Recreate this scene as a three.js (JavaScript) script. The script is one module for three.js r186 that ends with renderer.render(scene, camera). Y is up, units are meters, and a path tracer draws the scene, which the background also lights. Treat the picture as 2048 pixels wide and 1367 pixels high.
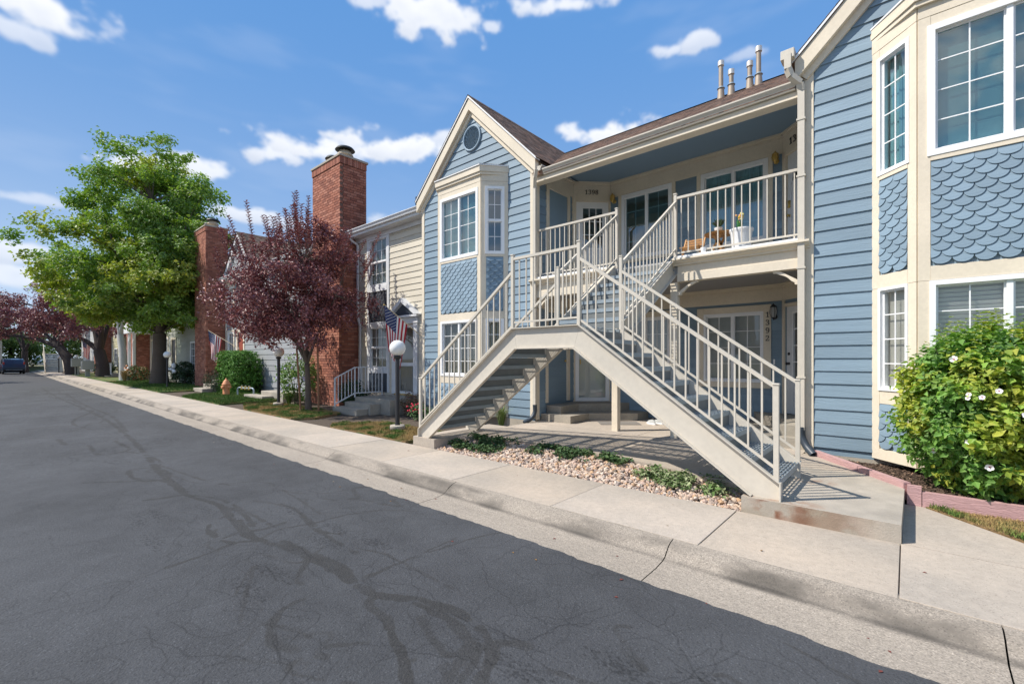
import * as THREE from 'three';
import { mergeGeometries } from 'three/addons/utils/BufferGeometryUtils.js';
import { RoundedBoxGeometry } from 'three/addons/geometries/RoundedBoxGeometry.js';
import { TextGeometry } from 'three/addons/geometries/TextGeometry.js';
import { FontLoader } from 'three/addons/loaders/FontLoader.js';
import { createNoise2D, createNoise3D } from 'simplex-noise';

// ------------------------------------------------------------------ camera, sky, sun, exposure
const scene = new THREE.Scene();
const EYE = 1.62, FOCAL = 905, HORIZON = 718;
const camera = new THREE.PerspectiveCamera(THREE.MathUtils.radToDeg(2 * Math.atan(HORIZON / FOCAL)), 2048 / (2 * HORIZON), 0.1, 1500);
camera.position.set(0, EYE, 0);
camera.rotation.y = THREE.MathUtils.degToRad(41.15);
camera.setViewOffset(2048, 2 * HORIZON, 0, 0, 2048, 1367);
scene.add(camera);
const renderer = new THREE.WebGLRenderer({ antialias: true });
renderer.toneMapping = THREE.LinearToneMapping;
renderer.toneMappingExposure = 1.37;
renderer.shadowMap.enabled = true;

const SUN = new THREE.Vector3(-0.58, 1, 0.62).normalize();
const sun = new THREE.DirectionalLight(new THREE.Color().setRGB(1, 0.94, 0.85), 4.3);
sun.position.copy(SUN).multiplyScalar(80);
sun.castShadow = true; sun.shadow.radius = 1; sun.shadow.mapSize.set(4096, 4096);
Object.assign(sun.shadow.camera, { left: -60, right: 60, top: 60, bottom: -60, near: 1, far: 220 });
scene.add(sun, sun.target);

function rng(seed) { let a = seed | 0; return () => { a = (a + 0x6d2b79f5) | 0; let t = Math.imul(a ^ (a >>> 15), 1 | a); t = (t + Math.imul(t ^ (t >>> 7), 61 | t)) ^ t; return ((t ^ (t >>> 14)) >>> 0) / 4294967296; }; }
const n2 = createNoise2D(rng(11)), n3 = createNoise3D(rng(12));
const fbm2 = (x, y, o = 4) => { let s = 0, a = 0.5; for (let i = 0; i < o; i++) { s += a * n2(x, y); x *= 2.03; y *= 2.03; a *= 0.5; } return s; };
const fbm3 = (x, y, z, o = 5) => { let s = 0, a = 0.5; for (let i = 0; i < o; i++) { s += a * n3(x, y, z); x *= 2.07; y *= 2.07; z *= 2.07; a *= 0.52; } return s; };
const clamp = (x, a = 0, b = 1) => Math.min(b, Math.max(a, x)), smooth = (a, b, x) => { const t = clamp((x - a) / (b - a)); return t * t * (3 - 2 * t); };
const SN = Math.sin(camera.rotation.y), CS = Math.cos(camera.rotation.y);
const pixelDirection = (u, v) => { const t = (u - 1024) / FOCAL; return new THREE.Vector3(-SN + t * CS, (HORIZON - v) / FOCAL, -CS - t * SN).normalize(); };

{ // the sky: clear blue air with scattered fair-weather clouds
  const W = 2048, H = 1024, d = new Float32Array(W * H * 4);
  const clouds = []; // [azimuth, elevation, half width, half height, strength]
  const cloudAt = (u, v, hw, hh, k = 1) => { const p = pixelDirection(u, v); const scale = 1 / Math.hypot(FOCAL, u - 1024, HORIZON - v); clouds.push([Math.atan2(p.z, p.x), Math.asin(p.y), hw * scale * 1.0, hh * scale * 1.08, k]); };
  cloudAt(85, 25, 135, 48); cloudAt(20, 60, 70, 30, 0.7);
  cloudAt(860, 30, 120, 62); cloudAt(730, 8, 40, 18, 0.7); cloudAt(985, 58, 26, 12, 0.7); cloudAt(1130, 12, 105, 22, 0.9);
  cloudAt(1345, 102, 34, 16, 0.75); cloudAt(1400, 82, 44, 20, 0.8); cloudAt(1500, 108, 46, 14, 0.45);
  cloudAt(800, 298, 130, 34); cloudAt(640, 300, 120, 34); cloudAt(545, 308, 55, 28, 0.9); cloudAt(900, 285, 60, 26, 0.8); cloudAt(1215, 270, 90, 34);
  cloudAt(385, 345, 95, 30, 0.9); cloudAt(260, 330, 60, 34, 0.85); cloudAt(490, 432, 60, 16, 0.8); cloudAt(40, 398, 80, 14, 0.5); cloudAt(20, 505, 60, 26, 0.75); cloudAt(20, 560, 90, 24, 0.7);
  cloudAt(560, 450, 60, 14, 0.6); cloudAt(760, 440, 50, 16, 0.5);
  const r = rng(5);
  for (let i = 0; i < 150; i++) { // more such clouds behind and beside the camera, added for white fill light
    const az = r() * 2 * Math.PI - Math.PI, el = 0.12 + r() * 0.75;
    const dir = new THREE.Vector3(Math.cos(el) * Math.cos(az), Math.sin(el), Math.cos(el) * Math.sin(az));
    const fwd = -dir.x * SN - dir.z * CS; if (fwd > 0.35) continue;
    clouds.push([az, el, 0.06 + r() * 0.17, 0.025 + r() * 0.06, 0.6 + r() * 0.4]);
  }
  for (let j = 0; j < H; j++) {
    const el = ((j + 0.5) / H - 0.5) * Math.PI, up = Math.sin(el);
    const k = Math.pow(clamp(1 - up), 3.9), g = el < 0 ? 1 : 0;
    const sky = [0.086 + 0.45 * k, 0.236 + 0.41 * k, 0.525 + 0.24 * k];
    const row = clouds.filter((c) => Math.abs(el - c[1]) <= c[3] * 2.1);
    for (let i = 0; i < W; i++) {
      const az = ((i + 0.5) / W - 0.5) * 2 * Math.PI, o = (j * W + i) * 4;
      let c = 0, under = 0;
      if (el > -0.02 && el < 1.2) for (const [ca, ce, hw, hh, s] of row) {
        let da = az - ca; if (da > Math.PI) da -= 2 * Math.PI; if (da < -Math.PI) da += 2 * Math.PI;
        da *= Math.cos(ce); const de = el - ce;
        if (Math.abs(da) > hw * 1.9 || Math.abs(de) > hh * 2.1) continue;
        const x = Math.cos(el) * Math.cos(az), z = Math.cos(el) * Math.sin(az);
        const n = fbm3(x * 11 + ca * 7, up * 17, z * 11, 6);
        const flat = de < 0 ? 1.35 : 1;
        const e = 1 - Math.hypot(da / hw, de * flat / hh) + n * 1.0;
        const a = smooth(0.0, 0.62, e) * s;
        if (a > c) { c = a; under = clamp(0.5 - de / hh * 0.5 + n * 0.5); }
      }
      const wisp = el > 0 && el < 1.3 ? smooth(0.25, 0.9, fbm3(Math.cos(az) * 2.2, el * 9, Math.sin(az) * 2.2, 4) + 0.25) * 0.07 : 0;
      c = Math.max(c, wisp);
      const cl = [0.80 - 0.23 * under, 0.81 - 0.20 * under, 0.83 - 0.14 * under];
      for (let q = 0; q < 3; q++) d[o + q] = g ? [0.33, 0.33, 0.33][q] : sky[q] * (1 - c) + cl[q] * c;
      d[o + 3] = 1;
    }
  }
  const t = new THREE.DataTexture(d, W, H, THREE.RGBAFormat, THREE.FloatType);
  t.mapping = THREE.EquirectangularReflectionMapping; t.magFilter = THREE.LinearFilter; t.minFilter = THREE.LinearFilter; t.needsUpdate = true;
  scene.background = t; scene.environment = t;
}

// ------------------------------------------------------------------ building blocks
const rgb = (r, g, b) => new THREE.Color().setRGB(r, g, b);
const taken = {};
function numbered(n) { if (!(n in taken)) { taken[n] = 0; return n; } return n + '_' + String(++taken[n]).padStart(3, '0'); }
function shade(o) { o.castShadow = true; o.receiveShadow = true; return o; }
function thing(name, label, category, pos = [0, 0, 0], group, kind) {
  const g = new THREE.Group(); g.name = numbered(name); g.position.set(...pos); scene.add(g);
  if (kind) g.userData.kind = kind;
  if (label) g.userData.label = label; if (category) g.userData.category = category; if (group) g.userData.group = group;
  return g;
}
function part(parent, name) { const g = new THREE.Group(); g.name = name; parent.add(g); return g; }
const FRONT = { x: 0, z: 0, a: 0 };
const at2 = (F, s, n) => [F.x + s * Math.cos(F.a) + n * Math.sin(F.a), F.z - s * Math.sin(F.a) + n * Math.cos(F.a)];
function put(parent, name, geo, mat, F = FRONT, off = [0, 0, 0]) { // geometry in the frame's own metres: along, up, outward
  const m = shade(new THREE.Mesh(geo, mat)); m.name = parent === scene ? numbered(name) : name;
  const [x, z] = at2(F, off[0], off[2]); m.position.set(x, off[1], z); m.rotation.y = F.a;
  for (let p = parent; p && p !== scene; p = p.parent) m.position.sub(p.position);
  parent.add(m); return m;
}
function fin(g) { // own vertices per face and uv in metres from the face's main axis
  if (g.index) g = g.toNonIndexed();
  const p = g.attributes.position, n = g.attributes.normal, uv = new Float32Array(p.count * 2);
  for (let i = 0; i < p.count; i += 3) {
    let nx = 0, ny = 0, nz = 0; for (let k = 0; k < 3; k++) { nx += Math.abs(n.getX(i + k)); ny += Math.abs(n.getY(i + k)); nz += Math.abs(n.getZ(i + k)); }
    for (let k = 0; k < 3; k++) { const x = p.getX(i + k), y = p.getY(i + k), z = p.getZ(i + k); const [a, b] = nz >= nx && nz >= ny ? [x, y] : nx >= ny ? [z, y] : [x, z]; uv[(i + k) * 2] = a; uv[(i + k) * 2 + 1] = b; }
  }
  g.setAttribute('uv', new THREE.BufferAttribute(uv, 2)); return g;
}
function poly(faces) { // triangles or quads given as points, flat normals
  const P = [];
  for (const f of faces) for (let k = 1; k < f.length - 1; k++) P.push(...f[0], ...f[k], ...f[k + 1]);
  const g = new THREE.BufferGeometry(); g.setAttribute('position', new THREE.Float32BufferAttribute(P, 3)); g.computeVertexNormals(); return fin(g);
}
function hexa(b, t) { return poly([[b[3], b[2], b[1], b[0]], t, [b[0], b[1], t[1], t[0]], [b[1], b[2], t[2], t[1]], [b[2], b[3], t[3], t[2]], [b[3], b[0], t[0], t[3]]].map((f) => f)); } // bottom and top rings, counter-clockwise from above as (x0 z1),(x1 z1),(x1 z0),(x0 z0)
function bx(x0, x1, y0, y1, z0, z1) { return hexa([[x0, y0, z1], [x1, y0, z1], [x1, y0, z0], [x0, y0, z0]], [[x0, y1, z1], [x1, y1, z1], [x1, y1, z0], [x0, y1, z0]]); }
function rbox(x0, x1, y0, y1, z0, z1, r = 0.006, seg = 1) { const g = new RoundedBoxGeometry(x1 - x0, y1 - y0, z1 - z0, seg, Math.min(r, (x1 - x0) / 2.01, (y1 - y0) / 2.01, (z1 - z0) / 2.01)); g.translate((x0 + x1) / 2, (y0 + y1) / 2, (z0 + z1) / 2); return fin(g); }
function bar(a, b, w, h = w) { // square bar between two points, w across, h in the vertical plane
  const A = new THREE.Vector3(...a), B = new THREE.Vector3(...b), L = A.distanceTo(B), g = new THREE.BoxGeometry(w, h, L);
  const m = new THREE.Matrix4().lookAt(B, A, Math.abs(B.y - A.y) / L > 0.999 ? new THREE.Vector3(0, 0, 1) : new THREE.Vector3(0, 1, 0)); m.setPosition(A.add(B).multiplyScalar(0.5)); g.applyMatrix4(m); return fin(g);
}
function tube(pts, r, radial = 8, seg = 0) {
  const c = new THREE.CatmullRomCurve3(pts.map((p) => new THREE.Vector3(...p)), false, 'centripetal');
  const n = seg || pts.length * 4, g = new THREE.TubeGeometry(c, n, 1, radial, false), P = g.attributes.position, N = g.attributes.normal, R = Array.isArray(r) ? r : [r, r];
  for (let i = 0; i <= n; i++) { const t = i / n * (R.length - 1), k = Math.min(R.length - 2, Math.floor(t)), rr = R[k] + (R[k + 1] - R[k]) * (t - k) - 1; for (let j = 0; j <= radial; j++) { const o = i * (radial + 1) + j; P.setXYZ(o, P.getX(o) + N.getX(o) * rr, P.getY(o) + N.getY(o) * rr, P.getZ(o) + N.getZ(o) * rr); } }
  return fin(g);
}
function cyl(x, y, z, r0, r1, h, seg = 20) { const g = new THREE.CylinderGeometry(r1, r0, h, seg); g.translate(x, y + h / 2, z); return fin(g); }
function lathe(pts, seg = 24) { return fin(new THREE.LatheGeometry(pts.map(([a, b]) => new THREE.Vector2(a, b)), seg)); }
function sheet(pts, y0, y1) { // flat slab from a plan outline [x, z]
  const s = new THREE.Shape(pts.map(([x, z]) => new THREE.Vector2(x, -z))), g = new THREE.ExtrudeGeometry(s, { depth: y1 - y0, bevelEnabled: false });
  g.rotateX(-Math.PI / 2); g.translate(0, y0, 0); return fin(g);
}
function prism(pts, n0, n1) { const s = new THREE.Shape(pts.map(([x, y]) => new THREE.Vector2(x, y))), g = new THREE.ExtrudeGeometry(s, { depth: n1 - n0, bevelEnabled: false }); g.translate(0, 0, n0); return fin(g); }
const join = (list) => mergeGeometries(list.map((g) => { if (g.index) g = g.toNonIndexed(); for (const k of Object.keys(g.attributes)) if (!['position', 'normal', 'uv'].includes(k)) g.deleteAttribute(k); return g; }));
function moved(g, x, y, z, ry = 0) { g = g.clone(); if (ry) g.rotateY(ry); g.translate(x, y, z); return g; }

// ------------------------------------------------------------------ surfaces
function tex(w, h, f, srgb = true) { // f(i, j) -> [r, g, b] 0..1 (sRGB values for colour maps)
  const d = new Uint8Array(w * h * 4);
  for (let j = 0; j < h; j++) for (let i = 0; i < w; i++) { const c = f(i, j), o = (j * w + i) * 4; d[o] = clamp(c[0]) * 255; d[o + 1] = clamp(c[1]) * 255; d[o + 2] = clamp(c[2]) * 255; d[o + 3] = 255; }
  const t = new THREE.DataTexture(d, w, h); t.wrapS = t.wrapT = THREE.RepeatWrapping; t.magFilter = THREE.LinearFilter; t.minFilter = THREE.LinearMipmapLinearFilter; t.generateMipmaps = true;
  if (srgb) t.colorSpace = THREE.SRGBColorSpace; t.needsUpdate = true; return t;
}
function loop(f, w, h) { // makes a noise of torus coordinates so that the tile has no seam
  return (i, j) => { const a = i / w * 2 * Math.PI, b = j / h * 2 * Math.PI; return f(Math.cos(a), Math.sin(a), Math.cos(b), Math.sin(b)); };
}
const tileNoise = (w, h, fx, fy, o = 4, seed = 0) => { // periodic value noise, fx by fy cells
  const out = new Float32Array(w * h); let amp = 0.5, total = 0;
  for (let q = 0; q < o; q++) {
    const cx = fx << q, cy = fy << q, r = rng(seed * 31 + q * 7 + 3), g = Float32Array.from({ length: cx * cy }, () => r());
    for (let j = 0; j < h; j++) { const y = j / h * cy, y0 = Math.floor(y) % cy, y1 = (y0 + 1) % cy; let ty = y - Math.floor(y); ty = ty * ty * (3 - 2 * ty);
      for (let i = 0; i < w; i++) { const x = i / w * cx, x0 = Math.floor(x) % cx, x1 = (x0 + 1) % cx; let tx = x - Math.floor(x); tx = tx * tx * (3 - 2 * tx);
        out[j * w + i] += amp * ((g[y0 * cx + x0] * (1 - tx) + g[y0 * cx + x1] * tx) * (1 - ty) + (g[y1 * cx + x0] * (1 - tx) + g[y1 * cx + x1] * tx) * ty); } }
    total += amp; amp *= 0.55;
  }
  return out.map((v) => v / total);
};
const S = 512;
const coarse = tileNoise(S, S, 4, 4, 6, 1), fine = tileNoise(S, S, 64, 64, 3, 2), streak = tileNoise(S, S, 3, 96, 3, 3), speck = (() => { const r = rng(77); return Float32Array.from({ length: S * S }, () => r()); })();
const repeat = (t, k, l = k) => { const c = t.clone(); c.repeat.set(k, l); c.needsUpdate = true; return c; };
const grainTex = tex(S, S, (i, j) => { const v = 0.965 + (coarse[j * S + i] - 0.5) * 0.075 + (fine[j * S + i] - 0.5) * 0.05; return [v, v, v]; });
const bumpFine = tex(S, S, (i, j) => { const v = fine[j * S + i] * 0.7 + speck[j * S + i] * 0.3; return [v, v, v]; }, false);
const woodBump = tex(S, S, (i, j) => { const k = coarse[j * S + i]; const v = streak[((j + Math.floor(k * 90)) % S) * S + i]; return [v, v, v]; }, false);
const woodTone = tex(S, S, (i, j) => { const k = coarse[j * S + i]; const v = 0.955 + (streak[((j + Math.floor(k * 90)) % S) * S + i] - 0.5) * 0.09 + (k - 0.5) * 0.06; return [v, v, v]; });
const mat = (color, o = {}) => new THREE.MeshStandardMaterial({ color, roughness: 0.7, ...o });
const paintBump = repeat(bumpFine, 3), sidingBump = repeat(woodBump, 0.7, 1.6), sidingTone = repeat(woodTone, 0.45, 1.1);
const siding = (c) => mat(c, { roughness: 0.62, map: sidingTone, bumpMap: sidingBump, bumpScale: 0.0022 });
const M = {
  blue: [0.91, 1, 1.07].map((k) => siding(rgb(0.228 * k, 0.322 * k, 0.402 * k))),
  cream: mat(rgb(0.79, 0.695, 0.55), { map: repeat(grainTex, 0.6), bumpMap: paintBump, bumpScale: 0.0008 }),
  creamSiding: [0.97, 1.03].map((k) => siding(rgb(0.72 * k, 0.655 * k, 0.53 * k))),
  steel: mat(rgb(0.64, 0.585, 0.495), { roughness: 0.45, map: repeat(grainTex, 0.4) }),
  white: mat(rgb(0.84, 0.84, 0.84), { roughness: 0.45 }),
  offwhite: mat(rgb(0.76, 0.77, 0.78), { roughness: 0.5, map: repeat(grainTex, 0.8) }),
  door: mat(rgb(0.228, 0.322, 0.402), { roughness: 0.5 }),
  soffit: mat(rgb(0.228, 0.322, 0.402), { roughness: 0.8, bumpMap: paintBump, bumpScale: 0.0006 }),
  hall: mat(rgb(0.50, 0.46, 0.40), { roughness: 0.9 }), room: mat(rgb(0.42, 0.39, 0.34), { roughness: 0.95 }),
  blind: mat(rgb(0.72, 0.69, 0.62), { roughness: 0.7 }), blindGrey: mat(rgb(0.66, 0.65, 0.62), { roughness: 0.7 }), curtain: mat(rgb(0.60, 0.60, 0.56), { roughness: 0.95 }),
  glass: new THREE.MeshPhysicalMaterial({ color: rgb(0.92, 0.95, 0.95), transmission: 1, roughness: 0.015, ior: 1.75, thickness: 0 }),
  teal: new THREE.MeshPhysicalMaterial({ color: rgb(0.43, 0.67, 0.74), transmission: 1, roughness: 0.015, ior: 2.3, thickness: 0 }),
  black: mat(rgb(0.025, 0.025, 0.028), { roughness: 0.5 }), navy: mat(rgb(0.045, 0.06, 0.08), { roughness: 0.45 }),
  riser: mat(rgb(0.20, 0.215, 0.215), { roughness: 0.6, metalness: 0.2, map: repeat(grainTex, 3) }),
  galv: mat(rgb(0.34, 0.40, 0.44), { roughness: 0.5, metalness: 0.35, map: repeat(grainTex, 3) }),
  brass: mat(rgb(0.65, 0.45, 0.14), { roughness: 0.3, metalness: 0.9 }),
  bark: mat(rgb(0.16, 0.125, 0.10), { roughness: 0.95, map: repeat(woodTone, 1, 1), bumpMap: repeat(bumpFine, 1.5), bumpScale: 0.02 }),
  darkbark: mat(rgb(0.06, 0.045, 0.04), { roughness: 0.95, bumpMap: repeat(bumpFine, 1.5), bumpScale: 0.02 }),
  whitebark: mat(rgb(0.55, 0.53, 0.49), { roughness: 0.9, map: repeat(grainTex, 1) }),
  wood: mat(rgb(0.50, 0.25, 0.08), { roughness: 0.55, map: repeat(woodTone, 2, 2) }), stake: mat(rgb(0.33, 0.17, 0.09), { roughness: 0.85, map: repeat(woodTone, 1) }),
  plastic: mat(rgb(0.80, 0.80, 0.80), { roughness: 0.4 }),
  hydrant: mat(rgb(0.76, 0.31, 0.14), { roughness: 0.6, map: repeat(grainTex, 2) }),
  pink: mat(rgb(0.55, 0.335, 0.325), { roughness: 0.8, map: repeat(grainTex, 1.4), bumpMap: repeat(woodBump, 2, 3), bumpScale: 0.006 }),
  rubber: mat(rgb(0.02, 0.02, 0.02), { roughness: 0.8 }),
  foundation: mat(rgb(0.45, 0.40, 0.33), { roughness: 0.95, map: repeat(grainTex, 0.7), bumpMap: repeat(bumpFine, 2), bumpScale: 0.004 }),
};
// concrete: warm grey with blotches, fine sand and small pits
const concreteTex = (base, pits, contrast, seed) => { const big = tileNoise(S, S, 3, 3, 6, seed), r = rng(seed * 3 + 1), pit = Float32Array.from({ length: S * S }, () => r());
  return tex(S, S, (i, j) => { const o = j * S + i; let v = 1 + (big[o] - 0.5) * contrast + (fine[o] - 0.5) * 0.10 + (speck[o] - 0.5) * 0.07; if (pit[o] < pits) v *= 0.72; else if (pit[o] > 1 - pits) v *= 1.12; return base.map((b, k) => b * v * (1 + (big[o] - 0.5) * 0.03 * (1 - k))); }); };
M.walk = [0, 1, 2].map((k) => mat(rgb(1, 1, 1), { roughness: 0.9, map: repeat(concreteTex([0.695 - 0.012 * k, 0.650 - 0.013 * k, 0.597 - 0.015 * k], 0.012, 0.16, 21 + k), 0.42), bumpMap: repeat(bumpFine, 1.7), bumpScale: 0.002 }));
M.gutter = mat(rgb(1, 1, 1), { roughness: 0.95, map: repeat(concreteTex([0.66, 0.615, 0.56], 0.07, 0.34, 31), 0.5), bumpMap: repeat(bumpFine, 1.1), bumpScale: 0.005 });
M.step = mat(rgb(1, 1, 1), { roughness: 0.9, map: repeat(concreteTex([0.62, 0.59, 0.54], 0.02, 0.30, 41), 0.6), bumpMap: repeat(bumpFine, 1.5), bumpScale: 0.003 });
// roof: laid courses of brown tabs; the courses are built, the tabs of one course differ in tone
const roofTex = (base) => { const r = rng(91), tone = Array.from({ length: 16 * 64 }, () => 0.62 + r() * 0.62), hue = Array.from({ length: 16 * 64 }, () => r()); return tex(512, 512, (i, j) => { const c = Math.floor(j / 32), t = Math.floor((i + (c % 2) * 9 + Math.sin(c * 5) * 8 + 512) / 19) % 27; const k = (c * 27 + t) % 1024, v = tone[k] * (0.85 + speck[j * S + i] * 0.3), q = hue[k] * 0.06; return [base[0] * v + q, base[1] * v, base[2] * v - q * 0.5]; }); };
M.roof = mat(rgb(1, 1, 1), { roughness: 0.95, map: repeat(roofTex([0.43, 0.365, 0.32]), 0.5, 1 / 2.24), bumpMap: repeat(bumpFine, 2), bumpScale: 0.004 });
M.roofFlat = mat(rgb(1, 1, 1), { roughness: 0.95, map: M.roof.map });
// bricks: a few fired tones
M.brick = [[0.36, 0.130, 0.082], [0.42, 0.158, 0.10], [0.28, 0.10, 0.066], [0.47, 0.20, 0.135]].map((c) => mat(rgb(...c), { roughness: 0.9, map: repeat(grainTex, 2), bumpMap: repeat(bumpFine, 3), bumpScale: 0.003 }));
M.mortar = mat(rgb(0.20, 0.13, 0.10), { roughness: 0.98, map: repeat(grainTex, 1) });  // mortar colour darkened so the recessed joints read as shadow lines

// ------------------------------------------------------------------ ground
const XR = 7, XL = -110; // how far the street is laid out to either side
{
  const soil = tileNoise(S, S, 5, 5, 6, 51);
  const ground = put(scene, 'ground', sheet([[-700, -700], [-700, 500], [500, 500], [500, -700]], -0.32, -0.012), mat(rgb(1, 1, 1), { roughness: 1, map: repeat(tex(S, S, (i, j) => { const v = 0.8 + soil[j * S + i] * 0.4; return [0.42 * v, 0.40 * v, 0.28 * v]; }), 0.12) }));
  ground.userData.kind = 'structure';
}
// asphalt: sealed grey-black surface, a little aggregate, tar bands along old cracks
const bands = (() => { // [points in metres x,z], width, strength
  const g = (u, v) => { const p = pixelDirection(u, v), k = -EYE / p.y; return [p.x * k, p.z * k]; };
  const L = [
    [[[786, 1277], [772, 1240], [737, 1209], [748, 1198], [762, 1196]].map((q) => g(...q)), 0.075, 1], [[[786, 1277], [805, 1320], [815, 1367], [830, 1420]].map((q) => g(...q)), 0.08, 0.9],
    [[[762, 1196], [710, 1172], [659, 1140], [590, 1105], [517, 1082], [487, 1072]].map((q) => g(...q)), 0.085, 1], [[[517, 1082], [470, 1088], [420, 1108], [380, 1122], [334, 1138]].map((q) => g(...q)), 0.055, 0.95],
    [[[487, 1072], [470, 1048], [454, 1033], [432, 1010], [371, 991]].map((q) => g(...q)), 0.07, 0.85], [[[454, 1033], [425, 1046], [415, 1060], [430, 1078], [465, 1090]].map((q) => g(...q)), 0.05, 0.9],
    [[[371, 991], [330, 998], [288, 1003]].map((q) => g(...q)), 0.05, 0.9], [[[371, 991], [345, 972], [317, 962], [264, 964], [163, 967]].map((q) => g(...q)), 0.055, 0.8],
    [[[317, 962], [262, 955], [264, 940], [310, 935], [320, 925], [250, 905], [200, 912]].map((q) => g(...q)), 0.06, 0.7], [[[762, 1196], [830, 1200], [900, 1222], [960, 1260], [985, 1310], [960, 1367]].map((q) => g(...q)), 0.09, 0.6],
    [[[700, 1170], [745, 1150], [800, 1128], [880, 1100], [960, 1075], [1010, 1066]].map((q) => g(...q)), 0.035, 0.5], [[[517, 1082], [560, 1060], [620, 1050], [700, 1030], [780, 1022], [900, 1030]].map((q) => g(...q)), 0.04, 0.4],
    [[[371, 991], [440, 1000], [480, 1020], [540, 1050]].map((q) => g(...q)), 0.05, 0.6], [[[264, 940], [330, 950], [420, 970], [520, 965], [580, 990], [640, 1030]].map((q) => g(...q)), 0.035, 0.5],
    [[[890, 1367], [940, 1310], [1010, 1290], [1080, 1300]].map((q) => g(...q)), 0.08, 0.45],
    [[[120, 875], [60, 878], [0, 881], [-80, 884]].map((q) => g(...q)), 0.06, 0.8],
  ];
  const web = (k, w, st, pts) => L.push([pts.map(([a, b]) => g(a * 0.7665, 680 + b * 0.7665)), w, st]);
  web(0, 0.06, 0.8, [[540, 500], [580, 520], [620, 505], [690, 495], [740, 480]]); web(0, 0.08, 0.7, [[600, 440], [640, 460], [660, 490]]); web(0, 0.07, 0.7, [[480, 405], [530, 420], [590, 440], [600, 465]]); web(0, 0.05, 0.8, [[375, 420], [430, 412], [480, 405]]);
  web(0, 0.07, 0.65, [[340, 345], [350, 365], [400, 370], [440, 360], [420, 340], [370, 340]]); web(0, 0.08, 0.65, [[230, 275], [270, 300], [330, 290], [300, 265]]); web(0, 0.10, 0.7, [[150, 260], [170, 275]]); web(0, 0.05, 0.7, [[-60, 262], [0, 258], [150, 245], [200, 235], [240, 215]]);
  web(0, 0.10, 0.8, [[620, 475], [640, 500], [660, 518]]); web(0, 0.05, 0.5, [[660, 420], [760, 440], [830, 500], [890, 510]]); web(0, 0.035, 0.4, [[700, 380], [760, 400], [860, 400], [960, 380]]); web(0, 0.04, 0.4, [[930, 545], [1000, 560], [1080, 600], [1180, 650]]);
  web(0, 0.09, 0.65, [[980, 670], [1080, 690], [1180, 740], [1240, 830], [1200, 896]]); web(0, 0.035, 0.6, [[930, 640], [1010, 600], [1100, 560], [1190, 520]]); web(0, 0.09, 0.45, [[1100, 730], [1140, 800], [1180, 830], [1230, 800]]); web(0, 0.11, 0.75, [[480, 400], [420, 350], [380, 300], [320, 240], [260, 200], [150, 150], [100, 120]]); web(0, 0.10, 0.55, [[330, 240], [290, 200], [220, 170], [170, 140]]);
  web(0, 0.10, 0.55, [[740, 530], [800, 560], [880, 590], [930, 640]]); web(0, 0.06, 0.45, [[780, 450], [860, 520], [930, 560]]); web(0, 0.05, 0.5, [[420, 330], [480, 350], [540, 370], [600, 380]]);
  const r = rng(8);
  let x = -14, z = -1.45; const spine = [[x, z]];
  while (x > -45) { x -= 0.5 + r() * 0.5; z = clamp(z + (r() - 0.5) * 0.5, -2.1, -1.0); spine.push([x, z]); }
  L.push([spine, 0.085, 0.85]);
  const spine2 = spine.map(([a, b]) => [a, b - 0.35 - 0.35 * r()]); L.push([spine2, 0.06, 0.65]);
  for (let k = 0; k < 110; k++) { const p = spine[1 + Math.floor(r() * (spine.length - 2))], s = r() < 0.5 ? -1 : 1, q = [[p[0], p[1]]]; let a = p[0], b = p[1]; const n = 2 + Math.floor(r() * 3); for (let i = 0; i < n; i++) { a += (r() - 0.5) * 0.8; b += s * (0.15 + r() * 0.45); q.push([a, clamp(b, -3.1, 1.5)]); } L.push([q, 0.015 + r() * 0.05, 0.3 + r() * 0.5]); }
  for (let k = 0; k < 26; k++) { const a = -5 + r() * 6, b = -2.8 + r() * 1.9; const q = [[a, b]]; let c = a, d = b; for (let i = 0; i < 3; i++) { c += (r() - 0.5) * 0.9; d += (r() - 0.5) * 0.5; q.push([c, d]); } L.push([q, 0.02 + r() * 0.05, 0.18 + r() * 0.3]); }
  return L;
})();
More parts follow.
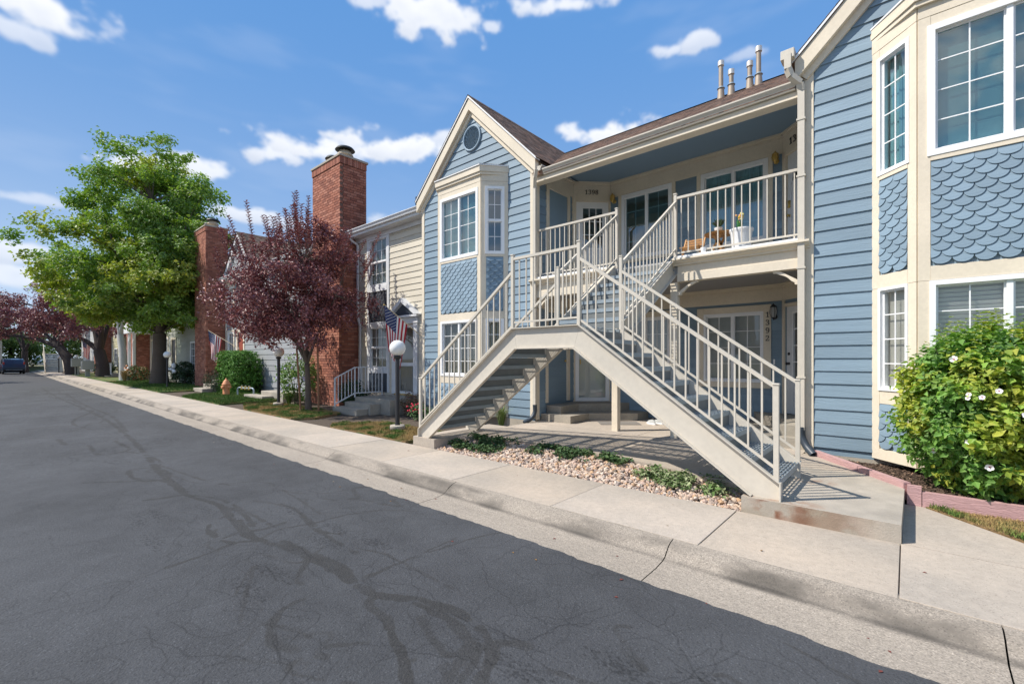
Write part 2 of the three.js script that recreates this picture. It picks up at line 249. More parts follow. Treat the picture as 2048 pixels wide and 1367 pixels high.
function asphalt(x0, x1, z0, z1, W, H, seed) {
  const c = document.createElement('canvas'); c.width = W; c.height = H; const k = c.getContext('2d');
  k.fillStyle = '#000'; k.fillRect(0, 0, W, H); k.lineCap = 'round'; k.lineJoin = 'round';
  const X = (x) => (x - x0) / (x1 - x0) * W, Z = (z) => (z - z0) / (z1 - z0) * H, px = W / (x1 - x0);
  const r = rng(seed);
  for (const [pts, w, s] of bands) { // tar in red, hair cracks in green
    k.strokeStyle = `rgba(255,0,0,${Math.min(1, s * 1.3)})`; const cv = new THREE.CatmullRomCurve3(pts.map(([a, b]) => new THREE.Vector3(a, 0, b)), false, 'centripetal'), len = cv.getLength(), n = Math.max(4, Math.min(260, Math.round(len / 0.035))), P = cv.getPoints(n);
    for (let i = 0; i < n; i++) { const u = P[i], v = P[i + 1], gap = n2(u.x * 1.7, u.z * 1.7 + 7); if (gap < -0.55) continue; k.lineWidth = w * px * (0.62 + 0.35 * n2(u.x * 6, u.z * 6) + 0.2 * r()); const j = 0.012 * n2(u.x * 9 + 3, u.z * 9); k.beginPath(); k.moveTo(X(u.x + j), Z(u.z + j)); k.lineTo(X(v.x + j), Z(v.z + j)); k.stroke(); }
  }
  k.globalCompositeOperation = 'lighter';
  for (let q = 0; q < 260; q++) { let a = x0 + r() * (x1 - x0), b = -3 + r() * (q % 2 ? 3.2 : 2.2), t = r() * 7; k.strokeStyle = `rgba(0,${120 + r() * 135},0,1)`; k.lineWidth = Math.max(1, px * 0.006); k.beginPath(); k.moveTo(X(a), Z(b)); for (let i = 0; i < 14; i++) { t += (r() - 0.5) * 1.6; a += Math.cos(t) * 0.07; b += Math.sin(t) * 0.07; k.lineTo(X(a), Z(b)); } k.stroke(); }
  for (let q = 0; q < 22; q++) { const a = x0 + r() * (x1 - x0), b = -2.4 + r() * 1.6; for (let i = 0; i < 90; i++) { k.fillStyle = 'rgba(0,0,255,0.9)'; k.fillRect(X(a + (r() + r() - 1) * 0.32), Z(b + (r() + r() - 1) * 0.09), px * 0.02, px * 0.012); } }
  const img = k.getImageData(0, 0, W, H).data;
  const d = new Uint8Array(W * H * 4), rr = rng(seed + 1);
  for (let j = 0; j < H; j++) for (let i = 0; i < W; i++) {
    const x = x0 + (i + 0.5) / W * (x1 - x0), z = z0 + (j + 0.5) / H * (z1 - z0), o = (j * W + i) * 4;
    const big = fbm2(x * 0.35, z * 0.5, 4), mid = fbm2(x * 2.3 + 40, z * 2.3, 3), grit = rr();
    let v = 0.058 * (1 + big * 0.34 + mid * 0.16 + (grit - 0.5) * 0.46);
    if (grit > 0.99) v *= 1.7; else if (grit < 0.02) v *= 0.6; const tar = img[o] / 255 * clamp(0.86 + mid * 0.7 + (rr() - 0.5) * 0.4, 0, 1);
    v *= 1 - 0.43 * tar; v *= 1 - 0.5 * img[o + 1] / 255; v *= 1 - 0.45 * img[o + 2] / 255;
    const c3 = [v * (0.97 + 0.06 * tar), v * (1 + 0.01 * tar), v * (1.07 - 0.08 * tar)];
    for (let q = 0; q < 3; q++) { const l = c3[q]; d[o + q] = clamp(l <= 0.0031308 ? l * 12.92 : 1.055 * Math.pow(l, 1 / 2.4) - 0.055) * 255; } d[o + 3] = 255;
  }
  const t = new THREE.DataTexture(d, W, H); t.colorSpace = THREE.SRGBColorSpace; t.magFilter = THREE.LinearFilter; t.minFilter = THREE.LinearMipmapLinearFilter; t.generateMipmaps = true; t.wrapS = t.wrapT = THREE.ClampToEdgeWrapping;
  t.repeat.set(1 / (x1 - x0), 1 / (z1 - z0)); t.offset.set(-x0 / (x1 - x0), -z0 / (z1 - z0)); t.needsUpdate = true; return t;
}
{ // the road, with the ragged edge where the sealcoat runs out over the concrete gutter
  const road = thing('road', 'dark grey asphalt street with tar bands along old cracks', null, [0, 0, 0], null, 'structure');
  const r = rng(33), edge = (x) => -3.105 + 0.022 * n2(x * 2.1, 3) + 0.014 * n2(x * 7, 9) + (x > -2 && x < 0.3 ? 0.02 : 0);
  const flat = (x0, x1, step) => { const f = []; for (let x = x1; x > x0 + 1e-6; x -= step) { const b = Math.max(x0, x - step); f.push([[b, 0.012, edge(b)], [b, 0.012, 8], [x, 0.012, 8], [x, 0.012, edge(x)]], [[b, 0, edge(b)], [b, 0.012, edge(b)], [x, 0.012, edge(x)], [x, 0, edge(x)]]); } return poly(f); };
  const bump = repeat(bumpFine, 1.6);
  const sheetMat = (x0, x1, W, H, s) => mat(rgb(1, 1, 1), { roughness: 0.88, map: asphalt(x0, x1, -3.4, x0 < -9 ? 3.1 : 3.1, W, H, s), bumpMap: bump, bumpScale: 0.006 });
  put(road, 'road_surface', flat(-9, 3, 0.05), sheetMat(-9, 3, 2048, 1110, 60));
  put(road, 'road_surface', flat(-36, -9, 0.1), sheetMat(-36, -9, 2048, 490, 61));
  put(road, 'road_surface', flat(XL, -36, 0.6), mat(rgb(0.058, 0.059, 0.062), { roughness: 0.9, map: repeat(grainTex, 0.3), bumpMap: bump, bumpScale: 0.003 }));
  put(road, 'road_surface', flat(3, 14, 0.3), mat(rgb(0.057, 0.058, 0.061), { roughness: 0.9, map: repeat(grainTex, 0.3), bumpMap: bump, bumpScale: 0.003 }));
}
{ // gutter pan and rolled kerb, cast in lengths of about three metres
  const kerb = thing('kerb', 'worn concrete kerb and gutter along the street', null, [0, 0, 0], null, 'structure');
  const prof = [[-2.9, 0], [-3.12, 0.006], [-3.36, 0.008], [-3.48, 0.022], [-3.525, 0.042], [-3.56, 0.070], [-3.60, 0.099], [-3.65, 0.120], [-3.70, 0.1315], [-3.80, 0.1325], [-3.80, -0.2], [-2.9, -0.2]];
  const dirtTex = (() => { const W = 2048, H = 256; const blot = tileNoise(W, H, 14, 3, 6, 61), peb = tileNoise(W, H, 512, 64, 2, 62), wide = tileNoise(W, H, 5, 1, 3, 63), kr = rng(64); return tex(W, H, (i, j) => { // the black grime that sits in patches on the kerb face and its foot
    const o = j * W + i, z = -2.9 - j / H * 0.92, face = smooth(-3.44, -3.53, z) * smooth(-3.70, -3.62, z), line = smooth(0.03, 0.0, Math.abs(z + 3.50)), grime = smooth(0.40, 0.66, blot[o] * 0.65 + wide[o] * 0.42) * face, g = kr(); let v = 1 + (g - 0.5) * 0.30 + (peb[o] - 0.5) * 0.10 + (blot[o] - 0.5) * 0.14; if (g > 0.975) v *= 1.14; else if (g < 0.03) v *= 0.80; v *= 1 - 0.46 * grime * (0.5 + g * 0.7) - 0.20 * line * (0.3 + blot[o]); return [0.595 * v, 0.555 * v, 0.505 * v]; }); })();
  dirtTex.wrapS = THREE.RepeatWrapping; dirtTex.wrapT = THREE.ClampToEdgeWrapping;
  const km = mat(rgb(1, 1, 1), { roughness: 0.95, map: dirtTex, bumpMap: repeat(bumpFine, 0.8), bumpScale: 0.005 });
  const cuts = [7, 3.4, 0.4, -1.46, -4.13, -7.0, -9.6, -12.7, -15.8, -18.9, -22]; for (let x = -26; x >= XL; x -= 6) cuts.push(x);
  for (let i = 0; i < cuts.length - 1; i++) {
    const a = cuts[i + 1] + 0.004, b = cuts[i] - 0.004, n = Math.max(1, Math.round((b - a) / 0.15)), P = [], U = [], I = [], near = i < 8;
    for (let k = 0; k <= n; k++) for (let q = 0; q < prof.length; q++) { const x = a + (b - a) * k / n, w = near && q > 3 && q < 8 ? 0.006 * n2(x * 3, q) + 0.004 * n2(x * 11, q) : 0; P.push(x, prof[q][1] + w, prof[q][0] + w); U.push(x / 10.5, (-2.9 - prof[q][0]) / 0.92); }
    for (let k = 0; k < n; k++) for (let q = 0; q < prof.length - 1; q++) { const o = k * prof.length + q, p = o + prof.length; I.push(o, p, o + 1, o + 1, p, p + 1); }
    const g = new THREE.BufferGeometry(); g.setAttribute('position', new THREE.Float32BufferAttribute(P, 3)); g.setAttribute('uv', new THREE.Float32BufferAttribute(U, 2)); g.setIndex(I); g.computeVertexNormals(); put(kerb, 'kerb_length', g, km);
  }
}
const JOINTS = [7, 5.4, 3.6, 1.75, -0.04, -1.26, -2.72, -4.22, -5.75, -7.3, -8.85, -10.4, -11.95, -13.5]; for (let x = -15.1; x > -60; x -= 1.55) JOINTS.push(x); JOINTS.push(-64, -70, -80, -95, -110);
{ // sidewalk slabs with open joints
  const walk = thing('sidewalk', 'pale concrete sidewalk of long slabs beside the street', null, [0, 0, 0], null, 'structure');
  const r = rng(41);
  for (let i = 0; i < JOINTS.length - 1; i++) { const a = JOINTS[i + 1], b = JOINTS[i], y = 0.136 + (r() - 0.5) * 0.005; const g = rbox(a + 0.0035, b - 0.0035, 0.02, y, -4.80, -3.709, 0.004); put(walk, 'paving_slab', g, M.walk[Math.floor(r() * 3)]); }
  put(walk, 'joint_filler', bx(-110, 7, 0.0, 0.118, -4.79, -3.73), mat(rgb(0.16, 0.14, 0.12), { roughness: 1 }));
  // the slab that widens beside the raised walk
  put(walk, 'paving_slab', sheet([[-0.03, -4.806], [1.28, -4.806], [0.12, -6.13], [-0.03, -6.13]], 0.0, 0.138), M.walk[1]);
}
{ // beds of earth and lawn behind the sidewalk; each a low bank
  const turf = (() => { const a = tileNoise(S, S, 6, 6, 6, 71), b = tileNoise(S, S, 96, 96, 2, 72); return (dry) => tex(S, S, (i, j) => { const o = j * S + i, k = smooth(0.38, 0.62, a[o] + dry), v = 0.75 + b[o] * 0.5; return [(0.33 + 0.25 * k) * v, (0.41 + 0.06 * k) * v, (0.20 + 0.12 * k) * v]; }); })();
  const green = mat(rgb(1, 1, 1), { roughness: 1, map: repeat(turf(-0.12), 0.5), bumpMap: repeat(bumpFine, 2), bumpScale: 0.02 }), dry = mat(rgb(1, 1, 1), { roughness: 1, map: repeat(turf(0.12), 0.5), bumpMap: repeat(bumpFine, 2), bumpScale: 0.02 });
  const earth = thing('planting_ground', 'bare earth under the beds along the house fronts', null, [0, 0, 0], null, 'structure');
  put(earth, 'earth', sheet([[-110, -4.80], [-6.45, -4.80], [-6.45, -5.3], [-6.0, -6.2], [-6.0, -30], [-110, -30]], -0.01, 0.10), mat(rgb(0.13, 0.10, 0.075), { roughness: 1, map: repeat(grainTex, 1.2), bumpMap: repeat(bumpFine, 2), bumpScale: 0.02 }));
  const lawns = [
    ['lawn', 'patchy dry lawn strip around the lamp post beside the staircase', [[-6.75, -4.83], [-9.5, -4.83], [-9.95, -5.1], [-9.6, -5.55], [-9.2, -6.0], [-6.75, -6.0]], dry],
    ['lawn', 'lawn island under the young purple plum tree', [[-11.5, -4.83], [-14.7, -4.83], [-16.2, -5.3], [-16.0, -6.3], [-11.7, -6.25], [-11.2, -5.3]], dry],
    ['lawn', 'bright green lawn around the orange hydrant', [[-17.0, -4.85], [-21.5, -4.85], [-22.6, -5.6], [-22.4, -7.3], [-17.0, -7.3]], green],
    ['lawn', 'shaded lawn under the tall green tree', [[-25.2, -4.85], [-38.5, -4.85], [-38.5, -7.4], [-25.4, -7.4]], green],
    ['lawn', 'lawn around the white barked birch', [[-40.2, -4.85], [-48, -4.85], [-48, -7.4], [-40.2, -7.4]], green],
    ['lawn', 'lawn strip by the grey mailbox cabinets', [[-49.2, -4.85], [-66, -4.85], [-66, -7.4], [-49.2, -7.4]], green],
  ];
  const blade = (() => { const g = new THREE.BufferGeometry(); g.setAttribute('position', new THREE.Float32BufferAttribute([-0.004, 0, 0, 0.004, 0, 0, 0.002, 0.03, 0.006, -0.004, 0, 0, 0.002, 0.03, 0.006, -0.001, 0.05, 0.016], 3)); g.computeVertexNormals(); return g; })();
  const bladeMat = mat(rgb(1, 1, 1), { roughness: 0.9, side: THREE.DoubleSide });
  const inside = (p, o) => { let c = false; for (let i = 0, j = o.length - 1; i < o.length; j = i++) if ((o[i][1] > p[1]) !== (o[j][1] > p[1]) && p[0] < (o[j][0] - o[i][0]) * (p[1] - o[i][1]) / (o[j][1] - o[i][1]) + o[i][0]) c = !c; return c; };
  const grow = (name, label, outline, y, count, dryness, scale, seed) => {
    const r = rng(seed), xs = outline.map((p) => p[0]), zs = outline.map((p) => p[1]), x0 = Math.min(...xs), x1 = Math.max(...xs), z0 = Math.min(...zs), z1 = Math.max(...zs);
    const im = shade(new THREE.InstancedMesh(blade, bladeMat, count)); im.name = numbered(name); im.userData = { kind: 'stuff', label, category: 'grass' };
    const m = new THREE.Matrix4(), q = new THREE.Quaternion(), e = new THREE.Euler(), c = new THREE.Color();
    for (let i = 0; i < count; i++) { let x, z; do { x = x0 + r() * (x1 - x0); z = z0 + r() * (z1 - z0); } while (!inside([x, z], outline));
      const dead = smooth(-0.15, 0.35, fbm2(x * 1.4 + 9, z * 1.4, 3) + dryness); e.set((r() - 0.5) * 1.1, r() * 6.3, (r() - 0.5) * 1.1); q.setFromEuler(e); const s = scale * (0.6 + r() * 0.8) * (1 - 0.45 * dead); m.compose(new THREE.Vector3(x, y, z), q, new THREE.Vector3(s, s, s)); im.setMatrixAt(i, m);
      const v = 0.7 + r() * 0.6; c.setRGB((0.075 + 0.28 * dead) * v, (0.15 + 0.10 * dead) * v, (0.022 + 0.075 * dead) * v); im.setColorAt(i, c); }
    scene.add(im);
  };
  lawns.forEach(([n, label, o, m], i) => { const g = put(scene, n, sheet(o, -0.01, 0.155 + (i % 2) * 0.004), m); g.userData.kind = 'structure'; });
  grow('grass', 'patchy grass blades around the lamp post beside the staircase', lawns[0][2], 0.153, 20000, 0.26, 1.2, 101);
  grow('grass', 'grass blades of the island under the purple plum tree', lawns[1][2], 0.153, 26000, 0.16, 1.2, 102);
  grow('grass', 'green grass blades around the orange hydrant', lawns[2][2], 0.153, 26000, -0.3, 1.4, 103);
  grow('grass', 'grass blades in the shade of the tall green tree', lawns[3][2], 0.153, 12000, -0.3, 1.8, 104);
  // the dry lawn by the pink edging
  const dryOutline = [[0.14, -6.12], [1.34, -4.806], [6, -4.806], [6, -6.14], [0.2, -6.14]];
  const g2 = put(scene, 'lawn', sheet(dryOutline, -0.01, 0.150), dry); g2.userData.kind = 'structure';
  grow('grass', 'dry straw coloured grass in front of the pink edging', dryOutline.map(([x, z]) => [Math.min(x, 3.5), z]), 0.147, 30000, 0.24, 0.95, 105);
}

// ------------------------------------------------------------------ parts shared by the houses
function pieces(s0, s1, y0, y1, holes) { // what is left of a rectangle round its openings
  const xs = [...new Set([s0, s1, ...holes.flatMap((h) => [h[0], h[1]])])].filter((v) => v >= s0 && v <= s1).sort((a, b) => a - b), out = [];
  for (let i = 0; i < xs.length - 1; i++) { let ys = [[y0, y1]]; const m = (xs[i] + xs[i + 1]) / 2; for (const h of holes) if (m > h[0] && m < h[1]) ys = ys.flatMap(([a, b]) => [[a, Math.min(b, h[2])], [Math.max(a, h[3]), b]].filter(([p, q]) => q - p > 1e-4)); for (const [a, b] of ys) out.push([xs[i], xs[i + 1], a, b]); }
  return out;
}
function wallSheet(P, F, s0, s1, y0, y1, holes, n0, n1, m, name = 'wall') { put(P, name, join(pieces(s0, s1, y0, y1, holes).map(([a, b, c, d]) => bx(a, b, c, d, n0, n1))), m, F); }
function lapBoards(P, F, y0, y1, e, ext, holes, mats, seed, name = 'siding_board') { // lapped boards; ext(y) gives the span at a height
  const r = rng(seed); let k = 0;
  for (let y = y0; y < y1 - 0.02; y += e) {
    const t = Math.min(y + e, y1); let spans = [[0, 1]]; const [a0, b0] = ext(y), [a1, b1] = ext(t + 0.01); if (b0 - a0 < 0.05) break;
    const cuts = holes.filter((h) => h[2] < t - 0.03 && h[3] > y + 0.03); let segs = [[a0, b0, a1, b1]];
    for (const h of cuts) segs = segs.flatMap(([p, q, u, v]) => [[p, Math.min(q, h[0]), u, Math.min(v, h[0])], [Math.max(p, h[1]), q, Math.max(u, h[1]), v]].filter((s) => s[1] - s[0] > 0.02));
    for (const [p, q, u, v] of segs) { const d = 0.0195 + r() * 0.002, vv = Math.max(v, u + 0.005); put(P, name, hexa([[p, y - 0.004, d], [q, y - 0.004, d], [q, y - 0.004, 0], [p, y - 0.004, 0]], [[u, t, 0.003], [vv, t, 0.003], [vv, t, 0], [u, t, 0]]), mats[Math.floor(r() * mats.length)], F); }
    k++;
  }
}
const ring = (s0, s1, y0, y1, w, n0, n1) => join([bx(s0, s0 + w, y0, y1, n0, n1), bx(s1 - w, s1, y0, y1, n0, n1), bx(s0 + w, s1 - w, y1 - w, y1, n0, n1), bx(s0 + w, s1 - w, y0, y0 + w, n0, n1)]);
const quad = (s0, s1, y0, y1, n) => poly([[[s0, y0, n], [s1, y0, n], [s1, y1, n], [s0, y1, n]]]);
function win(P, F, s0, s1, y0, y1, o = {}) { // casing, sashes, panes, glazing bars and what hangs behind the glass
  const { casing = 0.055, kind = 'slider', nx = 2, ny = 4, inside = 'blind', glass = M.glass, casingMat = M.white, deep = 0.45, back = -0.02, bars = 0.0065, sunk = 0 } = o;
  put(P, 'window_frame', ring(s0, s1, y0, y1, casing, back - 0.07, 0.032), casingMat, F);
  const a = s0 + casing, b = s1 - casing, c = y0 + casing, d = y1 - casing, cells = [];
  if (kind === 'slider') { const m = (a + b) / 2; cells.push([a, m - 0.02, c, d, -0.012], [m + 0.02, b, c, d, 0]); put(P, 'mullion', bx(m - 0.025, m + 0.025, c, d, back - 0.04, back + 0.03), M.white, F); }
  else if (kind === 'hung') { const m = (c + d) / 2; cells.push([a, b, m + 0.015, d, 0], [a, b, c, m - 0.015, -0.015]); put(P, 'meeting_rail', bx(a, b, m - 0.022, m + 0.022, back - 0.04, back + 0.025), M.white, F); }
  else cells.push([a, b, c, d, 0]);
  for (const [p, q, u, v, n] of cells) {
    put(P, 'sash', ring(p, q, u, v, 0.022, back - 0.03 + n, back + 0.012 + n), M.white, F);
    put(P, 'window_pane', quad(p + 0.02, q - 0.02, u + 0.02, v - 0.02, back + n), glass, F);
    for (let i = 1; i < nx; i++) { const s = p + (q - p) * i / nx; put(P, 'muntin', bx(s - bars, s + bars, u + 0.02, v - 0.02, back + n + 0.001 - sunk, back + n + 0.010 - sunk), M.white, F); }
    for (let i = 1; i < ny; i++) { const y = u + (v - u) * i / ny; put(P, 'muntin', bx(p + 0.02, q - 0.02, y - bars, y + bars, back + n + 0.0015 - sunk, back + n + 0.0095 - sunk), M.white, F); }
    if (inside === 'blind') { const g = []; for (let y = u + 0.02; y < v - 0.01; y += 0.024) g.push(poly([[[p, y, -0.095], [q, y, -0.095], [q, y + 0.026, -0.083], [p, y + 0.026, -0.083]]])); put(P, 'window_blind', join(g), o.blindMat ?? M.blind, F); }
    if (inside === 'slats') { for (let y = u + 0.01; y < v - 0.01; y += 0.05) put(P, 'blind_slat', poly([[[p, y, -0.10], [q, y, -0.10], [q, y + 0.044, -0.078], [p, y + 0.044, -0.078]]]), o.blindMat ?? M.blind, F); }
    if (inside === 'curtain') { const f = [], n = 26; for (let i = 0; i < n; i++) { const s = (k) => [p + (q - p) * k / n, Math.sin(k * 1.9) * 0.012 + Math.sin(k * 0.7) * 0.012 - 0.11]; const [x0, z0] = s(i), [x1, z1] = s(i + 1); f.push([[x0, u, z0], [x1, u, z1], [x1, v, z1], [x0, v, z0]]); } put(P, 'curtain', poly(f), o.blindMat ?? M.curtain, F); }
  }
  const e = 0.03, f = [[[a - e, c - e, -deep], [b + e, c - e, -deep], [b + e, d + e, -deep], [a - e, d + e, -deep]], [[a - e, c - e, back - 0.06], [a - e, c - e, -deep], [a - e, d + e, -deep], [a - e, d + e, back - 0.06]], [[b + e, c - e, back - 0.06], [b + e, c - e, -deep], [b + e, d + e, -deep], [b + e, d + e, back - 0.06]], [[a - e, d + e, back - 0.06], [b + e, d + e, back - 0.06], [b + e, d + e, -deep], [a - e, d + e, -deep]], [[a - e, c - e, back - 0.06], [b + e, c - e, back - 0.06], [b + e, c - e, -deep], [a - e, c - e, -deep]]];
  put(P, 'room_interior', poly(f), M.room, F);
}
const hallway = (a, b, c, d, deep) => poly([[[a, c, -deep], [b, c, -deep], [b, d, -deep], [a, d, -deep]], [[a, c, -0.07], [a, c, -deep], [a, d, -deep], [a, d, -0.07]], [[b, c, -0.07], [b, c, -deep], [b, d, -deep], [b, d, -0.07]], [[a, d, -0.07], [b, d, -0.07], [b, d, -deep], [a, d, -deep]], [[a, c, -0.07], [b, c, -0.07], [b, c, -deep], [a, c, -deep]]]);
const scaleCache = {};
function scaleGeo(w, h, half) { // one fish-scale shingle: straight top, round butt, thin, its foot standing proud
  h = Math.round(h * 200) / 200; const key = [w, h, half].join(); if (scaleCache[key]) return scaleCache[key];
  const R = w / 2 - 0.003, drop = Math.min(h * 0.55, R * 0.86), s = new THREE.Shape(), x0 = half === 1 ? 0 : -R, x1 = half === -1 ? 0 : R;
  s.moveTo(x1, h); s.lineTo(x0, h); if (half !== 1) s.lineTo(-R, drop);
  for (let i = 0; i <= 14; i++) { const a = Math.PI + Math.PI * i / 14, x = Math.cos(a) * R; if (x < x0 - 1e-6 || x > x1 + 1e-6) continue; s.lineTo(x, drop + Math.sin(a) * drop); }
  if (half !== -1) s.lineTo(R, drop); s.lineTo(x1, h);
  const g = new THREE.ExtrudeGeometry(s, { depth: 0.009, bevelEnabled: false }); const p = g.attributes.position;
  for (let i = 0; i < p.count; i++) p.setZ(i, p.getZ(i) + 0.001 + 0.025 * (1 - p.getY(i) / h)); g.computeVertexNormals(); return scaleCache[key] = fin(g);
}
let scaleCount = 0;
function scales(P, F, s0, s1, y0, y1, n, pitch, mats, seed, name = 'shingle_scale', bulk = null) {
  const w = (s1 - s0) / n, r = rng(seed), H = pitch * 2.2; put(P, 'shingle_backing', bx(s0, s1, y0, y1, -0.03, -0.002), mats[1], F);
  const lay = (g, s, y) => { const m = Math.floor(r() * mats.length), j = (r() - 0.5) * 0.004, q = (r() - 0.5) * 0.003; if (!bulk || scaleCount < 290) { put(P, name, g, mats[m], F, [s + q, y + j, 0]); if (bulk) scaleCount++; } else { const [x, z] = at2(F, s + q, 0), c = g.clone(); c.rotateY(F.a); c.translate(x, y + j, z); bulk[m].push(c); } };
  let k = 0; for (let y = y0 + 0.012; y < y1 - 0.03; y += pitch, k++) {
    const h = Math.min(H, y1 - y - 0.001);
    if (k % 2 === 0) for (let i = 0; i < n; i++) lay(scaleGeo(w, h, 0), s0 + (i + 0.5) * w, y);
    else { for (let i = 1; i < n; i++) lay(scaleGeo(w, h, 0), s0 + i * w, y); lay(scaleGeo(w, h, 1), s0 + 0.002, y); lay(scaleGeo(w, h, -1), s1 - 0.002, y); }
  }
}
function panelDoor(P, F, s0, s1, y0, y1, m, o = {}) { // leaf with raised panels, optional glass, knob
  const g = part(P, 'door'), w = s1 - s0, h = y1 - y0;
  const lite = o.lite; const holes = lite ? [[s0 + lite[0] * w, s0 + lite[1] * w, y0 + lite[2] * h, y0 + lite[3] * h]] : [];
  put(g, 'door_leaf', join(pieces(s0, s1, y0, y1, holes).map(([a, b, c, d]) => bx(a, b, c, d, -0.06, -0.02))), m, F);
  for (const [a, b, c, d] of o.panels ?? []) put(g, 'door_panel', join([ring(s0 + a * w, s0 + b * w, y0 + c * h, y0 + d * h, 0.018, -0.03, -0.008), bx(s0 + a * w + 0.035, s0 + b * w - 0.035, y0 + c * h + 0.035, y0 + d * h - 0.035, -0.03, -0.010)]), m, F);
  if (lite) { const [a, b, c, d] = holes[0]; put(g, 'door_glass', quad(a, b, c, d, -0.04), o.glass ?? M.glass, F); put(g, 'glass_bead', ring(a - 0.02, b + 0.02, c - 0.02, d + 0.02, 0.028, -0.05, -0.010), o.beadMat ?? m, F);
    const [nx, ny] = o.grid ?? [1, 1]; for (let i = 1; i < nx; i++) { const s = a + (b - a) * i / nx; put(g, 'muntin', bx(s - 0.009, s + 0.009, c, d, -0.045, -0.018), o.beadMat ?? m, F); } for (let i = 1; i < ny; i++) { const y = c + (d - c) * i / ny; put(g, 'muntin', bx(a, b, y - 0.009, y + 0.009, -0.046, -0.017), o.beadMat ?? m, F); }
    put(g, 'hallway', hallway(a - 0.1, b + 0.1, c - 0.1, d + 0.1, 1.3), M.hall, F); }
  const ks = o.knobSide === 1 ? s1 - 0.07 : s0 + 0.07, km = o.knobMat ?? M.brass;
  const knob = lathe([[0.001, 0], [0.026, 0], [0.026, 0.006], [0.010, 0.010], [0.010, 0.028], [0.026, 0.038], [0.028, 0.05], [0.018, 0.062], [0.001, 0.066]], 14); knob.rotateX(Math.PI / 2);
  put(g, 'door_knob', knob, km, F, [ks, y0 + 0.92, -0.018]);
  if (o.deadbolt) { const b = lathe([[0.001, 0], [0.028, 0], [0.026, 0.014], [0.001, 0.016]], 14); b.rotateX(Math.PI / 2); put(g, 'deadbolt', b, km, F, [ks, y0 + 1.1, -0.018]); }
  return g;
}
function courses(P, x0, x1, eave, ridge, e, m, name = 'shingle_course') { // courses along x; eave and ridge are [y, z]
  const L = Math.hypot(ridge[0] - eave[0], ridge[1] - eave[1]), dy = (ridge[0] - eave[0]) / L, dz = (ridge[1] - eave[1]) / L, ny = Math.abs(dz), nz = -dy * Math.sign(dz);
  for (let d = 0; d < L; d += e) { const q = Math.min(d + e * 1.15, L), A = (t, n) => [eave[0] + dy * t + ny * n, eave[1] + dz * t + nz * n]; const [a0, b0] = A(d, 0.001), [a1, b1] = A(d, 0.0045), [a2, b2] = A(q, 0.0015), [a3, b3] = A(q, -0.001);
    put(P, name, fin(poly([[[x0, a1, b1], [x1, a1, b1], [x1, a2, b2], [x0, a2, b2]], [[x0, a0, b0], [x1, a0, b0], [x1, a1, b1], [x0, a1, b1]], [[x0, a0, b0], [x0, a1, b1], [x0, a2, b2], [x0, a3, b3]], [[x1, a0, b0], [x1, a1, b1], [x1, a2, b2], [x1, a3, b3]]])), m); }
}
function gutterRun(P, a, b, dir, m) { // K-style gutter from a to b [x,y,z]; dir = outward [x, z]
  const pr = [[0, -0.11], [0.07, -0.11], [0.085, -0.06], [0.115, -0.02], [0.115, 0.0], [0.108, 0.0], [0.105, -0.015], [0.0, -0.015]], f = [], p = (e, [o, h]) => [e[0] + dir[0] * o, e[1] + h, e[2] + dir[1] * o];
  for (let i = 0; i < pr.length; i++) { const j = (i + 1) % pr.length; f.push([p(a, pr[i]), p(b, pr[i]), p(b, pr[j]), p(a, pr[j])]); } f.push(pr.map((q) => p(a, q)), pr.map((q) => p(b, q)).reverse());
  put(P, 'gutter', poly(f), m);
}
function downspout(P, pts, r, m) { // rectangular pipe along points
  const g = []; for (let i = 0; i < pts.length - 1; i++) g.push(bar(pts[i], pts[i + 1], r * 2, r * 1.5)); put(P, 'downspout', join(g), m);
}
function corrugated(P, pts, r, m) { const c = new THREE.CatmullRomCurve3(pts.map((p) => new THREE.Vector3(...p))), n = 90, g = new THREE.TubeGeometry(c, n, r, 12, false), P2 = g.attributes.position, N = g.attributes.normal; for (let i = 0; i <= n; i++) for (let j = 0; j <= 12; j++) { const o = i * 13 + j, k = (i % 3 === 0 ? -1 : 0.5) * r * 0.12; P2.setXYZ(o, P2.getX(o) + N.getX(o) * k, P2.getY(o) + N.getY(o) * k, P2.getZ(o) + N.getZ(o) * k); } put(P, 'drain_hose', fin(g), m); }

